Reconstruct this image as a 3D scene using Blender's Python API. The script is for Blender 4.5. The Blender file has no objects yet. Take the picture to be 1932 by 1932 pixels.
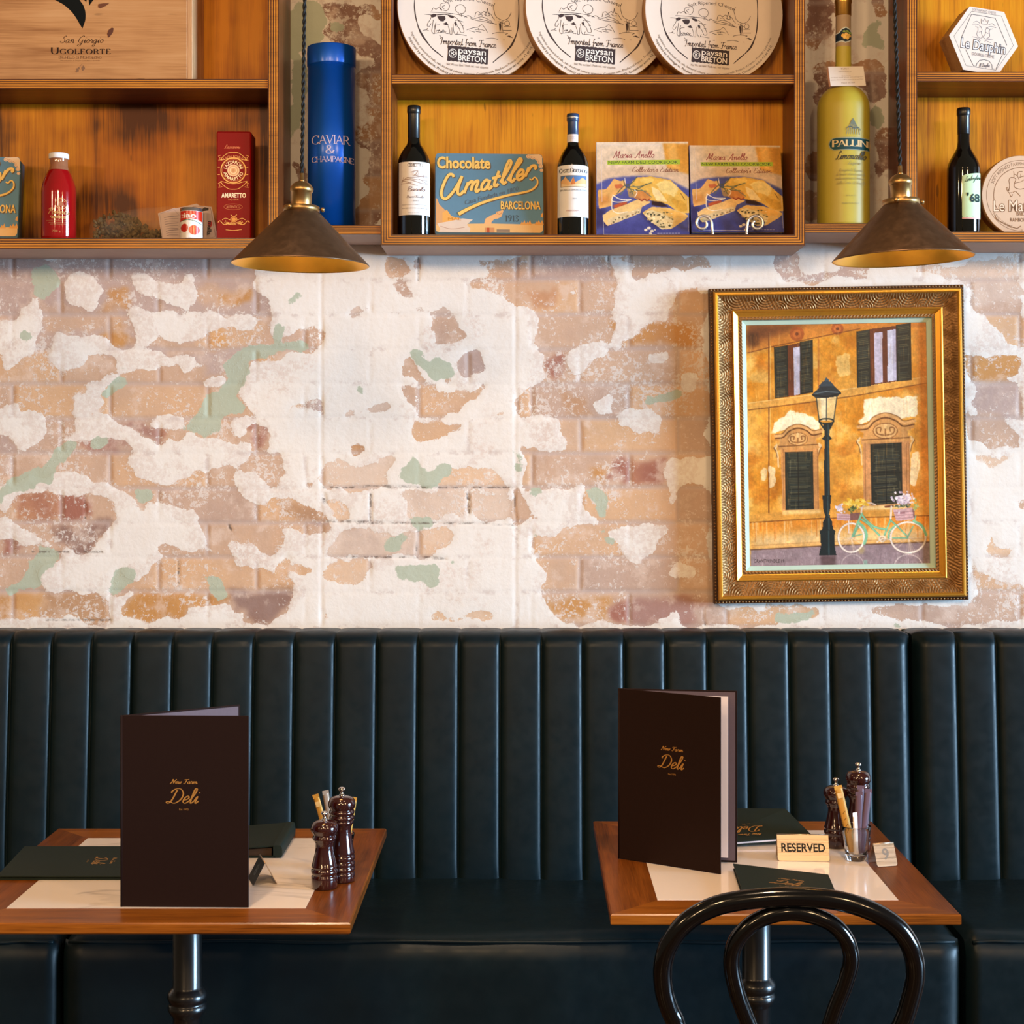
import bpy, math, random
import numpy as np
from mathutils import Vector, Matrix, Euler

scene = bpy.context.scene
COL = scene.collection
R = math.radians
random.seed(7)
rng = np.random.default_rng(11)

# ---------------------------------------------------------------- camera, sky, lights, exposure
F, CX, CY, EYE = 3000.0, 993.0, 870.0, 1.53        # focal length in pixels, principal point, eye height
cam_d = bpy.data.cameras.new('camera')
cam_d.sensor_width = 36.0
cam_d.sensor_fit = 'HORIZONTAL'
cam_d.lens = F / 1932.0 * 36.0
cam_d.shift_x = (966.0 - CX) / 1932.0
cam_d.shift_y = (CY - 966.0) / 1932.0
cam_d.clip_start = 0.05
cam = bpy.data.objects.new('camera', cam_d)
cam.location = (0, 0, EYE)
cam.rotation_euler = (R(90), 0, 0)
COL.objects.link(cam)
scene.camera = cam

vs = scene.view_settings
vs.view_transform = 'Standard'
vs.look = 'None'
vs.gamma = 1.0
vs.use_curve_mapping = False
vs.exposure = 0.56

world = bpy.data.worlds.new('room_light')
scene.world = world
world.use_nodes = True
world.node_tree.nodes['Background'].inputs[0].default_value = (1.0, 0.74, 0.50, 1)
world.node_tree.nodes['Background'].inputs[1].default_value = 0.12


def area(name, loc, aim, sx, sy, col, power):
    l = bpy.data.lights.new(name, 'AREA')
    l.shape = 'RECTANGLE'
    l.size, l.size_y = sx, sy
    l.color = col
    l.energy = power
    o = bpy.data.objects.new(name, l)
    o.location = loc
    o.rotation_euler = (Vector(aim) - Vector(loc)).to_track_quat('-Z', 'Y').to_euler()
    COL.objects.link(o)
    return o


area("window_daylight", (14.0, -0.8, 2.1), (0, 3.8, 1.4), 4.6, 4.0, (0.46, 0.72, 1.0), 3500)
for x in (-0.65, 0.47):  # added fill spots to brighten the tabletops, no fitting seen there
    l = bpy.data.lights.new('table_fill_spot', 'SPOT')
    l.energy, l.color, l.shadow_soft_size, l.spot_size, l.spot_blend = 58, (1.0, 0.70, 0.44), 0.06, R(52), 0.7
    o = bpy.data.objects.new('table_fill_spot', l)
    o.location = (x, 1.95, 3.0)
    o.rotation_euler = (Vector((x, 2.95, 0.75)) - Vector(o.location)).to_track_quat('-Z', 'Y').to_euler()
    COL.objects.link(o)
for i, (x, y) in enumerate(((-3.0, .2), (-1.6, -1.4), (-.4, .3), (.7, -1.6), (1.9, .1), (3.0, -1.2), (-2.4, -2.6))):
    l = bpy.data.lights.new('ceiling_lamp', 'POINT')
    l.energy, l.color, l.shadow_soft_size = 66, (1.0, 0.65, 0.34), 0.16
    o = bpy.data.objects.new('ceiling_lamp', l)
    o.location = (x, y, 2.72)
    COL.objects.link(o)

# ---------------------------------------------------------------- helpers


def lin(c):
    c = c / 255.0
    return c / 12.92 if c <= 0.04045 else ((c + 0.055) / 1.055) ** 2.4


def S(r, g, b):
    return (lin(r), lin(g), lin(b), 1.0)


def lin_a(a):
    a = np.clip(np.asarray(a, float) / 255.0, 0, 1)
    return np.where(a <= 0.04045, a / 12.92, ((a + 0.055) / 1.055) ** 2.4)


def U(px, py, Y):
    return Vector(((px - CX) * Y / F, Y, EYE - (py - CY) * Y / F))


class NT:
    def __init__(s, name):
        s.m = bpy.data.materials.new(name)
        s.m.use_nodes = True
        s.t = s.m.node_tree
        s.b = s.t.nodes['Principled BSDF']

    def n(s, typ, **kw):
        nd = s.t.nodes.new(typ)
        for k, v in kw.items():
            if k.startswith('i_'):
                nd.inputs[k[2:].replace('_', ' ')].default_value = v
            else:
                setattr(nd, k, v)
        return nd

    def l(s, a, b):
        s.t.links.new(a, b)

    def math(s, op, a, b=None, clamp=False):
        nd = s.t.nodes.new('ShaderNodeMath')
        nd.operation = op
        nd.use_clamp = clamp
        for i, x in enumerate((a, b)):
            if x is None:
                continue
            if isinstance(x, (int, float)):
                nd.inputs[i].default_value = x
            else:
                s.l(x, nd.inputs[i])
        return nd.outputs[0]

    def mix(s, f, a, b, bt='MIX'):
        nd = s.t.nodes.new('ShaderNodeMix')
        nd.data_type = 'RGBA'
        nd.blend_type = bt
        for i, x in ((0, f), (6, a), (7, b)):
            if isinstance(x, (int, float, tuple)):
                nd.inputs[i].default_value = x
            else:
                s.l(x, nd.inputs[i])
        return nd.outputs[2]

    def ramp(s, f, a, b, lo=0.0, hi=1.0):
        nd = s.t.nodes.new('ShaderNodeMapRange')
        nd.interpolation_type = 'SMOOTHSTEP'
        nd.clamp = True
        s.l(f, nd.inputs[0])
        for i, x in enumerate((a, b, lo, hi)):
            nd.inputs[i + 1].default_value = x
        return nd.outputs[0]

    def noise(s, scale, detail=4, rough=0.5, vec=None, dist=0.0, stretch=None):
        nd = s.n('ShaderNodeTexNoise')
        nd.inputs['Scale'].default_value = scale
        nd.inputs['Detail'].default_value = detail
        nd.inputs['Roughness'].default_value = rough
        nd.inputs['Distortion'].default_value = dist
        if vec is None:
            vec = s.coord()
        if stretch:
            mp = s.n('ShaderNodeMapping')
            mp.inputs['Scale'].default_value = stretch
            s.l(vec, mp.inputs[0])
            vec = mp.outputs[0]
        s.l(vec, nd.inputs['Vector'])
        return nd.outputs['Fac']

    def coord(s, kind='Object'):
        if not hasattr(s, '_tc'):
            s._tc = s.n('ShaderNodeTexCoord')
        return s._tc.outputs[kind]

    def attr(s, name):
        return s.n('ShaderNodeAttribute', attribute_name=name)

    def bump(s, h, strength, dist=0.001, chain=None):
        nd = s.n('ShaderNodeBump')
        nd.inputs['Strength'].default_value = strength
        nd.inputs['Distance'].default_value = dist
        s.l(h, nd.inputs['Height'])
        if chain is not None:
            s.l(chain, nd.inputs['Normal'])
        s.l(nd.outputs[0], s.b.inputs['Normal'])
        return nd.outputs[0]


def P(name, c, rough=0.5, metal=0.0, var=0.12, scale=40.0, bump=0.0, bscale=200.0, coat=0.0, crough=0.05,
      spec=0.5, trans=0.0, ior=1.45, stretch=None, rvar=0.0, sheen=0.0, aniso=0.0, alpha=1.0):
    t = NT(name)
    b = t.b
    b.inputs['Roughness'].default_value = rough
    b.inputs['Metallic'].default_value = metal
    b.inputs['Coat Weight'].default_value = coat
    b.inputs['Coat Roughness'].default_value = crough
    b.inputs['Specular IOR Level'].default_value = spec
    b.inputs['Transmission Weight'].default_value = trans
    b.inputs['IOR'].default_value = ior
    b.inputs['Sheen Weight'].default_value = sheen
    b.inputs['Anisotropic'].default_value = aniso
    b.inputs['Alpha'].default_value = alpha
    base = S(*c)
    n = t.noise(scale, 5, 0.6, stretch=stretch)
    lo = tuple(x * (1 - var) for x in base[:3]) + (1,)
    hi = tuple(min(1, x * (1 + var)) for x in base[:3]) + (1,)
    t.l(t.mix(n, lo, hi), b.inputs['Base Color'])
    if rvar:
        t.l(t.ramp(n, 0.3, 0.7, max(0.02, rough - rvar), rough + rvar), b.inputs['Roughness'])
    if bump:
        t.bump(t.noise(bscale, 3, 0.6), bump)
    return t.m


def WOOD(name, cols, grain, rough=0.35, coat=0.3, scale=6.0, streak=0.5, blotch=0.4, spots=0.0):
    """cols dark, mid, light; grain axis 0/1/2 in object space"""
    t = NT(name)
    st = [14.0, 14.0, 14.0]
    st[grain] = 1.0
    st2 = [60.0, 60.0, 60.0]
    st2[grain] = 1.6
    n1 = t.noise(scale * 0.35, 4, 0.55, stretch=tuple(st), dist=0.6)
    n2 = t.noise(scale, 3, 0.6, stretch=tuple(st2))
    n3 = t.noise(5.0, 3, 0.5)
    f = t.math('ADD', t.math('MULTIPLY', n1, 1 - streak), t.math('MULTIPLY', n2, streak))
    f = t.math('ADD', f, t.math('MULTIPLY', t.math('SUBTRACT', n3, 0.5), blotch))
    cr = t.n('ShaderNodeValToRGB')
    e = cr.color_ramp.elements
    e[0].position, e[1].position = 0.3, 0.72
    e[0].color, e[1].color = S(*cols[0]), S(*cols[2])
    m = cr.color_ramp.elements.new(0.5)
    m.color = S(*cols[1])
    t.l(f, cr.inputs[0])
    out = cr.outputs[0]
    if spots:
        st3 = [55.0, 55.0, 55.0]
        st3[grain] = 12.0
        n4 = t.noise(1.0, 2, 0.5, stretch=tuple(st3))
        out = t.mix(t.ramp(n4, 0.7, 0.76, 0, spots), out, S(*[c * 0.5 for c in cols[0]]))
    t.l(out, t.b.inputs['Base Color'])
    t.b.inputs['Roughness'].default_value = rough
    t.b.inputs['Coat Weight'].default_value = coat
    t.b.inputs['Coat Roughness'].default_value = 0.15
    t.b.inputs['Specular IOR Level'].default_value = .3
    t.bump(n2, 0.08)
    return t.m


class M:
    """collects shapes into one mesh"""

    def __init__(s):
        s.v, s.f, s.mi, s.sm = [], [], [], []

    def add(s, vs_, fs, mat=0, smooth=False):
        o = len(s.v)
        s.v += [tuple(p) for p in vs_]
        s.f += [tuple(i + o for i in f) for f in fs]
        s.mi += [mat] * len(fs)
        s.sm += [smooth] * len(fs)
        return s

    def box(s, x0, x1, y0, y1, z0, z1, bev=0.0, mat=0, rot=None, piv=None):
        b = min(bev, (x1 - x0) * .49, (y1 - y0) * .49, (z1 - z0) * .49)
        X, Y, Z = (x0, x1), (y0, y1), (z0, z1)
        vs_, idx = [], {}
        for i in (0, 1):
            for j in (0, 1):
                for k in (0, 1):
                    sx, sy, sz = (1, -1)[i], (1, -1)[j], (1, -1)[k]
                    for a in range(3):
                        d = [b, b, b]
                        d[a] = 0
                        if b == 0 and a:
                            idx[i, j, k, a] = idx[i, j, k, 0]
                            continue
                        idx[i, j, k, a] = len(vs_)
                        vs_.append([X[i] + sx * d[0], Y[j] + sy * d[1], Z[k] + sz * d[2]])
        fs = []

        def quad(keys):
            fs.append([idx[k] for k in keys])
        for a in range(3):
            for sgn in (0, 1):
                o1, o2 = (a + 1) % 3, (a + 2) % 3
                ks = []
                for p, q in ((0, 0), (1, 0), (1, 1), (0, 1)):
                    c = [0, 0, 0]
                    c[a], c[o1], c[o2] = sgn, p, q
                    ks.append(tuple(c) + (a,))
                if sgn == 0:
                    ks.reverse()
                quad(ks)
        if b:
            for a in range(3):
                o1, o2 = (a + 1) % 3, (a + 2) % 3
                for p in (0, 1):
                    for q in (0, 1):
                        c0, c1 = [0] * 3, [0] * 3
                        c0[o1], c0[o2] = p, q
                        c1[o1], c1[o2] = p, q
                        c1[a] = 1
                        k = [tuple(c0) + (o1,), tuple(c1) + (o1,), tuple(c1) + (o2,), tuple(c0) + (o2,)]
                        if p == q:
                            k.reverse()
                        quad(k)
            for i in (0, 1):
                for j in (0, 1):
                    for k in (0, 1):
                        t = [idx[i, j, k, 0], idx[i, j, k, 1], idx[i, j, k, 2]]
                        if (i + j + k) % 2 == 0:
                            t.reverse()
                        fs.append(t)
        if rot is not None:
            pv = Vector(piv) if piv is not None else Vector(((x0 + x1) / 2, (y0 + y1) / 2, (z0 + z1) / 2))
            vs_ = [rot @ (Vector(p) - pv) + pv for p in vs_]
        return s.add(vs_, fs, mat)

    def lathe(s, prof, n=40, c=(0, 0, 0), mat=0, smooth=True, cap0=True, cap1=True, tr=None):
        vs_, fs = [], []
        for r, z in prof:
            for i in range(n):
                a = 2 * math.pi * i / n
                vs_.append(Vector((r * math.cos(a), r * math.sin(a), z)))
        for j in range(len(prof) - 1):
            for i in range(n):
                k = (i + 1) % n
                fs.append((j * n + i, j * n + k, (j + 1) * n + k, (j + 1) * n + i))
        caps = []
        if cap0 and prof[0][0] > 1e-6:
            caps.append(tuple(reversed(range(n))))
        if cap1 and prof[-1][0] > 1e-6:
            caps.append(tuple(range((len(prof) - 1) * n, len(prof) * n)))
        c = Vector(c)
        vs_ = [(tr @ p if tr is not None else p) + c for p in vs_]
        o = len(s.v)
        s.add(vs_, fs, mat, smooth)
        for cf in caps:
            s.f.append(tuple(i + o for i in cf))
            s.mi.append(mat)
            s.sm.append(False)
        return s

    def tube(s, pts, r, n=12, closed=False, mat=0, caps=True):
        pts = [Vector(p) for p in pts]
        m = len(pts)
        rs = r if isinstance(r, (list, tuple)) else [r] * m
        vs_, fs = [], []
        up = None
        for i, p in enumerate(pts):
            a = pts[(i - 1) % m] if (closed or i > 0) else p
            b = pts[(i + 1) % m] if (closed or i < m - 1) else p
            d = (b - a).normalized()
            if up is None:
                up = d.orthogonal().normalized()
            up = (up - d * up.dot(d)).normalized()
            w = d.cross(up)
            for k in range(n):
                t = 2 * math.pi * k / n
                vs_.append(p + (up * math.cos(t) + w * math.sin(t)) * rs[i])
        for i in range(m if closed else m - 1):
            j = (i + 1) % m
            for k in range(n):
                q = (k + 1) % n
                fs.append((i * n + k, i * n + q, j * n + q, j * n + k))
        s.add(vs_, fs, mat, True)
        if caps and not closed:
            o = len(s.v) - len(vs_)
            for cf in (tuple(reversed(range(n))), tuple(range((m - 1) * n, m * n))):
                s.f.append(tuple(i + o for i in cf))
                s.mi.append(mat)
                s.sm.append(False)
        return s

    def prism(s, pts, y0, y1, mat=0, axis='y', matside=None, smooth=False):
        """polygon in (x,z) pulled along y"""
        n = len(pts)
        ar = sum(pts[i][0] * pts[(i + 1) % n][1] - pts[(i + 1) % n][0] * pts[i][1] for i in range(n))
        if ar < 0:
            pts = pts[::-1]
        A = [(p[0], y0, p[1]) for p in pts]
        B = [(p[0], y1, p[1]) for p in pts]
        if axis == 'z':
            A = [(p[0], p[1], y0) for p in pts]
            B = [(p[0], p[1], y1) for p in pts]
        f1 = [tuple(range(n))]
        f2 = [tuple(reversed(range(n, 2 * n)))]
        sd = [(i, i + n, (i + 1) % n + n, (i + 1) % n) for i in range(n)]
        if axis == 'z':
            f1 = [tuple(reversed(f1[0]))]
            f2 = [tuple(reversed(f2[0]))]
            sd = [tuple(reversed(q)) for q in sd]
        o = len(s.v)
        s.add(A + B, f1 + f2, mat)
        s.f += [tuple(i + o for i in q) for q in sd]
        s.mi += [mat if matside is None else matside] * n
        s.sm += [smooth] * n
        return s

    def grid(s, P_, mat=0, smooth=True, closed_u=False):
        """P_ [nv][nu] points"""
        nv, nu = len(P_), len(P_[0])
        vs_ = [p for row in P_ for p in row]
        fs = []
        for j in range(nv - 1):
            for i in range(nu if closed_u else nu - 1):
                k = (i + 1) % nu
                fs.append((j * nu + i, j * nu + k, (j + 1) * nu + k, (j + 1) * nu + i))
        return s.add(vs_, fs, mat, smooth)

    def xf(s, mtx, start=0):
        s.v = s.v[:start] + [tuple(mtx @ Vector(p)) for p in s.v[start:]]
        return s

    def build(s, name, mats, parent=None, loc=None, rot=None):
        me = bpy.data.meshes.new(name)
        me.from_pydata(s.v, [], s.f)
        me.polygons.foreach_set('material_index', s.mi)
        me.polygons.foreach_set('use_smooth', s.sm)
        for m in (mats if isinstance(mats, (list, tuple)) else [mats]):
            me.materials.append(m)
        me.update()
        return put(name, me, parent, loc, rot)


def put(name, me, parent=None, loc=None, rot=None):
    o = bpy.data.objects.new(name, me)
    COL.objects.link(o)
    if parent is not None:
        o.parent = parent
    if loc is not None:
        o.location = loc
    if rot is not None:
        o.rotation_euler = rot
    return o


def tag(o, label=None, cat=None, group=None, kind=None):
    for k, v in (('label', label), ('category', cat), ('group', group), ('kind', kind)):
        if v:
            o[k] = v
    return o


def thing(name, label, cat, loc=(0, 0, 0), rot=(0, 0, 0), group=None):
    o = bpy.data.objects.new(name, None)
    o.empty_display_size = 0.05
    COL.objects.link(o)
    o.location = loc
    o.rotation_euler = rot
    return tag(o, label, cat, group)


def dup(root, loc, rot, label, group=None):
    r = root.copy()
    COL.objects.link(r)
    r.location = loc
    r.rotation_euler = rot
    r['label'] = label
    if group:
        r['group'] = group
    for ch in list(root.children):
        c = ch.copy()
        COL.objects.link(c)
        c.parent = r
        for g in ch.children:
            d = g.copy()
            COL.objects.link(d)
            d.parent = c
    return r


def catmull(pts, k=8, closed=False):
    pts = [np.array(p, float) for p in pts]
    n = len(pts)
    if n < 3:
        return pts
    out = []
    rngi = range(n if closed else n - 1)
    for i in rngi:
        p1, p2 = pts[i], pts[(i + 1) % n]
        p0 = pts[(i - 1) % n] if (closed or i > 0) else 2 * p1 - p2
        p3 = pts[(i + 2) % n] if (closed or i < n - 2) else 2 * p2 - p1
        for j in range(k):
            t = j / k
            out.append(0.5 * (2 * p1 + (p2 - p0) * t + (2 * p0 - 5 * p1 + 4 * p2 - p3) * t * t + (3 * p1 - p0 - 3 * p2 + p3) * t ** 3))
    if not closed:
        out.append(pts[-1])
    return out


# numpy noise and raster tools
def vnoise(h, w, cell, ch=1):
    gh, gw = int(h / cell) + 3, int(w / cell) + 3
    g = rng.random((gh, gw))
    y, x = np.arange(h) / cell, np.arange(w) / cell
    yi, xi = y.astype(int), x.astype(int)
    fy, fx = y - yi, x - xi
    fy, fx = (fy * fy * (3 - 2 * fy))[:, None], (fx * fx * (3 - 2 * fx))[None, :]
    a, b = g[yi][:, xi], g[yi][:, xi + 1]
    c, d = g[yi + 1][:, xi], g[yi + 1][:, xi + 1]
    return (a * (1 - fx) + b * fx) * (1 - fy) + (c * (1 - fx) + d * fx) * fy


def fbm(h, w, cell, oct_=4, p=0.55):
    o, a, t = 0, 1.0, 0
    for i in range(oct_):
        o = o + a * vnoise(h, w, max(1.0, cell / 2 ** i))
        t += a
        a *= p
    return o / t


def blur(a, r):
    r = int(r)
    if r < 1:
        return a
    for ax in (0, 1):
        pad = [(0, 0)] * a.ndim
        pad[ax] = (r + 1, r)
        c = np.cumsum(np.pad(a, pad, mode='edge'), axis=ax)
        n = a.shape[ax]
        hi = np.take(c, np.arange(2 * r + 1, 2 * r + 1 + n), axis=ax)
        lo = np.take(c, np.arange(0, n), axis=ax)
        a = (hi - lo) / (2 * r + 1)
    return a


def poly_mask(h, w, pts):
    """even-odd mask and its slice"""
    P_ = np.asarray(pts, float)
    x0, x1 = max(0, int(P_[:, 0].min()) - 1), min(w, int(P_[:, 0].max()) + 2)
    y0, y1 = max(0, int(P_[:, 1].min()) - 1), min(h, int(P_[:, 1].max()) + 2)
    if x1 <= x0 or y1 <= y0:
        return None
    X, Y = np.meshgrid(np.arange(x0, x1) + .01, np.arange(y0, y1) + .013)
    ins = np.zeros(X.shape, bool)
    for i in range(len(P_)):
        (ax, ay), (bx, by) = P_[i], P_[(i + 1) % len(P_)]
        if ay == by:
            continue
        c = ((ay > Y) != (by > Y)) & (X < (bx - ax) * (Y - ay) / (by - ay) + ax)
        ins ^= c
    return (slice(y0, y1), slice(x0, x1)), ins


class Cv:
    """a small painter's canvas; colours in 0-255"""

    def __init__(s, w, h, bg, T=None):
        s.w, s.h = w, h
        s.a = np.zeros((h, w, 3)) + np.array(bg, float)
        s.T = T or (lambda x, y: (x, y))

    def tp(s, pts):
        return [s.T(*p) for p in pts]

    def put(s, sl, m, col, a):
        m = (m * a)[..., None]
        col = np.array(col, float)
        if col.ndim == 3:
            col = col[sl]
        s.a[sl] = s.a[sl] * (1 - m) + col * m

    def poly(s, pts, col, a=1.0, soft=0, rag=0.0):
        r = poly_mask(s.h, s.w, s.tp(pts))
        if r is None:
            return
        if soft or rag:
            m = np.zeros((s.h, s.w))
            m[r[0]] = r[1]
            m = blur(blur(m, max(1, soft)), max(1, soft))
            if rag:
                m = np.clip((m + rag * (fbm(s.h, s.w, 9, 3) - .5) - .5) * 5 + .5, 0, 1) * (m > .03)
            s.put((slice(0, s.h), slice(0, s.w)), m, col, a)
        else:
            s.put(r[0], r[1].astype(float), col, a)

    def line(s, pts, wid, col, a=1.0, smooth=False):
        q = s.tp(pts)
        if smooth:
            q = catmull(q, 8)
        for i in range(len(q) - 1):
            (ax, ay), (bx, by) = q[i], q[i + 1]
            m = wid + 2
            x0, x1 = max(0, int(min(ax, bx) - m)), min(s.w, int(max(ax, bx) + m + 1))
            y0, y1 = max(0, int(min(ay, by) - m)), min(s.h, int(max(ay, by) + m + 1))
            if x1 <= x0 or y1 <= y0:
                continue
            X, Y = np.meshgrid(np.arange(x0, x1), np.arange(y0, y1))
            dx, dy = bx - ax, by - ay
            L = dx * dx + dy * dy + 1e-9
            t = np.clip(((X - ax) * dx + (Y - ay) * dy) / L, 0, 1)
            d = np.hypot(X - ax - t * dx, Y - ay - t * dy)
            s.put((slice(y0, y1), slice(x0, x1)), np.clip(wid / 2 + .5 - d, 0, 1), col, a)

    def ell(s, x, y, rx, ry, col, a=1.0, n=20):
        s.poly([(x + rx * math.cos(t * 2 * math.pi / n), y + ry * math.sin(t * 2 * math.pi / n)) for t in range(n)], col, a)

    def mottle(s, cell, amp, sl=None):
        n = (fbm(s.h, s.w, cell, 4) - .5)[..., None] * 2 * amp
        s.a = np.clip(s.a * (1 + n), 0, 255)

# ---------------------------------------------------------------- lettering
SCRIPT = {
 'a': (11, "8,8 5,10 1,6 1,1.5 4,0 7,5 8,9.5 7.5,3 8.5,0 11,3"), 'b': (9, "0,3 4,12 5,19 3,20 2,14 2,3 4,0 7,3 7,8 5,9.5 3,8"),
 'c': (8, "6.5,8 5,10 1.5,7 1,2 4,0 8,3"), 'd': (11, "8,8 5,10 1,6 1,1.5 4,0 7,5 9,20;7.2,6 7.5,2 8.5,0 11,3"),
 'e': (8, "1,4 5,5.5 6.5,8 4.5,10 1.5,7 1,2 4,0 8,3"), 'f': (7, "8,18 6,20 4,16 2,-6 0,-9 -2,-7;0,9 7,10"),
 'g': (11, "8,8 5,10 1,6 1,1.5 4,0 7,5 8,9.5 7,-5 4,-10 1,-8 4,-3 11,3"), 'h': (11, "0,3 5,14 6,19 4,20 3,14 2,0;2.3,4 5,9 7.5,9 7.5,3 8.5,0 11,3"),
 'i': (5.5, "0,3 2.5,9.5 2,2 3,0 5.5,3;3.3,14 3.9,14.8"), 'l': (6, "0,3 4,12 5,19 3,20 2,14 2,3 3,0 6,3"),
 'k': (9, "0,3 5,14 6,19 4,20 2,0;2,4 7,10;4,6 7,0 9,3"),
 'm': (16, "0,6 2,9.5 2,0;2,3 5,9 7,9 7,0;7,3 10,9 12,9 12,3 13,0 16,3"), 'n': (11, "0,6 2,9.5 2,0;2,3 5,9 7.5,9 7.5,3 8.5,0 11,3"),
 'o': (9, "5,10 1.5,8 1,3 4,0 7,3 7,8 5,10 6,7.5 9,7"), 'p': (10, "0,5 3,10 1,-10;2.6,6 5,9.5 8,8 7.5,2 5,0 2.5,2"),
 'q': (10, "8,8 5,10 1,6 1,1.5 4,0 7,5 8,9.5 7,-10"), 'r': (8, "0,5 2.5,10.5 3,8.5 6,8.5 5.5,3 6.5,0 8,3"),
 's': (7, "0,3 4,10.5 5.5,5 4,0.5 1,1;4,.5 7,3"), 't': (6.5, "0,3 4,14 3.5,14 2.2,3 3.2,0 6.5,3;0.5,10 6.5,10.5"),
 'u': (11, "0,5 2,9.5 1.5,2 3.5,0 6.5,4 7.5,9.5 7,2 8.5,0 11,3"), 'v': (9, "0,6 2,9.5 3,0 6,4 7,9.5 9,8.5"),
 'w': (13, "0,5 2,9.5 2,2 3.5,0 6.5,4 7,9.5 7,2 8.5,0 11,4 11.5,9.5 13,8.5"), 'y': (10, "0,5 2,9.5 2,2 4,0 7,5 8,9.5 6,-6 3,-10 1,-7 10,3"),
 'z': (8, "1,9 6,9 1,0 7,1"), "'": (3, "1.5,20 0.5,16"), '.': (3, "1,0 1.3,.4"),
 'A': (16, "-2,1 0,-.5 3,1 11,20 11,3 12,0 14,2;3.5,8 12,8.5"), 'B': (14, "4,20 3,8 2,0;0,16 5,20 11,19 11,13 5,11 11,10 12,3 7,-.5 1,1"),
 'C': (13, "11,17 11,20 7,20 2,12 2,4 6,0 11,3 13,5"), 'D': (17, "6,18 4,6 2,1 -1,0 -2,2 2,2 8,0 14,5 15,13 10,19.5 4,19.5 0,16 1,14"),
 'E': (12, "10,17 8,20 4,18 4,13 8,11 3,10 1,4 4,0 9,1 12,4"), 'F': (13, "0,16 3,19 13,19 15,20.5;8,19 6,6 4,0 1,-.5 0,1.5;4,10 11,10.5"),
 'G': (15, "12,17 11,20 7,19 2,12 2,4 6,1 10,5 11,9 10,-4 6,-9 2,-7 5,-4 13,2"), 'I': (10, "0,15 3,19 9,18 7,17 5,4 3,-1 0,0"),
 'L': (13, "10,16 10,20 7,20 5,13 4,4 1,0 0,2 4,2 9,0 13,3"), 'M': (20, "-1,1 1,0 4,10 6,20 9,3 15,20 15,4 16,0 18,2"),
 'N': (17, "-1,1 1,0 4,10 6,20 11,1 14,14 18,20"), 'P': (13, "5,18 3,5 1,0;-1,15 4,20 11,19 11,12 5,10"),
 'R': (14, "5,18 3,5 1,0;-1,15 4,20 11,19 11,12 5,10 9,4 12,0 14,2"), 'S': (12, "10,17 9,20 5,18 5,13 9,8 8,2 3,0 -1,3 1,5"),
}
SERIF = {
 'A': (16, "1,0 8,20 15,0;4,7 12,7", "1,0 15,0"), 'B': (13, "2,0 2,20;~2,20 8,20 11,17 10,12 7,10.5 2,10.5;~2,10.5 9,10.5 12,6.5 11,2 7,0 2,0", "2,0 2,20"),
 'C': (16, "~15,16 12,19.5 8,20 3,17 1,10 3,3 8,0 12,.5 15,4;15,20 15,15", ""), 'D': (17, "2,0 2,20;~2,20 8,20 13,18 16,12 16,8 13,2 8,0 2,0", "2,0 2,20"),
 'E': (12, "2,0 2,20;2,20 11,20 11,17;2,10.5 8,10.5;2,0 11.5,0 11.5,3", "2,0 2,20"), 'F': (12, "2,0 2,20;2,20 11,20 11,17;2,10.5 8,10.5", "2,0 2,20"),
 'G': (17, "~15,16 12,19.5 8,20 3,17 1,10 3,3 8,0 12,.5 15,2;15,0.5 15,8;12,8 17,8;15,20 15,15", ""), 'H': (17, "2,0 2,20;15,0 15,20;2,10.5 15,10.5", "2,0 2,20 15,0 15,20"),
 'I': (5, "2.5,0 2.5,20", "2.5,0 2.5,20"), 'L': (12, "2,0 2,20;2,0 11,0 11.5,4", "2,0 2,20"), 'M': (20, "2,0 3,20 10,2 17,20 18,0", "2,0 18,0 3,20 17,20"),
 'N': (17, "2,0 2,20 15,0 15,20", "2,0 2,20 15,20"), 'O': (18, "~9,20 4,18 1,12 1,8 4,2 9,0 14,2 17,8 17,12 14,18 9,20", ""),
 'P': (12, "2,0 2,20;~2,20 8,20 11,17 11,13 8,10 2,10", "2,0 2,20"), 'R': (14, "2,0 2,20;~2,20 8,20 11,17 11,13 8,10 2,10;7,10 14,0", "2,0 2,20 14,0"),
 'S': (11, "~9.5,16.5 8,19.5 5,20 2,17.5 2.5,13.5 8,8.5 9.5,4.5 7,.3 4,0 1,3", ""), 'T': (14, "7,0 7,20;1,16 1,20 13,20 13,16", "7,0"),
 'U': (17, "~2,20 2,7 4,1.5 8.5,0 13,1.5 15,7 15,20", "2,20 15,20"), 'V': (16, "1,20 8,0 15,20", "1,20 15,20"), 'Y': (16, "1,20 8,10 15,20;8,10 8,0", "1,20 15,20 8,0"),
 'Z': (13, "1,17 1,20 12,20 1,0 12,0 12,3", ""), '&': (17, "~16,9 13,4 9,.5 4,0 1,4 3,8 8,12 9,17 6,20 3,17 5,12 10,5 16,0", ""),
 '1': (8, "1,17 4.5,20 4.5,0", "4.5,0"), '9': (11, "~9,13 6,10 2,12 2,17 5.5,20 9,17 9,10 6,2 2,0", ""), '3': (10, "~1,17 5,20 8,16 4,11 9,6 5,0 1,3", ""),
}


def parse(spec):
    out = []
    for st in spec.split(';'):
        sm = st.startswith('~')
        out.append((sm, [tuple(map(float, p.split(','))) for p in st.lstrip('~').split()]))
    return out


_tc = {}


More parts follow.
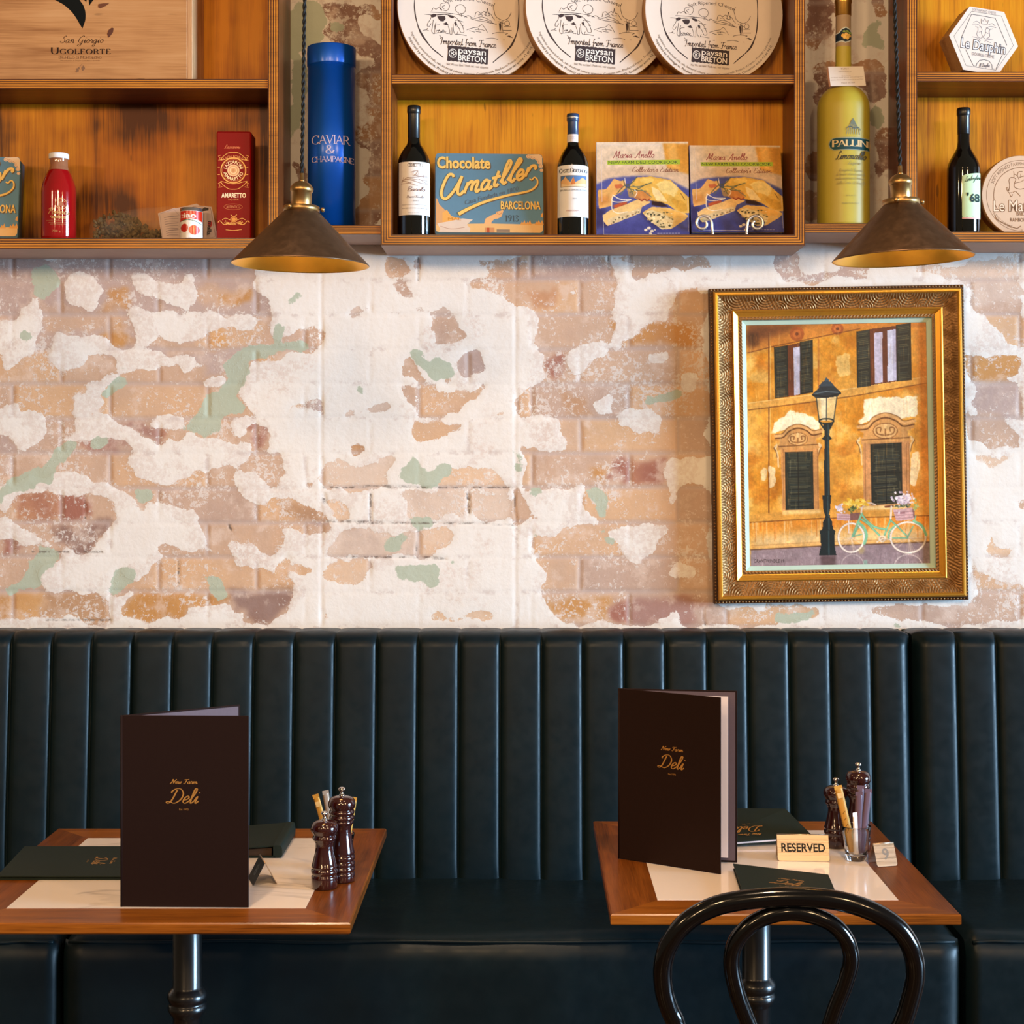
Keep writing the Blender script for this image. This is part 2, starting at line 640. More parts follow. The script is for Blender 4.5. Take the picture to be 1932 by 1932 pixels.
def glyphs(s, shear=0.0, bold=0.0):
    """outline lettering of the plain sans face -> 2-D verts (cap height 1), faces"""
    key = (s, shear, bold)
    if key not in _tc:
        c = bpy.data.curves.new('lettering', 'FONT')
        c.body = s
        c.shear = shear
        c.offset = bold
        c.resolution_u = 3
        o = bpy.data.objects.new('lettering', c)
        COL.objects.link(o)
        dg = bpy.context.evaluated_depsgraph_get()
        ev = o.evaluated_get(dg)
        me = ev.to_mesh()
        v = np.array([p.co[:2] for p in me.vertices]) / 0.7
        f = [tuple(p.vertices) for p in me.polygons]
        ev.to_mesh_clear()
        bpy.data.objects.remove(o)
        bpy.data.curves.remove(c)
        _tc[key] = (v, f)
    return _tc[key]


class Art:
    """printed matter: flat coloured shapes laid on a surface, a hair above one another.
    T: input coordinates -> metres (u right, v up); Mp: (u, v, lift) -> object space"""

    def __init__(s, T, Mp=None, step=0.00002, lift=0.00008, curved=False):
        s.T, s.step, s.n, s.lift = T, step, 0, lift
        s.Mp = Mp or (lambda u, v, e: (u, -e, v))
        s.v, s.c, s.f = [], [], []
        s.curved = curved
        if curved:
            s.step = .00006

    def _add(s, pts, faces, col, adv=True, up=0.0, climb=0.0):
        e = s.lift + s.step * s.n + up
        o = len(s.v)
        s.v += [s.Mp(*s.T(*p), e + climb * i / len(pts)) for i, p in enumerate(pts)]
        cc = S(*col) if np.ndim(col[0]) == 0 else None
        s.c += [cc] * len(pts) if cc else [tuple(k) for k in col]
        s.f += [tuple(i + o for i in f) for f in faces]
        if adv:
            s.n += 1

    def poly(s, pts, col):
        if s.curved:
            xs = [p[0] for p in pts]
            x0, x1 = min(xs), max(xs)
            n = 40

            def cut(q, x, keep):
                out = []
                for i in range(len(q)):
                    a_, b_ = q[i - 1], q[i]
                    ia, ib = (a_[0] - x) * keep >= 0, (b_[0] - x) * keep >= 0
                    if ia != ib:
                        t = (x - a_[0]) / (b_[0] - a_[0])
                        out.append((x, a_[1] + (b_[1] - a_[1]) * t))
                    if ib:
                        out.append(b_)
                return out
            for i in range(n):
                q = cut(cut(list(pts), x0 + (x1 - x0) * i / n, 1), x0 + (x1 - x0) * (i + 1) / n, -1)
                if len(q) > 2:
                    s._add(q, [tuple(range(len(q)))], col, False)
            s.n += 1
            return
        a = sum(pts[i - 1][0] * pts[i][1] - pts[i][0] * pts[i - 1][1] for i in range(len(pts)))
        s._add(pts, [tuple(range(len(pts)))], col)

    def rect(s, x0, y0, x1, y1, col, nx=1, ny=1):
        if s.curved:
            nx = 60
        pts = [(x0 + (x1 - x0) * i / nx, y0 + (y1 - y0) * j / ny) for j in range(ny + 1) for i in range(nx + 1)]
        s._add(pts, [(j * (nx + 1) + i, j * (nx + 1) + i + 1, (j + 1) * (nx + 1) + i + 1, (j + 1) * (nx + 1) + i) for j in range(ny) for i in range(nx)], col)

    def ell(s, x, y, rx, ry, col, n=24):
        s.poly([(x + rx * math.cos(t * 2 * math.pi / n), y + ry * math.sin(t * 2 * math.pi / n)) for t in range(n)], col)

    def stroke(s, pts, w, col, smooth=True, closed=False, k=6, wfun=None, adv=True):
        q = catmull(pts, k, closed) if smooth else [np.array(p, float) for p in pts]
        if len(q) < 2:
            return
        n = len(q)
        vs_, fs = [], []
        for i in range(n):
            a = q[(i - 1) % n] if (closed or i > 0) else q[i]
            b = q[(i + 1) % n] if (closed or i < n - 1) else q[i]
            d = b - a
            L = math.hypot(*d) or 1e-9
            d = d / L
            ww = w if wfun is None else wfun(d, i / (n - 1))
            nx, ny = -d[1] * ww / 2, d[0] * ww / 2
            vs_ += [(q[i][0] + nx, q[i][1] + ny), (q[i][0] - nx, q[i][1] - ny)]
        for i in range(n if closed else n - 1):
            j = (i + 1) % n
            fs.append((2 * i, 2 * i + 1, 2 * j + 1, 2 * j))
        s._add(vs_, fs, col, adv, 0.0, 0.0 if closed else 1.6e-5)

    def ring(s, x, y, rx, ry, w, col, n=48, a0=0, a1=360):
        cl = a1 - a0 >= 360
        m = n if cl else n + 1
        s.stroke([(x + rx * math.cos(R(a0 + (a1 - a0) * t / n)), y + ry * math.sin(R(a0 + (a1 - a0) * t / n))) for t in range(m)], w, col, False, cl)

    def _lay(s, pts, place):
        return [place(*p) for p in pts]

    def place_line(s, x0, x1, y0, capx, hgt, ymap=None):
        pass

    def text(s, txt, xa, xb, yb, caph, col, shear=0.0, bold=0.0, slope=0.0, rot=None):
        """xa..xb span, yb baseline at xa, caph cap height (input units, y down)"""
        v, f = glyphs(txt, shear, bold)
        x0, x1 = v[:, 0].min(), v[:, 0].max()
        k = (xb - xa) / (x1 - x0)
        pts = [(xa + (p[0] - x0) * k, yb - p[1] * caph + slope * (p[0] - x0) * k) for p in v]
        if rot:
            pts = [rot(*p) for p in pts]
        if s.curved:
            s.n += 3
        s._add(pts, f, col)

    def outlined(s, txt, xa, xb, yb, caph, cin, cout, off, slope=0.0, rot=None):
        """light letters with a dark outline"""
        v0, _ = glyphs(txt, 0.0, 0.0)
        x0, x1 = v0[:, 0].min(), v0[:, 0].max()
        k = (xb - xa) / (x1 - x0)
        for b, col in ((off, cout), (0.0, cin)):
            v, f = glyphs(txt, 0.0, b)
            pts = [(xa + (p[0] - x0) * k, yb - p[1] * caph + slope * (p[0] - x0) * k) for p in v]
            s._add([rot(*p) for p in pts] if rot else pts, f, col)
            s.n += 1

    def arc(s, txt, cx, cy, r, a0, a1, caph, col, inward=False, bold=0.0):
        """letters round a circle; angles in degrees clockwise from the top; inward: read along the bottom"""
        v, f = glyphs(txt, 0.0, bold)
        x0, x1 = v[:, 0].min(), v[:, 0].max()
        pts = []
        for p in v:
            t = (p[0] - x0) / (x1 - x0)
            a = R(a0 + (a1 - a0) * t)
            rr = r + (-p[1] if inward else p[1]) * caph
            pts.append((cx + rr * math.sin(a), cy - rr * math.cos(a)))
        s._add(pts, f, col)

    def pen(s, txt, xa, xb, yb, caph, col, font=SCRIPT, thick=2.2, thin=0.7, shear=0.0, slope=0.0, small=None, rot=None, space=0.0):
        """pen-drawn lettering; thick and thin in font units (cap height 20)"""
        x, items = 0.0, []
        for ch in txt:
            sc = 1.0
            if font is SERIF and ch.islower():
                ch, sc = ch.upper(), 0.76
            if ch == ' ' or ch not in font:
                x += 8
                continue
            g = font[ch]
            items.append((x, sc, g))
            x += g[0] * sc + space
        if not items:
            return
        x0 = 0
        k = (xb - xa) / max(x - space, 1e-6)
        ky = caph / 20.0

        def put_(p, ox, sc):
            X, Y = ox + p[0] * sc, p[1] * sc
            q = (xa + (X + shear * Y * ky / k) * k, yb - Y * ky + slope * X * k)
            return rot(*q) if rot else q
        kw = (abs(k) + ky) / 2
        cnt = 0
        if s.curved:
            s.n += 5
        for ox, sc, g in items:
            for sm, pts in parse(g[1]):
                ln = font is SCRIPT or sm
                q = catmull(pts, 5) if ln and len(pts) > 2 else [np.array(p) for p in pts]

                def wf(d):
                    # pen held so that down strokes are thick
                    ang = abs(d[1] * 0.95 + d[0] * 0.25) / (math.hypot(*d) + 1e-9)
                    return thin + (thick - thin) * min(1, ang) ** 2
                if ln:
                    n = len(q)
                    L, Rr = [], []
                    for i in range(n):
                        d = q[min(n - 1, i + 1)] - q[max(0, i - 1)]
                        dl = math.hypot(*d) or 1e-9
                        w = wf(d) / 2
                        nx, ny = -d[1] / dl * w, d[0] / dl * w
                        L += [put_((q[i][0] + nx, q[i][1] + ny), ox, sc), put_((q[i][0] - nx, q[i][1] - ny), ox, sc)]
                    s._add(L, [(2 * i, 2 * i + 1, 2 * i + 3, 2 * i + 2) for i in range(n - 1)], col, False, 8e-6 * (cnt % 4), 1.6e-5)
                    cnt += 1
                else:
                    if s.curved:
                        q = [q[i] + (q[i + 1] - q[i]) * j / 5 for i in range(len(q) - 1) for j in range(5)] + [q[-1]]
                        fat = len(pts) - 1
                    for i in range(len(q) - 1):
                        d = q[i + 1] - q[i]
                        dl = math.hypot(*d) or 1e-9
                        w = wf(d) / 2
                        if d[1] > 0 and abs(d[0]) > (.4 if s.curved else 2):
                            w *= 0.5
                        nx, ny = -d[1] / dl * w, d[0] / dl * w
                        s._add([put_(p, ox, sc) for p in ((q[i][0] + nx, q[i][1] + ny), (q[i][0] - nx, q[i][1] - ny), (q[i + 1][0] - nx, q[i + 1][1] - ny), (q[i + 1][0] + nx, q[i + 1][1] + ny))], [(0, 1, 2, 3)], col, False, 8e-6 * (cnt % 4))
                        cnt += 1
            if len(g) > 2 and g[2]:
                for st in g[2].split():
                    a, b = map(float, st.split(','))
                    h = thin * .5
                    s._add([put_(p, ox, sc) for p in ((a - 2.2, b - h), (a + 2.2, b - h), (a + 2.2, b + h), (a - 2.2, b + h))], [(0, 1, 2, 3)], col, False)
        s.n += 1

    def raster(s, cv, x0, y0, x1, y1):
        """lay a painter's canvas over the rectangle"""
        h, w = cv.h, cv.w
        e = s.lift + s.step * s.n
        o = len(s.v)
        C = lin_a(cv.a)
        for j in range(h):
            y = y0 + (y1 - y0) * j / (h - 1)
            for i in range(w):
                s.v.append(s.Mp(*s.T(x0 + (x1 - x0) * i / (w - 1), y), e))
        s.c += [(c[0], c[1], c[2], 1.0) for c in C.reshape(-1, 3)]
        s.f += [(o + j * w + i, o + j * w + i + 1, o + (j + 1) * w + i + 1, o + (j + 1) * w + i) for j in range(h - 1) for i in range(w - 1)]
        s.n += 1

    def build(s, name, mat, parent=None, loc=None, rot=None):
        me = bpy.data.meshes.new(name)
        me.from_pydata(s.v, [], s.f)
        a = me.attributes.new('Col', 'FLOAT_COLOR', 'POINT')
        a.data.foreach_set('color', np.array(s.c, np.float32).ravel())
        me.materials.append(mat)
        me.update()
        return put(name, me, parent, loc, rot)


def PRINT(name, rough=0.5, metal=0.0, coat=0.0, var=0.06, scale=60.0, emis=0, bump=0.0, bscale=300, crough=.08, spec=.25):
    t = NT(name)
    c = t.attr('Col')
    n = t.noise(scale, 4, 0.6)
    t.l(t.mix(1.0, c.outputs['Color'], t.mix(n, (1 - var, 1 - var, 1 - var, 1), (1 + var, 1 + var, 1 + var, 1)), 'MULTIPLY'), t.b.inputs['Base Color'])
    t.b.inputs['Roughness'].default_value = rough
    t.b.inputs['Specular IOR Level'].default_value = spec
    t.b.inputs['Metallic'].default_value = metal
    t.b.inputs['Coat Weight'].default_value = coat
    t.b.inputs['Coat Roughness'].default_value = crough
    if bump:
        t.bump(t.noise(bscale, 3, .6), bump)
    return t.m


def px(cx, cy, Y):
    """photo pixels -> metres about a point, at distance Y"""
    k = Y / F
    return lambda x, y: ((x - cx) * k, (cy - y) * k)


def crop(x0, y0, k, T):
    return lambda x, y: T(x0 + x * k, y0 + y * k)


def ang(cx):
    """a print turned to face the camera on a cylinder standing at photo column cx"""
    return -math.atan2(cx - CX, F)


def cyl(r, a0=0.0):
    """wrap a print round an upright cylinder whose front faces the camera (-y)"""
    return lambda u, v, e: ((r + e) * math.sin(u / r + a0), -(r + e) * math.cos(u / r + a0), v)

# ---------------------------------------------------------------- the brick wall with its patchy paint
WALL = 3.932
CAB = 3.74
wk = WALL / F
WX0, WX1, WZ0, WZ1, WST = -1.62, 1.62, 0.86, 2.96, 0.0042
NXW, NZW = int((WX1 - WX0) / WST) + 1, int((WZ1 - WZ0) / WST) + 1


def wpix(x, y):            # photo pixel on the wall plane -> raster cell
    return (((x - CX) * wk - WX0) / WST, (WZ1 - (EYE - (y - CY) * wk)) / WST)


TAN, MAU, OCH, RED, BRN, PAL = (196, 164, 140), (184, 160, 150), (190, 138, 82), (158, 104, 88), (138, 106, 94), (212, 190, 172)
A = lambda *p: [(x * .3674, 480 + y * .3674) for x, y in p]
B = lambda *p: [(560 + x * .4037, 480 + y * .4037) for x, y in p]
G = lambda *p: [(1500 + x * .2236, y * .2236) for x, y in p]
L = lambda *p: [(540 + x * .2433, y * .2433) for x, y in p]
H = lambda *p: [(1300 + x * .3882, 440 + y * .3882) for x, y in p]
BASE = [(MAU, A((-420, 0), (1648, 0), (1648, 1915), (-420, 1915))), (TAN, A((-420, 500), (1648, 560), (1648, 1915), (-420, 1915))), (TAN, B((1035, 0), (1940, 0), (1940, 1735), (1035, 1735)))]
WHITE = [
 A((380, 120), (440, 90), (560, 200), (520, 290), (420, 290), (380, 270)), A((80, 340), (180, 190), (245, 310), (230, 360), (180, 430), (120, 430)), A((0, 360), (90, 370), (180, 420), (180, 500), (110, 550), (60, 580), (0, 640), (-60, 500)),
 A((690, 120), (850, 130), (1000, 130), (1015, 235), (900, 245), (830, 228), (720, 230)), A((690, 290), (1000, 280), (1300, 300), (1345, 310), (1290, 360), (1135, 385), (1120, 340), (1090, 390), (1000, 420), (850, 410), (760, 460), (690, 460), (720, 380)),
 A((250, 540), (290, 440), (440, 430), (660, 480), (880, 480), (1000, 500), (1020, 570), (940, 610), (900, 540), (830, 560), (650, 600), (620, 560), (580, 520), (440, 520), (420, 580), (280, 600)),
 A((430, 640), (500, 610), (640, 610), (600, 650), (500, 690), (490, 740), (540, 760), (510, 800), (420, 840), (370, 840), (400, 740)), A((-60, 760), (100, 770), (110, 830), (190, 850), (190, 900), (150, 960), (90, 1000), (50, 920), (-60, 880)),
 A((210, 950), (350, 930), (380, 860), (520, 830), (620, 900), (740, 930), (760, 970), (880, 1000), (1000, 960), (1270, 970), (1270, 1000), (1240, 1060), (1190, 1090), (1060, 1120), (900, 1170), (780, 1160), (700, 1100), (660, 1030), (640, 980), (530, 970), (370, 970)),
 A((760, 830), (900, 810), (1000, 830), (980, 900), (900, 920), (790, 880)), A((1040, 620), (1160, 600), (1160, 650), (1100, 700), (1040, 680)), A((1250, 600), (1400, 570), (1560, 500), (1650, 470), (1650, 700), (1600, 770), (1440, 810), (1300, 800), (1230, 720)),
 A((1290, 30), (1650, 30), (1650, 330), (1560, 350), (1470, 420), (1385, 400), (1395, 260), (1290, 190)), A((1200, 830), (1440, 820), (1600, 830), (1650, 840), (1650, 1140), (1560, 1170), (1440, 1180), (1400, 1160), (1450, 1100), (1460, 1040), (1400, 1010), (1380, 940), (1280, 860), (1200, 950)),
 A((100, 1140), (220, 1110), (240, 1085), (420, 1110), (560, 1150), (650, 1200), (690, 1290), (720, 1380), (1000, 1380), (990, 1400), (950, 1410), (1060, 1500), (1110, 1540), (1000, 1540), (920, 1530), (870, 1480), (780, 1480), (770, 1560), (730, 1620), (720, 1700), (650, 1670), (590, 1620), (590, 1740), (220, 1740), (200, 1650), (270, 1560), (290, 1500), (440, 1530), (490, 1480), (540, 1400), (540, 1350), (560, 1260), (440, 1210), (200, 1200), (110, 1220), (90, 1300), (40, 1320), (-80, 1200)),
 A((730, 1280), (850, 1290), (930, 1330), (1000, 1385), (720, 1385)), A((-60, 1340), (100, 1370), (180, 1430), (260, 1500), (240, 1510), (130, 1480), (80, 1440), (-60, 1430)), A((1120, 1480), (1150, 1440), (1270, 1460), (1330, 1520), (1420, 1480), (1420, 1600), (1390, 1700), (1310, 1620), (1230, 1600), (1170, 1550)),
 A((1180, 1130), (1230, 1130), (1350, 1180), (1440, 1190), (1560, 1180), (1650, 1200), (1650, 1290), (1430, 1240), (1340, 1290), (1230, 1270), (1170, 1210)), A((1400, 1390), (1650, 1440), (1650, 1600), (1470, 1580), (1430, 1500)), A((1440, 1640), (1650, 1640), (1650, 1910), (1440, 1860), (1510, 1780), (1480, 1700)),
 A((960, 1810), (1060, 1830), (1160, 1800), (1260, 1860), (1240, 1910), (950, 1900)), A((585, 1740), (690, 1740), (690, 1910), (590, 1890)), A((-60, 1885), (1650, 1885), (1650, 1920), (-60, 1920)), A((1400, 830), (1470, 820), (1640, 800), (1650, 850), (1400, 860)), A((1440, 830), (1560, 900), (1500, 1000), (1420, 960)),
 B((1480, 10), (1580, 20), (1580, 110), (1900, 60), (1940, 70), (1940, 170), (1770, 190), (1720, 300), (1640, 340), (1530, 420), (1480, 440), (1350, 550), (1290, 570), (1250, 480), (1340, 440), (1470, 400), (1520, 330), (1480, 270)), B((1020, 260), (1110, 260), (1150, 300), (1100, 390), (1150, 450), (1140, 540), (1170, 590), (1060, 640), (1040, 660), (1020, 560)),
 B((1050, 770), (1180, 770), (1250, 800), (1250, 910), (1130, 915), (1060, 880)), B((1400, 650), (1460, 640), (1450, 740), (1400, 700)), B((1460, 740), (1600, 740), (1690, 770), (1680, 850), (1560, 820), (1470, 790)), B((1740, 960), (1830, 930), (1940, 930), (1940, 1080), (1830, 1090), (1740, 1190)),
 B((1050, 1060), (1120, 1070), (1330, 1110), (1340, 1200), (1460, 1260), (1300, 1290), (1150, 1320), (1040, 1260), (1150, 1200), (1130, 1130)), B((1500, 1290), (1640, 1260), (1730, 1260), (1680, 1350), (1720, 1400), (1600, 1470), (1480, 1450), (1480, 1380)), B((1020, 1270), (1120, 1320), (1130, 1430), (1180, 1520), (1190, 1600), (1250, 1735), (1020, 1735)), B((1020, 640), (1040, 640), (1060, 1060), (1020, 1060)),
 B((1780, 560), (1860, 560), (1900, 640), (1850, 660), (1790, 610)),
]
BARE = [
 (MAU, A((0, 90), (150, 80), (170, 200), (90, 320), (30, 330), (0, 340))), (TAN, A((150, 190), (200, 180), (270, 260), (330, 290), (420, 300), (640, 310), (650, 370), (440, 410), (280, 440), (210, 420), (230, 350), (250, 310), (180, 240))),
 (MAU, A((520, 200), (590, 160), (690, 190), (690, 290), (470, 305))), (OCH, A((580, 200), (690, 190), (690, 250), (700, 310), (520, 300), (580, 280))),
 (MAU, A((560, 30), (680, 40), (680, 130), (640, 140), (600, 90))), (MAU, A((700, 100), (880, 70), (1010, 80), (1160, 60), (1270, 50), (1270, 160), (1130, 150), (1040, 120), (900, 110))),
 (TAN, A((1010, 170), (1270, 160), (1260, 230), (1130, 240), (1000, 230))), (OCH, A((1120, 190), (1265, 165), (1255, 230), (1100, 230))),
 (MAU, A((700, 240), (900, 240), (1010, 240), (1010, 275), (690, 280))), (OCH, A((480, 440), (600, 380), (660, 350), (690, 400), (660, 470), (480, 490))),
 (TAN, A((780, 440), (870, 410), (1060, 430), (1130, 340), (1160, 350), (1150, 480), (1020, 480), (920, 490))), (OCH, A((1040, 430), (1130, 350), (1140, 470), (1080, 480))),
 (TAN, A((1150, 380), (1260, 360), (1330, 330), (1380, 340), (1320, 400), (1280, 460), (1150, 500))), (MAU, A((1310, 200), (1390, 230), (1400, 290), (1330, 320), (1360, 270))),
 (TAN, A((10, 640), (110, 550), (250, 540), (280, 600), (420, 590), (440, 650), (410, 720), (370, 840), (380, 900), (360, 930), (180, 990), (160, 900), (100, 830), (90, 770), (0, 750))),
 (TAN, A((440, 520), (580, 520), (610, 560), (450, 600), (430, 640), (420, 600))), (MAU, A((200, 450), (300, 440), (270, 500), (210, 500))),
 (TAN, A((690, 590), (870, 540), (910, 590), (1000, 630), (1060, 680), (1080, 720), (1070, 790), (1000, 810), (760, 810), (700, 860), (520, 850), (560, 740), (600, 680), (680, 650))),
 (MAU, A((1020, 490), (1160, 500), (1170, 590), (1100, 600), (1030, 600))), (RED, A((610, 880), (780, 880), (880, 920), (870, 980), (790, 960), (740, 930), (620, 900))),
 (RED, A((1270, 880), (1370, 870), (1365, 940), (1330, 1000), (1270, 990))), (TAN, A((1200, 900), (1280, 890), (1270, 990), (1200, 960))),
 (TAN, A((290, 1060), (400, 1020), (640, 1010), (680, 1040), (660, 1170), (560, 1140), (430, 1090), (300, 1080))), (RED, A((380, 965), (530, 960), (640, 985), (650, 1010), (500, 1020), (380, 1000))),
 (MAU, A((0, 1040), (90, 1040), (80, 1100), (0, 1140))), (MAU, A((0, 880), (40, 910), (90, 990), (0, 1020))), (TAN, A((1260, 1010), (1440, 1020), (1470, 1050), (1430, 1150), (1370, 1190), (1300, 1130), (1250, 1090))),
 (TAN, A((690, 1170), (900, 1170), (1090, 1110), (1150, 1100), (1190, 1130), (1160, 1220), (1230, 1260), (1420, 1230), (1420, 1350), (1260, 1370), (1000, 1370), (930, 1320), (800, 1290), (700, 1250))),
 (TAN, A((440, 1240), (560, 1250), (540, 1340), (440, 1350))), (RED, A((95, 1240), (200, 1200), (440, 1210), (440, 1350), (120, 1360))), (BRN, A((240, 1380), (520, 1390), (530, 1430), (470, 1480), (430, 1530), (350, 1520), (240, 1430))),
 (RED, A((0, 1430), (80, 1440), (130, 1490), (110, 1530), (0, 1530))), (TAN, A((0, 1540), (180, 1540), (190, 1620), (100, 1680), (0, 1700))), (OCH, A((0, 1740), (190, 1740), (195, 1880), (0, 1880))),
 (BRN, A((220, 1740), (430, 1730), (580, 1740), (580, 1880), (220, 1880))), (OCH, A((695, 1745), (1160, 1745), (1160, 1790), (1060, 1830), (960, 1810), (950, 1880), (695, 1880))),
 (TAN, A((780, 1480), (870, 1490), (920, 1560), (1060, 1560), (1160, 1550), (1230, 1600), (1310, 1620), (1390, 1640), (1370, 1700), (1200, 1710), (730, 1710), (725, 1620), (770, 1560))),
 (TAN, A((970, 1410), (1110, 1390), (1400, 1390), (1420, 1480), (1380, 1520), (1270, 1450), (1150, 1440), (1110, 1530), (1050, 1500))), (BRN, A((1160, 1720), (1510, 1720), (1500, 1800), (1400, 1870), (1300, 1880), (1170, 1780))),
 (TAN, A((1440, 1560), (1640, 1600), (1640, 1640), (1500, 1630), (1430, 1590))), (BRN, A((1430, 1250), (1530, 1270), (1640, 1290), (1640, 1360), (1440, 1350))), (TAN, A((1400, 1390), (1500, 1400), (1640, 1440), (1600, 1420), (1440, 1380))),
 (MAU, A((1560, 350), (1640, 340), (1640, 430), (1580, 410))), (MAU, A((1590, 770), (1650, 700), (1650, 830), (1580, 830))),
 (TAN, B((440, 20), (550, 20), (550, 110), (440, 110))), (MAU, B((580, 10), (620, 10), (600, 90), (570, 90))), (TAN, B((400, 130), (570, 130), (560, 190), (470, 190))),
 (MAU, B((860, 10), (1450, 10), (1480, 110), (1240, 120), (1240, 200), (1180, 260), (1060, 250), (1020, 250), (960, 210), (860, 150), (890, 60))), (TAN, B((1250, 130), (1470, 130), (1470, 270), (1240, 270))), (RED, B((1100, 180), (1220, 150), (1235, 200), (1180, 260), (1110, 250))),
 (TAN, B((1580, 10), (1932, 20), (1900, 60), (1700, 100), (1580, 100))), (PAL, B((230, 255), (700, 262), (740, 280), (340, 282), (230, 278))), (TAN, B((630, 290), (720, 290), (770, 370), (770, 415), (640, 400))),
 (TAN, B((1120, 310), (1460, 300), (1460, 410), (1380, 430), (1260, 380), (1240, 430), (1150, 440), (1100, 390))), (OCH, B((1480, 310), (1510, 310), (1500, 380), (1475, 370))), (OCH, B((1530, 410), (1650, 340), (1720, 310), (1900, 310), (1900, 430), (1540, 435))),
 (TAN, B((1770, 200), (1900, 180), (1932, 300), (1730, 290))), (RED, B((1150, 470), (1250, 470), (1250, 560), (1230, 590), (1180, 570))), (TAN, B((1350, 560), (1480, 480), (1580, 460), (1760, 470), (1770, 560), (1640, 610), (1500, 600), (1370, 600))),
 (TAN, B((1780, 450), (1932, 450), (1932, 540), (1800, 560))), (TAN, B((480, 510), (570, 500), (620, 580), (780, 590), (770, 600), (470, 600))), (MAU, B((790, 470), (870, 460), (900, 560), (800, 600))), (TAN, B((460, 620), (550, 640), (560, 740), (480, 680))),
 (TAN, B((580, 620), (890, 625), (760, 690), (710, 750), (580, 755))), (PAL, B((150, 738), (400, 720), (410, 750), (150, 758))), (PAL, B((820, 740), (920, 735), (1000, 720), (1000, 750), (820, 755))),
 (TAN, B((1040, 660), (1130, 625), (1460, 630), (1390, 740), (1270, 750), (1180, 760), (1080, 750), (1100, 680))), (OCH, B((1230, 640), (1340, 650), (1390, 720), (1270, 745))), (TAN, B((1470, 620), (1800, 640), (1650, 700), (1640, 740), (1500, 740))),
 (TAN, B((570, 790), (740, 785), (720, 850), (570, 870))), (OCH, B((240, 860), (330, 850), (330, 905), (230, 905))), (TAN, B((1255, 775), (1440, 775), (1680, 880), (1640, 910), (1250, 915))), (PAL, B((150, 950), (460, 930), (400, 1000), (430, 1080), (150, 1080), (135, 1000))),
 (PAL, B((700, 1000), (870, 980), (1000, 1060), (1000, 1090), (650, 1090))), (TAN, B((1040, 930), (1330, 925), (1460, 940), (1460, 1075), (1250, 1080), (1060, 1050))), (OCH, B((1340, 1010), (1460, 1000), (1460, 1075), (1400, 1070))),
 (RED, B((1480, 940), (1740, 960), (1740, 1070), (1480, 1075))), (PAL, B((140, 1110), (240, 1110), (250, 1240), (140, 1240))), (PAL, B((480, 1110), (790, 1110), (790, 1240), (480, 1230))), (PAL, B((810, 1120), (1000, 1110), (1010, 1230), (820, 1240))),
 (TAN, B((1040, 1100), (1130, 1130), (1150, 1200), (1050, 1190))), (TAN, B((1330, 1090), (1720, 1100), (1740, 1220), (1600, 1250), (1480, 1250), (1480, 1160))), (PAL, B((200, 1280), (500, 1280), (720, 1290), (720, 1390), (140, 1400))),
 (TAN, B((1150, 1330), (1280, 1300), (1420, 1340), (1460, 1420), (1220, 1420), (1130, 1370))), (TAN, B((1680, 1350), (1800, 1280), (1932, 1270), (1932, 1440), (1680, 1440))), (PAL, B((140, 1430), (330, 1430), (330, 1550), (140, 1540))),
 (TAN, B((1240, 1430), (1460, 1430), (1680, 1460), (1670, 1570), (1230, 1570), (1150, 1500))), (TAN, B((1690, 1440), (1900, 1450), (1900, 1580), (1690, 1570))), (OCH, B((1190, 1600), (1450, 1590), (1450, 1710), (1250, 1700))),
 (RED, B((1470, 1600), (1800, 1600), (1900, 1640), (1900, 1720), (1660, 1730), (1480, 1710))), (PAL, B((650, 1690), (930, 1685), (980, 1720), (640, 1725))), (PAL, B((130, 1690), (240, 1690), (220, 1710))),
 (TAN, B((1800, 780), (1932, 760), (1932, 930), (1830, 960), (1790, 880))), (TAN, B((1830, 1090), (1932, 1080), (1932, 1260), (1700, 1260), (1830, 1150))),
 # right of and around the painting
 (MAU, H((420, 90), (540, 70), (560, 180), (700, 200), (700, 250), (560, 240), (440, 250), (400, 150))), (MAU, H((720, 170), (900, 180), (870, 240), (700, 240))), (PAL, H((1100, 170), (1628, 110), (1628, 300), (1500, 380), (1350, 370), (1340, 240), (1120, 230))),
 (TAN, H((1360, 380), (1628, 330), (1628, 560), (1520, 520), (1440, 430), (1360, 420))), (OCH, H((1500, 590), (1628, 580), (1628, 720), (1360, 720), (1360, 600))), (MAU, H((1370, 730), (1628, 730), (1628, 920), (1400, 900))),
 (TAN, H((1360, 900), (1500, 910), (1628, 980), (1628, 1060), (1480, 1060), (1360, 1020))), (PAL, H((1360, 1080), (1600, 1110), (1480, 1150), (1360, 1120))), (TAN, H((1600, 1280), (1628, 1280), (1628, 1420), (1610, 1380))),
 (PAL, H((1420, 1480), (1600, 1540), (1500, 1560), (1420, 1520))), (TAN, H((1370, 1620), (1628, 1700), (1628, 1900), (1100, 1880), (900, 1830), (900, 1790), (1360, 1790))), (TAN, H((0, 1820), (500, 1800), (620, 1860), (560, 1900), (0, 1900))),
 # bare brick between the shelves; extra brown stands in for the gaps' shade
 (BRN, L((230, 10), (720, 0), (720, 160), (640, 130), (560, 130), (520, 230), (560, 300), (720, 320), (720, 480), (560, 450), (520, 400), (360, 340), (270, 320), (280, 200))), (BRN, L((545, 560), (640, 560), (640, 680), (560, 740))), (BRN, L((640, 480), (740, 480), (740, 960), (650, 930))), (BRN, L((590, 1400), (740, 1390), (740, 1640), (620, 1650))),
 (BRN, L((560, 960), (730, 930), (730, 1160), (560, 1140))), (BRN, L((600, 1180), (730, 1160), (730, 1400), (560, 1420))), (BRN, L((540, 1640), (730, 1620), (730, 1760), (540, 1760))), (BRN, L((40, 1250), (150, 1250), (150, 1760), (40, 1760))),
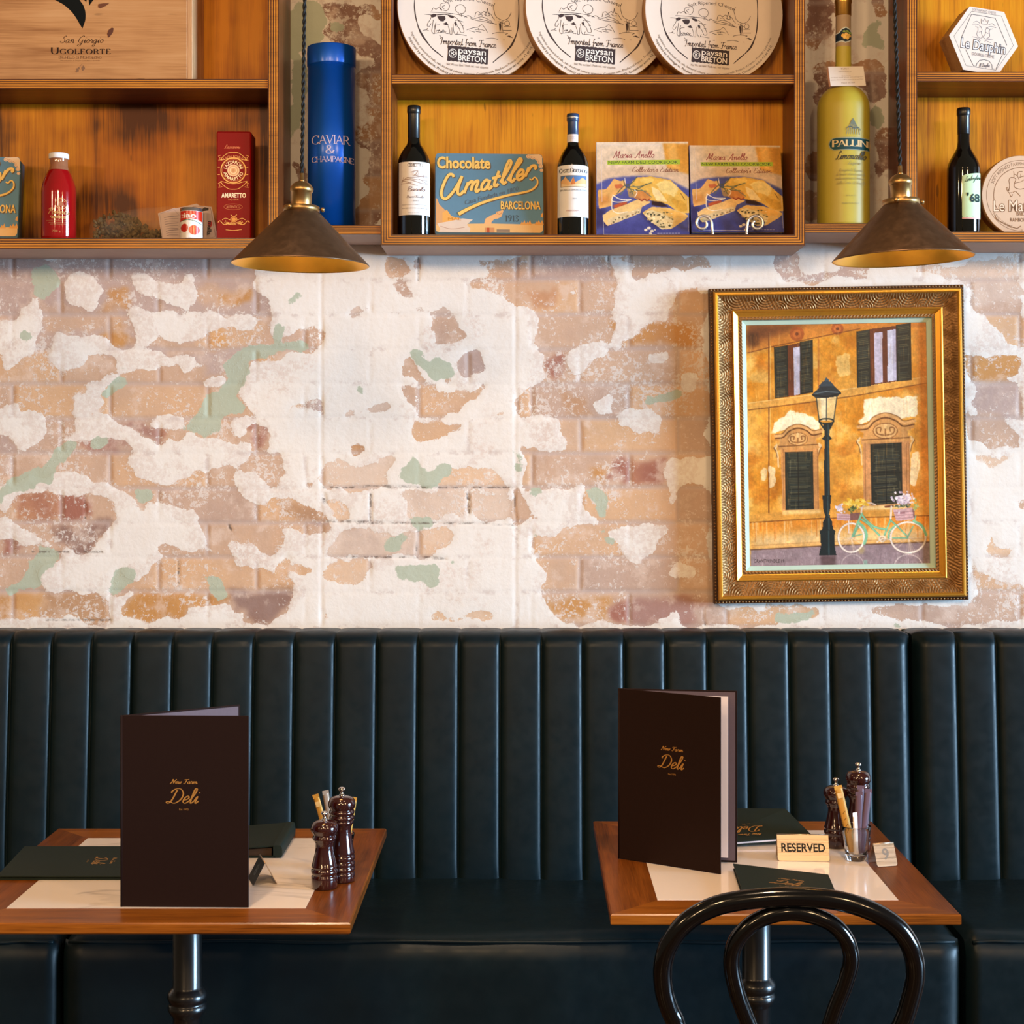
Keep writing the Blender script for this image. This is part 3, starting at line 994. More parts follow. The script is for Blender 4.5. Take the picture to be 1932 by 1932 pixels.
 (BRN, G((90, 0), (330, 0), (330, 90), (260, 160), (340, 260), (200, 400), (90, 420))), (BRN, G((580, 0), (780, 0), (780, 190), (700, 90))),
 (BRN, G((90, 540), (330, 480), (480, 520), (700, 470), (780, 500), (780, 900), (640, 900), (600, 760), (300, 760), (200, 950), (110, 850), (200, 700), (140, 600))), (BRN, G((620, 1150), (780, 1100), (780, 1400), (650, 1500))),
 (BRN, G((90, 1300), (200, 1250), (180, 1500), (90, 1400))), (TAN, G((90, 1500), (190, 1600), (190, 1800), (90, 1850))),
]
GREEN = [
 A((165, 60), (260, 50), (330, 130), (340, 200), (260, 230), (190, 190)), A((1200, 500), (1260, 490), (1400, 470), (1560, 440), (1570, 490), (1440, 540), (1270, 570), (1250, 640), (1220, 750), (1270, 790), (1190, 830), (1170, 930), (1050, 960), (980, 920), (1070, 820), (1100, 740), (1160, 660), (1170, 540)),
 A((500, 690), (580, 630), (650, 610), (670, 640), (600, 690), (560, 740), (490, 740)), A((0, 1210), (70, 1130), (200, 1080), (270, 980), (360, 960), (340, 1030), (250, 1080), (210, 1170), (100, 1200), (30, 1270), (0, 1320)),
 A((400, 970), (520, 950), (520, 1000), (420, 1010)), A((700, 1190), (770, 1180), (780, 1250), (720, 1290), (690, 1250)), A((20, 1690), (140, 1630), (240, 1490), (270, 1500), (270, 1560), (220, 1680), (60, 1740)),
 A((590, 1640), (650, 1620), (670, 1680), (610, 1740), (580, 1700)), A((1040, 1640), (1120, 1680), (1160, 1770), (1110, 1780), (1080, 1700)), A((1410, 340), (1470, 340), (1470, 420), (1420, 430)),
 A((1470, 210), (1540, 180), (1530, 260), (1470, 260)), A((1150, 1110), (1190, 1100), (1180, 1150), (1150, 1150)), A((90, 430), (160, 420), (150, 470), (100, 480)), A((640, 550), (670, 545), (665, 590), (640, 590)),
 B((480, 450), (570, 420), (640, 470), (760, 490), (770, 570), (700, 590), (620, 540)), B((470, 1040), (490, 970), (560, 950), (620, 1000), (720, 970), (740, 990), (620, 1090), (520, 1090)), B((1640, 700), (1800, 640), (1840, 640), (1830, 680), (1640, 740)),
 B((400, 1300), (490, 1290), (480, 1390), (400, 1370)), B((430, 1440), (680, 1440), (620, 1550), (580, 1540), (450, 1500)), B((1340, 1100), (1400, 1100), (1480, 1170), (1460, 1260), (1400, 1200)), B((1450, 1270), (1490, 1280), (1480, 1390), (1440, 1340)),
 B((590, 20), (700, 8), (680, 40)), B((1000, 930), (1040, 930), (1040, 990), (1000, 1000)), B((720, 1420), (760, 1470), (730, 1480)), B((500, 1225), (600, 1215), (580, 1290), (540, 1280)), B((250, 630), (310, 635), (280, 690)), B((1110, 1060), (1170, 1050), (1160, 1120), (1130, 1120)), B((1110, 1310), (1160, 1300), (1140, 1360)),
 L((40, 0), (230, 0), (280, 120), (280, 300), (160, 420), (160, 900), (60, 1150), (40, 900)), L((300, 200), (380, 190), (430, 250), (370, 280), (300, 260)), G((600, 250), (700, 200), (780, 200), (780, 450), (700, 430), (600, 330)), G((650, 950), (780, 880), (780, 1100), (660, 1080)),
 H((430, 1830), (560, 1840), (560, 1910), (400, 1900)), H((980, 1880), (1040, 1870), (1030, 1930)),
]
CHIPS = [  # white left standing inside bare areas
 B((1620, 480), (1720, 480), (1690, 530), (1650, 530)), B((1255, 165), (1310, 165), (1300, 190), (1270, 195)), B((1250, 380), (1350, 430), (1330, 435), (1260, 400)), B((1540, 730), (1690, 740), (1640, 800), (1480, 790)), B((1740, 1500), (1800, 1440), (1860, 1480), (1800, 1520)),
 B((1660, 1700), (1740, 1690), (1780, 1730), (1680, 1740)), A((890, 150), (980, 160), (960, 230), (900, 200)), A((1240, 1130), (1290, 1130), (1270, 1230), (1200, 1230)), A((980, 1180), (1020, 1190), (1010, 1230)), H((1440, 1320), (1628, 1230), (1628, 1280), (1480, 1360)),
]
bare = np.zeros((NZW, NXW))
grn = np.zeros((NZW, NXW))
bcol = np.zeros((NZW, NXW, 3))
bw = np.zeros((NZW, NXW))
def lay(colr, pts):
    r_ = poly_mask(NZW, NXW, [wpix(*p) for p in pts])
    if r_:
        bare[r_[0]] = np.maximum(bare[r_[0]], r_[1])
        bcol[r_[0]] = np.where(r_[1][..., None], np.array(colr, float), bcol[r_[0]])
        bw[r_[0]] = np.maximum(bw[r_[0]], r_[1])


for colr, pts in BASE:
    lay(colr, pts)
for pts in WHITE:
    r_ = poly_mask(NZW, NXW, [wpix(*p) for p in pts])
    if r_:
        bare[r_[0]] = np.where(r_[1], 0, bare[r_[0]])
keep_ = bare.copy()
for colr, pts in BARE:
    lay(colr, pts)
# where white was traced it wins over the loose brick outlines
for pts in WHITE:
    r_ = poly_mask(NZW, NXW, [wpix(*p) for p in pts])
    if r_:
        bare[r_[0]] = np.where(r_[1], 0, bare[r_[0]])
for pts in CHIPS:
    r_ = poly_mask(NZW, NXW, [wpix(*p) for p in pts])
    if r_:
        bare[r_[0]] = np.where(r_[1], 0, bare[r_[0]])
for pts in GREEN:
    r_ = poly_mask(NZW, NXW, [wpix(*p) for p in pts])
    if r_:
        grn[r_[0]] = np.maximum(grn[r_[0]], r_[1])
wb = blur(bw, 1)[..., None] + 1e-4
bcol = (blur(bcol * bw[..., None], 1) + 1e-4 * np.array(TAN)) / wb
# hand-torn outlines: shift every cell by a little noise
jw, iw = np.meshgrid(np.arange(NZW), np.arange(NXW), indexing='ij')
jw = np.clip(jw + ((fbm(NZW, NXW, 22, 5, .7) - .5) * 20).round().astype(int), 0, NZW - 1)
iw = np.clip(iw + ((fbm(NZW, NXW, 22, 5, .7) - .5) * 26).round().astype(int), 0, NXW - 1)
bare, grn, bcol = bare[jw, iw], grn[jw, iw], bcol[jw, iw]
bcol = blur(bcol, 1)
wide = blur(blur(bare, 12), 12)
bare, grn = blur(blur(bare, 2), 1), blur(blur(grn, 2), 1)
jj, ii = np.meshgrid(np.arange(NZW), np.arange(NXW), indexing='ij')
XW, ZW = WX0 + ii * WST, WZ1 - jj * WST
PXW, PYW = CX + XW / wk, CY + (EYE - ZW) / wk
# mortar lines: running bond, 65.4 px a course
cour = (PYW - 528.0 + 3 * (vnoise(NZW, NXW, 60) - .5)) / 65.4
row = np.floor(cour).astype(int)
dy = np.abs(cour - np.round(cour)) * 65.4
off = np.where(row % 2 == 0, 699.0, 791.0)
off = np.where(PXW > 980, off + 28, off)
off = np.where(PXW < 605, off - 32, off)
cx_ = (PXW - off + 4 * (vnoise(NZW, NXW, 60) - .5)) / 184.0
dx = np.abs(cx_ - np.round(cx_)) * 184.0
bid = row * 57 + np.floor(cx_).astype(int) * 13
mort = np.maximum(np.clip(1.25 - dy / 5.5, 0, 1), np.clip(1.25 - dx / 5.0, 0, 1))
tone = (np.sin(bid * 12.9898) * 43758.5453) % 1.0
# the straight edges of the bricked-up opening
edge = np.maximum(np.clip(1.2 - np.abs(PXW - 606) / 3.5, 0, 1), np.clip(1.2 - np.abs(PXW - 972) / 3.5, 0, 1)) * (PYW > 515)
crack = np.zeros_like(mort)
for x0, y0, x1, y1, w_ in ((612, 932, 613, 948, 4), (607, 921, 720, 917, 1.5), (720, 918, 975, 921, 2.0), (608, 984, 860, 988, 2.2), (858, 986, 968, 990, 1.2), (700, 932, 700, 984, 2.0), (883, 934, 884, 966, 3.0), (970, 930, 974, 984, 2.0), (655, 1050, 842, 1053, 1.8),
                           (788, 1002, 786, 1048, 1.2), (432, 990, 436, 1000, 2), (788, 488, 788, 528, 2), (150, 1041, 194, 1042, 1.5), (60, 1041, 130, 1042, 1.5), (162, 935, 161, 978, 1.5), (85, 1170, 210, 1171, 1.8), (336, 1058, 338, 1105, 1.2), (1148, 480, 1150, 520, 1.5), (1326, 1150, 1330, 1180, 1.5)):
    dxx, dyy = x1 - x0, y1 - y0
    t_ = np.clip(((PXW - x0) * dxx + (PYW - y0) * dyy) / (dxx * dxx + dyy * dyy), 0, 1)
    d_ = np.hypot(PXW - x0 - t_ * dxx, PYW - y0 - t_ * dyy)
    crack = np.maximum(crack, np.clip(w_ * .8 + .8 - d_, 0, 1))
und = fbm(NZW, NXW, 70, 5) - .5
ywall = WALL - (1 - bare) * 0.0010 + mort * (0.0004 + bare * 0.0016) + edge * .0008 + crack * .0015 + und * 0.004
ywall = np.minimum(ywall, WALL + 0.004)

wt = NT('painted_brick')
E_, GR, MO, CK, BC = (wt.attr(n).outputs['Fac' if n != 'bcol' else 'Color'] for n in ('bare', 'green', 'mort', 'crack', 'bcol'))
WD = wt.attr('wide').outputs['Fac']
TN = wt.attr('tone').outputs['Fac']
na, nb, nc, nd_ = wt.noise(26, 9, .7), wt.noise(110, 5, .7), wt.noise(9, 4, .55), wt.noise(300, 2, .5)
e1 = wt.math('ADD', E_, wt.math('MULTIPLY', wt.math('SUBTRACT', na, .5), 1.5))
e1 = wt.math('ADD', e1, wt.math('MULTIPLY', wt.math('SUBTRACT', nb, .5), .7))
e1 = wt.math('MULTIPLY', wt.ramp(e1, .47, .54), wt.ramp(E_, .03, .16))
speck = wt.ramp(wt.math('ADD', nb, wt.math('MULTIPLY', nc, .5)), .80, .90, 0, .85)
e1 = wt.math('MULTIPLY', e1, wt.math('SUBTRACT', 1.0, speck))
bmul = wt.math('ADD', .80, wt.math('MULTIPLY', wt.math('ADD', nc, wt.math('ADD', wt.math('MULTIPLY', nd_, .25), wt.math('MULTIPLY', TN, .22))), .42))
cmb = wt.n('ShaderNodeCombineColor')
for i in range(3):
    wt.l(bmul, cmb.inputs[i])
hue = wt.math('ADD', TN, wt.math('MULTIPLY', wt.math('SUBTRACT', nc, .5), .9))
brick = wt.mix(wt.ramp(hue, .45, .95, 0, .5), BC, S(210, 166, 118))
brick = wt.mix(wt.ramp(hue, .02, .4, .4, 0), brick, S(178, 154, 146))
brick = wt.mix(1.0, brick, cmb.outputs[0], 'MULTIPLY')
brick = wt.mix(wt.ramp(wt.noise(16, 5, .65), .50, .68, 0, .55), brick, S(230, 208, 192))
brick = wt.mix(wt.math('MULTIPLY', MO, .55), brick, S(190, 172, 166))
white = wt.mix(nc, S(230, 222, 214), S(241, 236, 229))
wash = wt.math('ADD', WD, wt.math('MULTIPLY', wt.math('SUBTRACT', wt.noise(13, 7, .7), .5), 1.5))
wash = wt.math('MULTIPLY', wt.math('MULTIPLY', wt.ramp(wash, .36, .46), wt.ramp(WD, .05, .2)), wt.ramp(nb, .36, .6, .0, .38))
thin = wt.math('MULTIPLY', wt.ramp(wt.noise(5.5, 6, .68), .56, .66), wt.ramp(nb, .42, .62, 0, .55))
white = wt.mix(wash, white, S(206, 180, 166))
white = wt.mix(thin, white, S(214, 190, 176))
white = wt.mix(wt.math('MULTIPLY', wt.math('MULTIPLY', MO, wt.ramp(na, .52, .62)), .55), white, S(198, 180, 172))
c1 = wt.mix(e1, white, brick)
g1 = wt.math('ADD', GR, wt.math('MULTIPLY', wt.math('SUBTRACT', wt.noise(28, 7, .7), .5), 1.8))
g1 = wt.math('MULTIPLY', wt.ramp(g1, .44, .56), wt.ramp(GR, .03, .15))
c1 = wt.mix(wt.math('MULTIPLY', g1, .92), c1, wt.mix(nc, S(170, 182, 160), S(190, 198, 178)))
c1 = wt.mix(wt.math('MULTIPLY', CK, wt.math('MULTIPLY', wt.ramp(nb, .3, .55), wt.ramp(wt.noise(45, 3, .6), .42, .58, .1, .9))), c1, S(92, 76, 66))
wt.l(c1, wt.b.inputs['Base Color'])
wt.b.inputs['Roughness'].default_value = .75
wt.b.inputs['Specular IOR Level'].default_value = .3
bh = wt.math('ADD', wt.math('MULTIPLY', e1, -.5), wt.math('MULTIPLY', wt.noise(60, 6, .65), .8))
wt.bump(bh, .35, .003)

me = bpy.data.meshes.new('wall_back')
vv = np.stack([XW, ywall, ZW], -1).reshape(-1, 3)
q = (np.arange(NZW - 1)[:, None] * NXW + np.arange(NXW - 1)[None, :]).ravel()
qf = np.stack([q, q + NXW, q + NXW + 1, q + 1], -1)
ext = np.array([(-3.4, WALL, 0), (3.4, WALL, 0), (3.4, WALL, WZ0), (-3.4, WALL, WZ0), (WX0, WALL, WZ0), (WX1, WALL, WZ0), (WX0, WALL, WZ1), (WX1, WALL, WZ1), (-3.4, WALL, WZ1), (3.4, WALL, WZ1)])
o_ = len(vv)
allf = [tuple(f) for f in qf] + [tuple(i + o_ for i in f) for f in ((0, 1, 2, 3), (3, 4, 6, 8), (5, 2, 9, 7))]
me.from_pydata(np.vstack([vv, ext]).tolist(), [], allf)
for nm, arr in (('bare', bare), ('wide', wide), ('green', grn), ('mort', mort), ('crack', crack), ('tone', tone)):
    a_ = me.attributes.new(nm, 'FLOAT', 'POINT')
    a_.data.foreach_set('value', np.concatenate([arr.ravel(), np.zeros(10)]).astype(np.float32))
a_ = me.attributes.new('bcol', 'FLOAT_COLOR', 'POINT')
bl = np.concatenate([lin_a(bcol).reshape(-1, 3), np.zeros((10, 3)) + .3])
a_.data.foreach_set('color', np.concatenate([bl, np.ones((len(bl), 1))], 1).astype(np.float32).ravel())
me.polygons.foreach_set('use_smooth', [True] * len(me.polygons))
me.materials.append(wt.m)
me.update()
tag(put('wall_back', me), kind='structure')

fl = M()
fl.box(-3.4, 3.4, -1.5, WALL, -.05, 0)
tag(fl.build('floor', WOOD('floor_boards', ((50, 32, 20), (84, 56, 36), (110, 76, 48)), 0, .4)), kind='structure')

# ---------------------------------------------------------------- wooden shelving on the wall
ply_l = WOOD('plywood_edge_light', ((150, 84, 18), (196, 120, 32), (216, 140, 46)), 0, .45, 0, 10)
ply_d = WOOD('plywood_edge_dark', ((52, 20, 5), (74, 30, 8), (104, 46, 14)), 0, .45, .1, 10)
ply_f = WOOD('stained_plywood', ((60, 24, 8), (92, 40, 12), (122, 58, 18)), 0, .4, .12, 5)
ply_v = WOOD('stained_plywood_upright', ((64, 26, 8), (98, 44, 12), (130, 64, 20)), 2, .4, .12, 5)
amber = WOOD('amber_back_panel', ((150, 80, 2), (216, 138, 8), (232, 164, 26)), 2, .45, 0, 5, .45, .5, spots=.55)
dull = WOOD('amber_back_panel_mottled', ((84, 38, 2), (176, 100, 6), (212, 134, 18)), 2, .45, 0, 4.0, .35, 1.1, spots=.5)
under = P('bounce_tinted_underside', (176, 150, 138), .6, var=.15, scale=12)  # pale mauve puts the bounce light from below into the board colour


def board(name, parent, quad, y0, y1, faces, bottom=None, n=9):
    """a plywood board; quad = outer edge start, outer edge end, inner end, inner start in (x,z); layers show on the front"""
    m = M()
    o0, o1, i1, i0 = [np.array(p, float) for p in quad]
    for k in range(n):
        a, b = k / n, (k + 1) / n
        p = [o0 + (i0 - o0) * a, o1 + (i1 - o1) * a, o1 + (i1 - o1) * b, o0 + (i0 - o0) * b]
        m.add([(t[0], y0, t[1]) for t in p], [(0, 1, 2, 3)], (0, 1)[k % 2 == 0])
    V = [(t[0], y, t[1]) for y in (y0, y1) for t in (o0, o1, i1, i0)]
    m.add(V, [(4, 7, 6, 5), (3, 2, 6, 7), (1, 5, 6, 2), (0, 3, 7, 4)], 2)
    m.add(V, [(0, 4, 5, 1)], 3 if bottom else 2)
    return m.build(name, [ply_l, ply_d, faces] + ([bottom] if bottom else []), parent)


ck = CAB / F


def zx(pxv, pyv):
    return ((pxv - CX) * ck, EYE - (pyv - CY) * ck)


def cabinet(label, xl, xr, ybot, yshelf, back, th=20.5, ytop=-260):
    """outer left, outer right, bottom-board top, shelf top in photo pixels at the front plane"""
    t = thing('shelf_cabinet', label, 'shelf', group=None)
    yb = WALL - .006
    b0, b1 = zx(xl, ybot + th), zx(xr, ybot + th)
    bi0, bi1 = zx(xl + th, ybot), zx(xr - th, ybot)
    t0, t1 = zx(xl, ytop), zx(xr, ytop)
    ti0, ti1 = zx(xl + th, ytop + th), zx(xr - th, ytop + th)
    board('bottom_board', t, (b0, b1, bi1, bi0), CAB, yb, ply_f, under)
    board('top_board', t, (t1, t0, ti0, ti1), CAB, yb, ply_f)
    board('side_panel', t, (t0, b0, bi0, ti0), CAB, yb, ply_v)
    board('side_panel', t, (b1, t1, ti1, bi1), CAB, yb, ply_v)
    s0, s1 = zx(xl + th, yshelf + 18.5), zx(xr - th, yshelf + 18.5)
    e0, e1 = zx(xl + th, yshelf), zx(xr - th, yshelf)
    board('shelf', t, (s0, s1, e1, e0), CAB + .002, yb, ply_f)
    m = M()
    m.box(bi0[0], bi1[0], WALL - .024, yb, bi0[1], ti0[1])
    m.build('back_panel', back, t)
    return t


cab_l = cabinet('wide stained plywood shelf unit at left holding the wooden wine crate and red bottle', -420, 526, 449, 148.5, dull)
cab_c = cabinet('stained plywood shelf unit in the middle holding three round cheese boxes and two cookbooks', 718.5, 1519, 442.5, 140, amber)
cab_r = cabinet('stained plywood shelf unit at right holding the six-sided cheese box', 1710, 2420, 437, 135, amber)
ZB = lambda y: EYE - (y - CY) * ck
Z_L, Z_C, Z_R = ZB(449) + .0004, ZB(442.5) + .0004, ZB(437) + .0004
ZS_L, ZS_C, ZS_R = ZB(148.5) + .0004, ZB(140) + .0004, ZB(135) + .0004


def gap_shelf(label, xl, xr, ytop, th=17.5):
    m = M()
    k = board('wall_shelf', None, (zx(xl + .4, ytop + th), zx(xr - .4, ytop + th), zx(xr - .4, ytop), zx(xl + .4, ytop)), CAB + .004, WALL - .006, ply_f, under)
    return tag(k, label, 'shelf')


gap_shelf('short plywood shelf bridging the gap under the tall blue tube', 526, 718.5, 424.5)
gap_shelf('short plywood shelf bridging the gap under the yellow bottle', 1519, 1710, 421)
Z_GL, Z_GR = ZB(424.5) + .0004, ZB(421) + .0004

# ---------------------------------------------------------------- banquette benches
lt = NT('dark_teal_leather')
ln = lt.noise(14, 4, .6)
lt.l(lt.mix(ln, S(8, 20, 25), S(13, 30, 36)), lt.b.inputs['Base Color'])
lt.l(lt.ramp(lt.noise(30, 5, .65), .3, .7, .33, .46), lt.b.inputs['Roughness'])
lt.b.inputs['Specular IOR Level'].default_value = .2
lt.bump(lt.noise(420, 3, .6), .06, chain=lt.bump(lt.noise(16, 3, .5, stretch=(1, 1, .6)), .10, .004))
leather = lt.m
SEATZ, SEATY = 0.546, 3.30


def backrest(parent, seams, e0, e1):
    """fluted back; seams in metres; e0/e1 round the ends over"""
    m = M()
    prof = []
    for i in range(15):
        t = i / 14
        prof.append((3.752 + .044 * t ** 1.2, .50 + (1.085 - .50) * t, 0.0))
    rr = .034
    for i in range(1, 9):
        a = R(90) * i / 8
        prof.append((3.796 + rr - rr * math.cos(a), 1.085 + rr * math.sin(a), 0.0))
    prof += [(3.86, 1.1185, 0), (3.922, 1.116, 0)]
    rows = []
    ts = [0, .012, .03, .06, .11, .18, .3, .42, .5, .58, .7, .82, .89, .94, .97, .988, 1]
    cols = []
    for k in range(len(seams) - 1):
        a, b = seams[k], seams[k + 1]
        for j, t in enumerate(ts[:-1] if k < len(seams) - 2 else ts):
            u = abs(2 * t - 1)
            d = .0105 * (1 - u ** 9) + .0035 * (1 - u * u)
            x = a + (b - a) * t
            w = 1.0
            if k == 0 and e0 and t < .35:
                w = 1 - (1 - t / .35) ** 3
                d = d * w - .022 * (1 - w)
            if k == len(seams) - 2 and e1 and t > .65:
                w = 1 - (1 - (1 - t) / .35) ** 3
                d = d * w - .022 * (1 - w)
            cols.append((x, d))
    for i, (y, z, _) in enumerate(prof):
        p, q = prof[max(0, i - 1)], prof[min(len(prof) - 1, i + 1)]
        ny, nz = -(q[1] - p[1]), (q[0] - p[0])
        l_ = math.hypot(ny, nz) or 1
        f = min(1, i / 2.0 + .3) * (1 if i < 16 else max(.22, 1 - (i - 15) * .16))
        rows.append([(x, y + ny / l_ * d * f, z + nz / l_ * d * f) for x, d in cols])
    m.grid(rows)
    nC = len(cols)
    # ends and back
    for ci in (0, nC - 1):
        loop = [rows[i][ci] for i in range(len(rows))] + [(cols[ci][0], 3.924, .5)]
        m.add(loop, [tuple(range(len(loop)))] if ci == 0 else [tuple(reversed(range(len(loop))))])
    x0, x1 = cols[0][0], cols[-1][0]
    m.add([(x0, 3.924, .5), (x1, 3.924, .5), (x1, 3.922, 1.116), (x0, 3.922, 1.116)], [(0, 1, 2, 3)])
    m.build('backrest', leather, parent)
    # stitched welt along every seam
    w = M()
    for sx in seams[1:-1]:
        pts = [(sx, prof[i][0] + (.0035 if i < 15 else .002), prof[i][1] + (0 if i < 15 else -.002)) for i in range(1, len(prof) - 1)]
        w.tube(pts, .0022, 6)
    if len(seams) > 2:
        w.build('welt', leather, parent)


def seat(parent, x0, x1, wr):
    m = M()
    nx_, rows = 80, []
    prof = [(SEATY + .012, .17), (SEATY, .19)] + [(SEATY, .2 + .29 * i / 8) for i in range(9)] + [(SEATY + .004, .508), (SEATY + .016, .528), (SEATY + .036, .5395)] + [(SEATY + .06 + .38 * i / 8, .5435 + .004 * math.sin(math.pi * i / 8)) for i in range(9)] + [(3.752, .545)]
    rg = np.random.default_rng(wr)
    ws = rg.random((6, 3))
    for i, (y, z) in enumerate(prof):
        r_ = []
        for k in range(nx_ + 1):
            t = k / nx_
            x = x0 + (x1 - x0) * t
            e = min(t, 1 - t) * (x1 - x0)
            rd = max(0, 1 - e / .03)
            ins = .02 * rd ** 3
            yy, zz = y, z
            if i < 13:
                yy += ins
                s_ = sum(math.sin(x * (9 + 25 * w[0]) + 6 * w[1] + z * 14 * (w[2] - .5)) for w in ws) / 6
                yy += .006 * s_ * math.sin(math.pi * min(1, max(0, (z - .19) / .33)))
            else:
                zz -= ins * .9
                zz += .004 * math.sin(x * 7 + wr) * math.sin(y * 9)
            r_.append((x, yy, zz))
        rows.append(r_)
    m.grid(rows)
    for ci in (0, nx_):
        loop = [rows[i][ci] for i in range(len(rows))] + [(rows[0][ci][0], 3.752, .17)]
        m.add(loop, [tuple(range(len(loop)))] if ci == 0 else [tuple(reversed(range(len(loop))))])
    m.build('seat', leather, parent)
    p = M()
    p.tube([(x0 + .012 + (x1 - x0 - .024) * k / 40, SEATY + .013 + .002 * math.sin(k), .5285 + .0015 * math.sin(k * .7 + wr)) for k in range(41)], .0038, 8)
    p.build('piping', leather, parent)
    b = M()
    b.box(x0, x1, SEATY + .06, 3.92, 0, .17)
    b.build('base', P('bench_plinth', (18, 22, 24), .6), parent)


sk = 3.787 / F
sx = lambda p: (p - CX) * sk
mainS = [249, 325, 400, 478, 555, 632, 711, 788, 866, 944, 1022, 1100, 1178, 1256, 1335, 1411, 1490, 1568, 1645]
b1 = thing('banquette_bench', 'long dark teal leather bench with fluted back between the two end gaps, behind both tables', 'bench', (0, 0, 0))
backrest(b1, [sx(p) for p in mainS] + [.918], False, True)
seat(b1, -.966, .905, 3)
b2 = thing('banquette_bench', 'dark teal leather bench at the far right beyond the gap, past the reserved table', 'bench', (0, 0, 0))
backrest(b2, [.925] + [sx(p) for p in (1806, 1881, 1958, 2036, 2114, 2190)], True, False)
seat(b2, .918, 1.515, 5)
b3 = thing('banquette_bench', 'dark teal leather bench at far left, its corner showing under the left table', 'bench', (0, 0, 0))
backrest(b3, [sx(p) for p in (-135, -57, 20, 97, 172, 249)], False, False)
seat(b3, -1.44, -.974, 8)

# ---------------------------------------------------------------- tables
tw = {0: WOOD('walnut_edge_long', ((84, 42, 8), (134, 74, 18), (164, 98, 30)), 0, .3, .2, 7, .5, .3),
      1: WOOD('walnut_edge_deep', ((72, 34, 8), (114, 60, 16), (144, 80, 26)), 1, .3, .2, 7, .5, .3)}
mt = NT('white_marble_laminate')
v1 = mt.noise(1.5, 5, .55, dist=1.2, stretch=(1, 2.6, 1))
vein = mt.math('SUBTRACT', 1.0, mt.ramp(mt.math('ABSOLUTE', mt.math('SUBTRACT', v1, .5)), 0, .022))
vein = mt.math('MULTIPLY', vein, mt.ramp(mt.noise(2.3, 2, .5), .42, .56))
mt.l(mt.mix(mt.math('MULTIPLY', vein, .55), mt.mix(mt.noise(4, 3), S(236, 220, 208), S(243, 230, 220)), S(150, 136, 130)), mt.b.inputs['Base Color'])
mt.b.inputs['Roughness'].default_value = .12
mt.b.inputs['Coat Weight'].default_value = .3
marble = mt.m
plain = P('plain_laminate', (240, 224, 212), .12, var=.03, scale=6, coat=.3)
iron = P('black_iron', (10, 11, 12), .32, .0, coat=.5, crough=.15)
TZ = .75


def table(label, x0, x1, y0, y1, top):
    cx_, cy_ = (x0 + x1) / 2, (y0 + y1) / 2
    t = thing('cafe_table', label, 'table', (cx_, cy_, 0))
    hx, hy, bd, th, r = (x1 - x0) / 2, (y1 - y0) / 2, .088, .0195, .0025
    z0, z1 = TZ - th, TZ
    for nm, ax, sg in (('edge_board', 0, -1), ('edge_board', 0, 1), ('edge_board', 1, -1), ('edge_board', 1, 1)):
        m = M()
        if ax == 0:
            o = [(-hx, sg * hy), (hx, sg * hy), (hx - bd, sg * (hy - bd)), (-hx + bd, sg * (hy - bd))]
        else:
            o = [(sg * hx, -hy), (sg * hx, hy), (sg * (hx - bd), hy - bd), (sg * (hx - bd), -hy + bd)]
        # eased outer edge
        q = [(p[0], p[1]) for p in o]
        out = [(p[0] * (1 - r / hx), p[1] * (1 - r / hy)) for p in q[:2]]
        V = [(q[0][0], q[0][1], z0 + r), (q[1][0], q[1][1], z0 + r), (q[0][0], q[0][1], z1 - r), (q[1][0], q[1][1], z1 - r),
             (out[0][0], out[0][1], z1), (out[1][0], out[1][1], z1), (q[3][0], q[3][1], z1), (q[2][0], q[2][1], z1),
             (out[0][0], out[0][1], z0), (out[1][0], out[1][1], z0), (q[3][0], q[3][1], z0), (q[2][0], q[2][1], z0)]
        m.add(V, [(0, 1, 3, 2), (2, 3, 5, 4), (4, 5, 7, 6), (1, 0, 8, 9), (9, 8, 10, 11), (6, 7, 11, 10), (0, 2, 4, 6, 10, 8), (1, 9, 11, 7, 5, 3)])
        m.build(nm, tw[ax], t)
    m = M()
    m.box(-hx + bd, hx - bd, -hy + bd, hy - bd, z0 + .001, z1 + .0004)
    m.build('inlay', top, t)
    m = M()
    pf = [(.0, z0 - .012), (.12, z0 - .012), (.12, z0)]
    m.lathe([(.13, z0 - .008), (.13, z0 - .0005)], 32)
    m.lathe([(.0275, .06), (.0275, .47), (.031, .476), (.036, .484), (.0375, .490), (.035, .497), (.033, .499), (.036, .503), (.0385, .511), (.036, .519), (.030, .526), (.0275, .53), (.0275, z0 - .008)], 36, cap0=False, cap1=False)
    m.build('pedestal', iron, t)
    m = M()
    m.lathe([(.21, 0), (.21, .012), (.19, .022), (.08, .038), (.05, .06), (.0275, .075)], 48)
    m.build('base', iron, t)
    return t


table('square cafe table at left, wood rim and marble inlay, under the upright brown menu', -.995, -.297, 2.685, 3.377, marble)
table('square cafe table at right, wood rim and white inlay, with the reserved sign on it', .145, .749, 2.737, 3.446, plain)

# ---------------------------------------------------------------- bentwood chair
lacq = P('black_lacquer', (5, 5, 6), .16, spec=.35, coat=.35, crough=.06)
ch = thing('bentwood_chair', 'black bentwood chair with looped back, pulled up to the table with the reserved sign', 'chair', (.40, 2.42, 0))


def chp(x, y, Y=None):
    z0_ = EYE - (y - CY) * 2.40 / F
    Yv = 2.40 + .06 * (0.88 - z0_) / .42       # the back leans towards the camera at the top
    p = U(x, y, Yv)
    return p - Vector((.40, 2.42, 0))


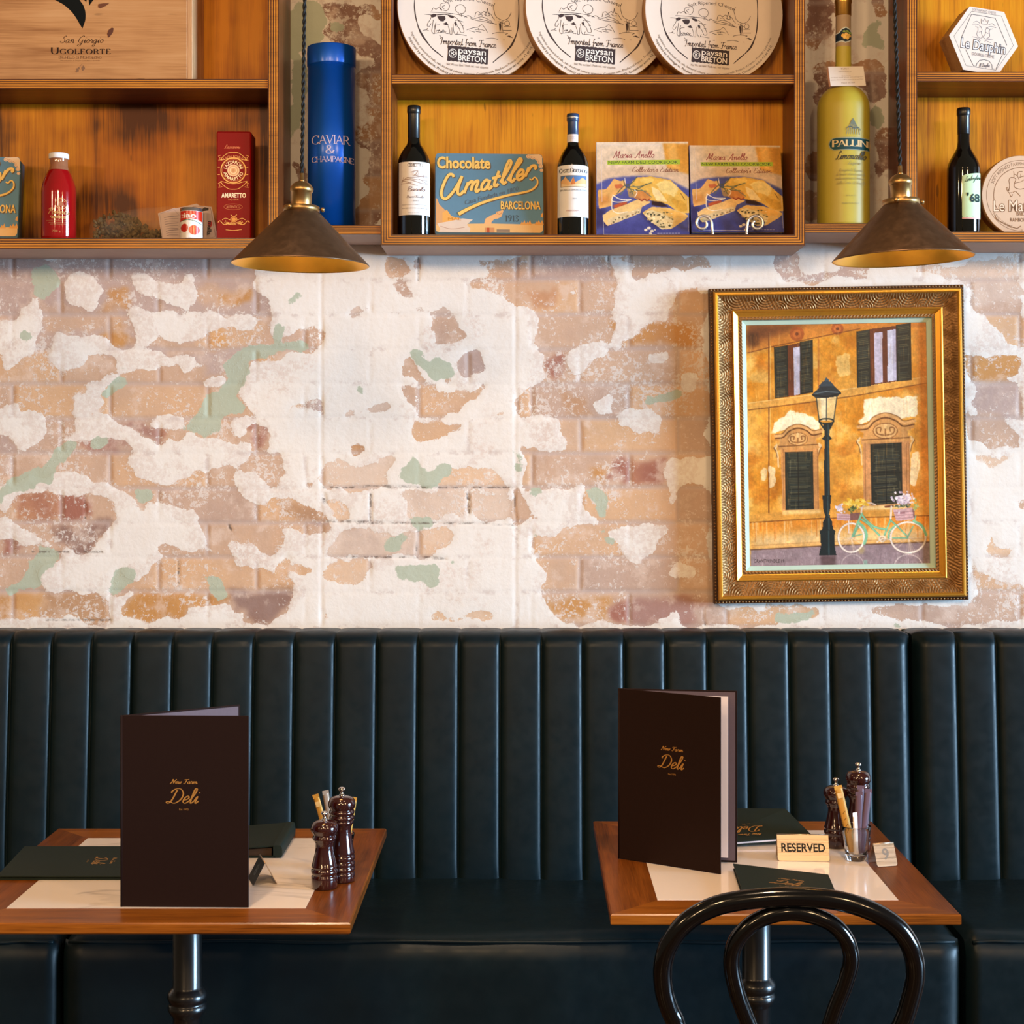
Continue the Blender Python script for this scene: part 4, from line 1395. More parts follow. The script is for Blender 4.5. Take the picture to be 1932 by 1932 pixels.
outer = [(1276, 1932), (1264, 1905), (1253, 1868), (1251, 1822), (1264, 1780), (1295, 1740), (1346, 1711), (1412, 1697), (1500, 1692), (1579, 1699), (1645, 1719), (1693, 1750), (1720, 1792), (1727, 1841), (1714, 1898), (1702, 1932)]
inner = [(1420, 1950), (1406, 1915), (1389, 1867), (1380, 1815), (1390, 1775), (1420, 1742), (1464, 1724), (1508, 1722), (1562, 1738), (1594, 1768), (1606, 1808), (1596, 1852), (1577, 1901), (1562, 1945)]
m = M()
op = [chp(*p) for p in outer]
lo = [Vector((-.165, .055, .62)), Vector((-.165, .05, .45)), Vector((-.175, .0, .22)), Vector((-.19, -.06, .0))]
lo[1].x, lo[2].x = -.147, -.160
low = [lo[3], lo[3].lerp(lo[2], .5), lo[2], lo[2].lerp(lo[1], .5), lo[1]]
l_in = [Vector((-.149, .036, .54)), Vector((-.156, .021, .62))]
r_lo = [Vector((-p.x, p.y, p.z)) for p in low]
r_in = [Vector((-v.x, v.y, v.z)) for v in l_in[::-1]]
pts = low + l_in + op + r_in + r_lo[::-1]
pts = catmull([tuple(p) for p in pts], 8)
m.tube(pts, .0150, 20)
m.build('back_hoop', lacq, ch)
m = M()
ip = [tuple(chp(*p)) for p in inner]
a0, a1 = ip[0], ip[-1]
e0, e1 = [Vector((v[0] + s_ * dx_, y_, z_)) for v, s_ in ((a0, 1), (a1, -1)) for dx_, y_, z_ in ((.030, .05, .468),)]
m.tube(catmull([tuple(e0), (a0[0] + .025, .037, .54), (a0[0] + .015, .023, .615)] + ip + [(a1[0] - .015, .023, .615), (a1[0] - .025, .037, .54), tuple(e1)], 8), .0128, 18)
m.build('inner_hoop', lacq, ch)
m = M()
m.lathe([(.0, .445), (.185, .445), (.20, .452), (.203, .462), (.198, .470), (.18, .473), (.0, .470)], 56, c=(0, .22, 0))
m.build('seat', lacq, ch)
for sg in (-1, 1):
    m = M()
    m.tube(catmull([(sg * .13, .36, .448), (sg * .15, .385, .25), (sg * .175, .42, 0)], 8), [.016] * 9 + [.016 - .0006 * i for i in range(8)], 14)
    m.build('front_leg', lacq, ch)
m = M()
m.tube([(.155 * math.cos(a), .22 + .15 * math.sin(a), .24) for a in [R(t * 10) for t in range(36)]], .009, 10, closed=True)
m.build('stretcher', lacq, ch)

# ---------------------------------------------------------------- pendant lamps
bronze = P('aged_bronze_shade', (98, 74, 54), .42, .75, var=.2, scale=60, bump=.05, rvar=.08)
brassin = P('brass_inside', (232, 178, 72), .34, .9, var=.1, scale=30, rvar=.06)
brass = P('brushed_brass', (172, 136, 86), .34, .95, var=.2, scale=80)
cordm = P('black_twisted_cord', (16, 15, 15), .75)
bulbm = P('frosted_bulb', (236, 224, 200), .3, 0)


def pendant():
    t = thing('pendant_lamp', 'left bronze cone pendant lamp hanging in front of the tall blue tube', 'lamp', (0, 0, 0))
    m = M()
    ro, ri = .1303, .1285
    m.lathe([(ro, 0), (ro + .0008, .001), (ro - .001, .003), (.0335, .1015), (.030, .1045), (.018, .1055)], 72, cap0=False, cap1=False)
    m.build('shade', bronze, t)
    li = M()
    li.lathe([(.018, .1035), (.029, .102), (.0318, .0995), (ri - .001, .0025), (ro - .0004, 0), (ro, 0)], 72, cap0=False, cap1=False)
    li.build('shade_lining', brassin, t)
    m = M()
    m.lathe([(.0335, .1015), (.0345, .102), (.0345, .111), (.032, .1125), (.020, .1130)], 40, cap0=False, cap1=False)
    m.build('collar', brass, t)
    for a in (0, 120, 240):
        s_ = M()
        tr = Matrix.Rotation(R(a + 4), 4, 'Z') @ Matrix.Rotation(R(90), 4, 'Y')
        s_.lathe([(.0015, .033), (.0015, .038), (.0042, .038), (.0046, .040), (.0042, .043), (.0015, .0436)], 14, tr=tr, c=(0, 0, .1065))
        s_.build('screw', brass, t)
    m = M()
    m.lathe([(.0195, .1128), (.0195, .138), (.0205, .1385), (.0218, .141), (.0222, .1445), (.0215, .1475), (.0205, .149), (.017, .154), (.011, .158), (.0065, .1595)], 40, cap0=False, cap1=False)
    m.build('lamp_holder', brass, t)
    m = M()
    m.lathe([(.0052, .158), (.0056, .160), (.0052, .162), (.0040, .163), (.0040, .1745), (.0033, .1755)], 20, cap0=False)
    m.build('cord_grip', brass, t)
    m = M()
    for ph in (0, math.pi):
        m.tube([(.0019 * math.cos(ph + k * .5), .0019 * math.sin(ph + k * .5), .174 + k * .0023) for k in range(400)], .0021, 6)
    m.build('cord', cordm, t)
    m = M()
    m.lathe([(.012, .100), (.0135, .092), (.014, .086), (.019, .075), (.023, .062), (.0235, .054), (.019, .043), (.010, .0375), (0, .0365)], 32, cap0=False)
    m.build('bulb', bulbm, t)
    ld = bpy.data.lights.new('bulb_light', 'POINT')
    ld.energy, ld.color, ld.shadow_soft_size = 1.6, (1.0, .70, .36), .02
    put('bulb_light', ld, t, (0, 0, .030))
    return t


lp = U(567, 500.2, 3.03)
pl = pendant()
pl.location = lp
pl.rotation_euler = (0, R(.9), 0)
rp = U(1703.5, 489, 2.98)
dup(pl, rp, (0, R(-1.8), 0), 'right bronze cone pendant lamp hanging above the framed painting')

# ---------------------------------------------------------------- things on the shelves
paper = PRINT('printed_paper', .55)
gloss = PRINT('glossy_print', .3, coat=.35, crough=.12)
tinp = PRINT('printed_tin', .34, .25, coat=.3, crough=.2, bump=.02)
foil = PRINT('gold_foil_print', .3, .85)
dglass = P('dark_bottle_glass', (9, 11, 9), .07, coat=.5, crough=.04, spec=.6)
caps_k = P('black_capsule', (14, 15, 18), .32, coat=.2)


def cylT(cx, r, Y, base, x0=0, y0=0, k=1.0):
    """photo pixels (or crop pixels) on an upright cylinder -> arc length and height above its base"""
    kk = (Y - r) / F

    def T(x, y):
        X, yy = x0 + x * k, y0 + y * k
        s_ = max(-.998, min(.998, (X - cx) * kk / r))
        return (r * math.asin(s_), EYE - (yy - CY) * kk - base)
    return T


def lathe_px(m, prof, cx, Y, base, n=48, **kw):
    """profile of (half width px, y px) -> lathe"""
    k = Y / F
    m.lathe([(max(0, w * k), EYE - (y - CY) * k - base if y is not None else 0) for w, y in prof], n, **kw)
    return m


def wine_bottle(label, cx, Y, base, rb, rn, top, sh0, sh1, capy, lab, capmat, kind='wine_bottle'):
    t = thing(kind, label, 'bottle', ((cx - CX) * Y / F, Y, base))
    k = Y / F
    yb = CY - (base - EYE) / k
    m = M()
    pts = catmull([(rb, sh1 + 6), (rb * .985, sh1 - 2), (rb * .86, sh1 - 14), (rb * .62, sh1 - 27), (rn * 1.2, sh0 + 4), (rn * 1.02, sh0 - 8)], 5)
    prof = [(0, yb), (rb * .9, yb), (rb * .98, yb - 1.5), (rb, yb - 4), (rb, sh1 + 8)] + [tuple(p) for p in pts] + [(rn, capy - 4)] + [(rn, top + 4), (rn * .9, top + 2)]
    lathe_px(m, prof, cx, Y, base)
    m.build('glass', dglass, t)
    m = M()
    e = .5
    lathe_px(m, [(rn + e * .3, capy), (rn + e, capy - .5), (rn + e, top + 17), (rn + e * 1.8, top + 15), (rn + 1.9, top + 13), (rn + 1.9, top + 3), (rn + .8, top + .6), (rn * .5, top), (0, top)], cx, Y, base, cap0=False)
    m.build('capsule', capmat, t)
    if lab:
        r = rb * k + .0003
        T = cylT(cx, r, Y, base, *lab[0])
        a = Art(T, cyl(r, ang(cx)), curved=True)
        lab[1](a)
        a.build('label', paper, t)
    return t


BK5 = (720, 180, .20704)


def lab_cer(a):
    a.rect(157, 602, 440, 1088, (238, 230, 222), 28, 1)
    a.pen('CERETTO', 237, 376, 648, 30, (92, 82, 78), SERIF, 3.4, 1.4)
    c = (176, 152, 140)
    for pts, w in (([(185, 790), (230, 750), (300, 745), (420, 735)], 5), ([(270, 700), (300, 690), (330, 685), (310, 720), (290, 735)], 7), ([(300, 720), (340, 735), (415, 725)], 9), ([(190, 770), (240, 790), (300, 815), (330, 820)], 6), ([(210, 760), (270, 770), (350, 795), (420, 800)], 6),
                   ([(180, 800), (230, 800), (280, 790)], 5), ([(230, 745), (300, 765), (420, 770)], 5), ([(340, 760), (400, 790), (425, 790)], 4), ([(290, 700), (285, 735)], 4), ([(340, 690), (330, 730)], 3), ([(190, 782), (205, 740)], 3), ([(385, 715), (380, 745)], 3)):
        a.stroke(pts, w, c)
    a.pen('Barolo', 232, 392, 872, 42, (120, 84, 78), SCRIPT, 2.0, .8, shear=.35)
    a.stroke([(165, 890), (435, 890)], 2.5, (190, 178, 172), False)
    a.pen('Bricco Rocche', 230, 382, 932, 22, (130, 104, 98), SCRIPT, 2.4, 1.2, shear=.3)
    a.text('2010', 287, 335, 965, 13, (130, 118, 112))
    a.text('Denominazione di Origine Controllata', 195, 412, 998, 9, (150, 140, 134))
    a.text('Imbottigliato da Ceretto in Castiglione - Italia', 195, 416, 1030, 10, (140, 128, 122))
    a.text('750 ml e 14% vol', 245, 360, 1073, 8, (160, 150, 146))


def lab_cas(a):
    a.rect(1602, 632, 1885, 1104, (240, 236, 232), 28, 1)
    a.pen('CastelGiocondo', 1620, 1872, 700, 38, (60, 62, 74), SERIF, 4.2, 1.6)
    a.rect(1632, 727, 1866, 832, (120, 90, 60), 12, 1)
    a.rect(1637, 731, 1861, 828, (84, 120, 168), 12, 1)
    a.poly([(1637, 828), (1637, 775), (1660, 758), (1675, 735), (1690, 760), (1720, 790), (1745, 745), (1765, 790), (1800, 770), (1830, 745), (1861, 765), (1861, 828)], (226, 178, 120))
    a.poly([(1720, 828), (1735, 770), (1748, 740), (1760, 775), (1770, 828)], (206, 120, 60))
    a.poly([(1637, 828), (1640, 800), (1700, 815), (1861, 800), (1861, 828)], (236, 206, 160))
    a.text('BRUNELLO DI MONTALCINO', 1632, 1868, 868, 17, (96, 96, 100))
    a.stroke([(1625, 882), (1870, 882)], 2, (190, 188, 186), False)
    a.text('2010', 1740, 1776, 946, 14, (150, 146, 144))
    a.text('FRESCOBALDI', 1686, 1828, 1056, 13, (204, 150, 140))


Yb = 3.80
b_cer = wine_bottle('tall dark wine bottle with cream sketch label and all-black neck, left of the blue tin', 781, Yb, Z_C, 30.8, 11, 200, 268, 308, 262, (BK5, lab_cer), caps_k)
blue_k = P('blue_capsule', (38, 58, 92), .35, coat=.2)
b_cas = wine_bottle('shorter wine bottle with blue capsule and white collar, between the blue tin and the cookbooks', 1081, Yb, Z_C, 29.2, 10, 215, 272, 312, 256, (BK5, lab_cas), blue_k)
r_ = 10.6 * Yb / F
a = Art(cylT(1081, r_, Yb, Z_C, *BK5), cyl(r_ + .0006, ang(1081)), curved=True)
a.rect(1690, 352, 1790, 424, (224, 216, 220), 14, 1)
a.text('DOCG', 1715, 1775, 398, 26, (190, 186, 196))
a.build('neck_band', paper, b_cas)
m = M()
kk = Yb / F
m.lathe([(11.95 * kk, EYE - (223.5 - CY) * kk - Z_C), (12.05 * kk, EYE - (222.8 - CY) * kk - Z_C), (11.95 * kk, EYE - (222 - CY) * kk - Z_C)], 32, cap0=False, cap1=False)
m.build('foil_line', P('silver_line', (190, 196, 206), .3, .8), b_cas)

B8 = (1500, 200, .22360)


def lab_68(a):
    a.poly([(1410, 586), (1440, 578), (1470, 572), (1500, 567), (1530, 561), (1559, 556), (1559, 948), (1530, 951), (1490, 951), (1450, 951), (1410, 951)], (196, 222, 176))
    a.poly([(1410, 938), (1450, 938), (1500, 938), (1559, 936), (1559, 948), (1500, 951), (1450, 951), (1410, 951)], (226, 170, 160))
    a.stroke([(1410, 932), (1450, 932), (1500, 932), (1558, 930)], 5, (60, 120, 80), False)
    a.pen('Lamborghini', 1430, 1556, 640, 42, (40, 64, 48), SCRIPT, 2.6, 1.4, shear=.3, slope=-.22)
    a.stroke([(1425, 660), (1500, 640), (1556, 622)], 3, (130, 160, 130), False)
    a.text("'", 1447, 1464, 800, 66, (30, 50, 44), bold=.02)
    a.text('68', 1474, 1550, 806, 66, (28, 48, 42), bold=.03)


b_68 = wine_bottle('dark wine bottle with pale green 68 label, standing beside the round deer cheese box', 1818, Yb, Z_R, 30.6, 11, 204, 276, 318, 254, (B8, lab_68), caps_k)

# -- round cheese boxes
boxw = WOOD('thin_poplar', ((150, 104, 62), (186, 138, 88), (206, 160, 108)), 2, .5, 0, 6, .5, .3)
lidw = P('white_lid_board', (228, 210, 194), .55, var=.06, scale=20)
INK = (62, 46, 46)


def cheese_art(a):
    """drawn in the pixels of the close-up; centre (876, 72)"""
    a.arc('Soft Ripened Cheese', 828, 620, 612, -20, 23, 34, INK)
    # brushed ring, broken at the bottom
    base_ = [(350, 20), (348, 90), (362, 190), (392, 290), (440, 372), (505, 452), (565, 500), (612, 535)]
    wf = lambda d, t: 6 + 11 * abs(math.sin(t * 9)) * (1 - abs(2 * t - 1)) + 1.5
    a.stroke(base_, 9, INK, wfun=wf)
    a.stroke([(1306, 40), (1304, 150), (1290, 270), (1245, 385), (1190, 452), (1130, 505), (1066, 562)], 9, INK, wfun=wf)
    a.stroke([(352, 20), (366, -110), (420, -230), (520, -340), (680, -410), (830, -428), (1000, -405), (1150, -330), (1250, -210), (1296, -80), (1306, 40)], 9, INK, wfun=wf)
    w = 4.5
    lines = [
        # skyline, trees, village
        [(440, 150), (560, 152), (700, 132)], [(490, 128), (620, 130), (760, 140), (830, 160)], [(505, 120), (520, 90), (545, 100), (570, 85), (600, 110)], [(600, 105), (580, 80), (590, 50), (620, 40), (650, 38), (668, 60), (660, 90), (640, 110), (610, 105)], [(625, 62), (600, 75), (620, 95)],
        [(755, 128), (725, 105), (722, 75), (745, 55), (775, 48), (805, 65), (815, 95), (795, 125), (765, 128)], [(762, 130), (765, 155)], [(778, 130), (778, 158)], [(805, 160), (840, 145), (870, 160), (910, 170)],
        [(900, 155), (910, 115), (935, 105), (955, 120), (985, 100), (1005, 112), (1015, 70), (1022, 112), (1045, 120), (1065, 150), (1085, 175)], [(910, 165), (960, 150), (1010, 165), (1060, 190)], [(930, 135), (960, 130), (975, 145)], [(985, 125), (1010, 140), (1035, 135)], [(940, 170), (1000, 180), (1060, 200), (1100, 215)], [(1000, 100), (1002, 140)], [(1030, 100), (1034, 140)],
        [(860, 170), (920, 185), (1000, 195), (1080, 210)],
        # big tree at right
        [(1085, 20), (1070, 60), (1080, 100), (1090, 135), (1120, 160), (1160, 172), (1195, 160), (1215, 140), (1235, 100)], [(1130, 175), (1140, 230), (1130, 285)], [(1158, 178), (1152, 230), (1160, 280)], [(1145, 180), (1148, 280)], [(1110, 185), (1140, 195), (1175, 205)], [(1195, 175), (1175, 195), (1185, 220), (1215, 215), (1218, 190), (1200, 172)], [(1165, 230), (1230, 225)], [(1060, 300), (1120, 285), (1200, 290), (1180, 300)], [(1160, 265), (1240, 262)],
        # little house
        [(825, 275), (880, 255), (930, 245), (965, 222), (1000, 262), (1015, 290)], [(900, 270), (950, 265), (990, 275)], [(910, 285), (960, 290)], [(930, 255), (940, 280)], [(850, 280), (900, 292)],
        # cow
        [(505, 160), (490, 200), (470, 230), (465, 255), (485, 258), (500, 230)], [(500, 165), (560, 148), (640, 145), (700, 155), (735, 175), (760, 195), (795, 205)], [(520, 195), (512, 260), (505, 300), (520, 322), (530, 318), (532, 260), (545, 220)], [(545, 300), (540, 250), (580, 240)], [(540, 310), (560, 290), (600, 300), (640, 295)],
        [(655, 245), (670, 290), (672, 318), (690, 318), (690, 260)], [(700, 225), (705, 290), (720, 320)], [(720, 200), (740, 190), (775, 220), (800, 280), (795, 300), (770, 298), (755, 262), (735, 240)], [(770, 235), (795, 240)], [(560, 315), (575, 285), (590, 312), (610, 285), (640, 318)], [(530, 320), (600, 308), (660, 318)],
        # grass
        [(425, 298), (460, 292), (480, 300)], [(455, 290), (470, 275)], [(720, 322), (760, 318), (825, 328)], [(735, 318), (745, 295)], [(1000, 348), (1060, 340), (1115, 350)], [(1195, 318), (1220, 312), (1250, 330)], [(1160, 352), (1175, 352)], [(860, 348), (880, 348)], [(575, 335), (590, 345)],
    ]
    for ln in lines:
        a.stroke(ln, w, INK, adv=False)
    a.n += 1
    for pl_ in ([(492, 160), (520, 142), (548, 145), (540, 168), (510, 178)], [(555, 165), (590, 158), (628, 158), (632, 185), (612, 208), (585, 206), (568, 190)], [(650, 148), (700, 152), (712, 170), (690, 175), (665, 165)], [(605, 230), (640, 212), (660, 240), (630, 240)], [(710, 215), (728, 205), (738, 230), (722, 246)], [(1120, 200), (1140, 200), (1140, 260), (1128, 270)], [(1205, 316), (1225, 312), (1245, 328), (1220, 326)]):
        a.poly(pl_, INK)
    rot_ = lambda x, y: (836 + (x - 836) * .9986 - (y - 500) * -.0523 * -1, 500 + (x - 836) * .0523 + (y - 500) * .9986)
    a.pen('Imported from France', 582, 1096, 412, 62, INK, SCRIPT, 2.3, 1.5, shear=.05, slope=.03)
    a.poly([rot_(*p) for p in [(650, 432)] + [(650 + i * 18.6, 432 + (3 if i % 2 else -2)) for i in range(1, 21)] + [(1022, 500), (1022, 572)] + [(1022 - i * 18.6, 572 + (3 if i % 2 else -3)) for i in range(1, 20)] + [(650, 572), (652, 500)]], (58, 44, 46))
    Wt = (238, 226, 214)
    a.text('paysan', 748, 1000, 494, 56, Wt, bold=.012, rot=rot_)
    a.text('BRETON', 748, 1002, 558, 52, Wt, bold=.016, rot=rot_)
    ex, ey = rot_(698, 500)
    a.ring(ex, ey, 34, 38, 6, Wt)
    for s_ in (0, 120, 240):
        a.ring(ex + 14 * math.cos(R(s_)), ey + 16 * math.sin(R(s_)), 11, 12, 5, Wt, 20)
    a.text('Net Wt: see label / Poids net : voir etiquette', 648, 1030, 612, 22, (120, 100, 92), rot=rot_)
    a.arc('Ingredients: pasteurized milk, salt, bacterial culture, enzymes. Contains milk. Product of France - Fromage a pate molle', 876, 72, 612, 246, 112, 20, (96, 78, 72), True)
    a.arc('Imported by Fromagerie, Product of France. KEEP REFRIGERATED. Conserver entre +2 et +6 C', 876, 72, 652, 243, 118, 22, (72, 58, 54), True, bold=.004)


def round_box(label, cx, cy, r, Y, yaw, base, lean, art, T0, name='round_cheese_box', group=None, depth=.045, lidm=None):
    t = thing(name, label, 'cheese box', ((cx - CX) * Y / F, Y, base), (R(-lean), 0, R(yaw)), group)
    tr = Matrix.Rotation(R(90), 4, 'X')
    m = M()
    m.lathe([(r * .985, -depth), (r * .985, -.012)], 96, tr=tr, c=(0, 0, r), cap1=False)
    m.build('box_rim', boxw, t)
    m = M()
    m.lathe([(r * .99, -.022), (r, -.022), (r, -.0012), (r - .0012, 0)], 96, tr=tr, c=(0, 0, r), mat=0, cap0=False)
    m.mi[-1] = 1
    m.build('lid', [boxw, lidm or lidw], t)
    a = Art(T0, lambda u, v, e: (u, -e, v + r))
    art(a)
    lid = t.children[1]
    a.build('lid_print', paper, lid)
    return t


rc = .181
T_ch = lambda x, y: ((x - 876) * .20704 * 3.83 / F * 1.0, (72 - y) * .20704 * 3.83 / F)
grp = 'large round cheese boxes on the middle upper shelf'
rb1 = round_box('white round cheese box with cow print, left of the three on the middle upper shelf', 891, 15, rc, 3.829, 9.5, ZS_C, 0, cheese_art, T_ch, group=grp)
dup(rb1, ((1131 - CX) * 3.829 / F, 3.829, ZS_C), (0, 0, R(9.5)), 'white cow-print round cheese box between two like it, overlapping the left one', grp)
c3 = dup(rb1, ((1348 - CX) * 3.829 / F, 3.829, ZS_C), (0, 0, R(9.5)), 'white round cheese box with cow print, right of the three, above the cookbooks', grp)
c3.scale = (.95, .95, .95)


def deer_art(a):
    ln = (132, 92, 60)
    cx, cy = 1905, 725
    a.ring(cx, cy, 298, 298, 4, ln, 80)
    a.ring(cx, cy, 236, 236, 6, ln, 80, 150, 395)
    a.arc('SOFT RIPENED FARMHOUSE CHEESE', cx, cy, 256, -68, 50, 28, (110, 76, 50))
    a.arc('PRODUCT OF FRANCE', cx, cy, 286, 240, 196, 22, (140, 104, 76), True)
    for st, w in (([(1800, 690), (1808, 640), (1802, 600), (1815, 575), (1845, 575), (1862, 590), (1850, 620), (1852, 655), (1900, 670), (1960, 660), (2000, 690)], 6), ([(1845, 575), (1848, 545), (1875, 560), (1890, 590)], 5), ([(1850, 550), (1840, 520)], 4), ([(1875, 560), (1885, 525), (1920, 520)], 5), ([(1890, 570), (1930, 560), (1960, 530)], 5),
                  ([(1905, 575), (1905, 540)], 4), ([(1800, 690), (1790, 660), (1780, 665), (1800, 700), (1830, 700)], 5), ([(1805, 700), (1820, 735), (1835, 715)], 5), ([(1835, 700), (1860, 690), (1900, 730)], 5), ([(1850, 620), (1900, 610), (1935, 590)], 4), ([(1960, 700), (1940, 740)], 5)):
        a.stroke(st, w, ln)
    a.outlined('Le Marquis', 1668, 2140, 860, 92, (236, 206, 176), ln, .05, slope=-.02)
    a.text('BRIE DE', 1868, 1990, 893, 30, (110, 76, 50))
    a.text('RAMBOUILLET', 1812, 2030, 945, 32, (110, 76, 50))
    a.stroke([(1680, 890), (1700, 930), (1790, 975), (1868, 1000), (1905, 980)], 6, ln)
    a.pen('Normandie', 1895, 2000, 1050, 40, (140, 100, 70), SCRIPT, 2.4, 1.2, shear=.2)


kd = .2236 * 3.815 / F
rb4 = round_box('pale round cheese box with leaping deer print, beside the green-labelled wine bottle', 1926, 362, 76 * 3.815 / F, 3.815, 5, Z_R, 0, deer_art, lambda x, y: ((x - 1905) * kd, (725 - y) * kd), depth=.04, lidm=P('pale_wood_lid', (214, 178, 146), .55, var=.08, scale=30))

# -- six-sided cheese box
hx = thing('hexagonal_cheese_box', 'white six-sided cheese box standing on the right upper shelf', 'cheese box', U(1856, 77, 3.80), (0, R(6.2), R(9)))
Rh = 69.5 * 3.80 / F
hexp = [(Rh * math.cos(R(60 * i)), Rh * math.sin(R(60 * i))) for i in range(6)]
m = M()
m.prism([(x * .975, z * .975) for x, z in hexp], .012, .062)
m.build('box_body', boxw, hx)
m = M()
m.prism(hexp, .0, .032, matside=1)
lid = m.build('lid', [lidw, boxw], hx)
kh = .2236 * 3.80 / F
ca, sa = math.cos(R(6.2)), math.sin(R(6.2))


def T_hex(x, y):
    u, v = (x - 1592) * kh, (345 - y) * kh
    return (u * ca - v * sa, u * sa + v * ca)


a = Art(T_hex)
gy = (74, 68, 72)
hq = lambda f, dy=0: [(1592 + (x * ca + z * sa) / kh * f, 345 + dy - (-x * sa + z * ca) / kh * f) for x, z in hexp]
a.stroke(hq(.86), 3.5, gy, False, True)
a.stroke([(1483, 125), (1695, 150), (1800, 375)], 5, gy, False)
a.stroke([(1483, 125), (1395, 320)], 5, gy, False)
a.stroke([(1430, 425), (1500, 560), (1525, 562), (1530, 540), (1555, 512), (1595, 503), (1640, 515), (1665, 545), (1668, 578), (1700, 580), (1760, 455)], 5, gy, False)
rh = lambda x, y: (1592 + (x - 1592) * ca + (y - 345) * -sa, 345 + (x - 1592) * sa + (y - 345) * ca)
a.text('SOFT RIPENED CHEESE', 1462, 1676, 108, 22, (120, 112, 116), rot=rh)
for sg in (-1, 1):
    mx = lambda x, y: rh(1582 + sg * (x - 1582), y)
    for st, w in (([(1560, 330), (1585, 310), (1600, 280), (1598, 250), (1620, 225), (1650, 215), (1690, 220)], 4), ([(1610, 330), (1640, 300), (1632, 260), (1640, 235)], 4), ([(1620, 205), (1650, 190), (1680, 205)], 4), ([(1600, 350), (1630, 330), (1675, 325)], 4), ([(1625, 345), (1655, 352)], 4), ([(1600, 230), (1640, 240), (1660, 232)], 3), ([(1600, 270), (1625, 280)], 3)):
        a.stroke([mx(*p) for p in st], w, (120, 112, 118))
a.stroke([rh(*p) for p in [(1556, 205), (1550, 165), (1568, 182), (1582, 155), (1598, 182), (1616, 165), (1608, 205), (1556, 205)]], 4, (120, 112, 118), False)
a.outlined('Le Dauphin', 1395, 1790, 428, 80, (240, 232, 228), gy, .055, rot=rh)
a.text('DOUBLE-CREME', 1500, 1700, 480, 26, (120, 112, 116), rot=rh)
a.pen('M. Dauphin', 1550, 1645, 565, 30, (100, 92, 96), SCRIPT, 3, 2, shear=.2)
a.build('lid_print', paper, lid)

# -- printed tins
YT = 3.825


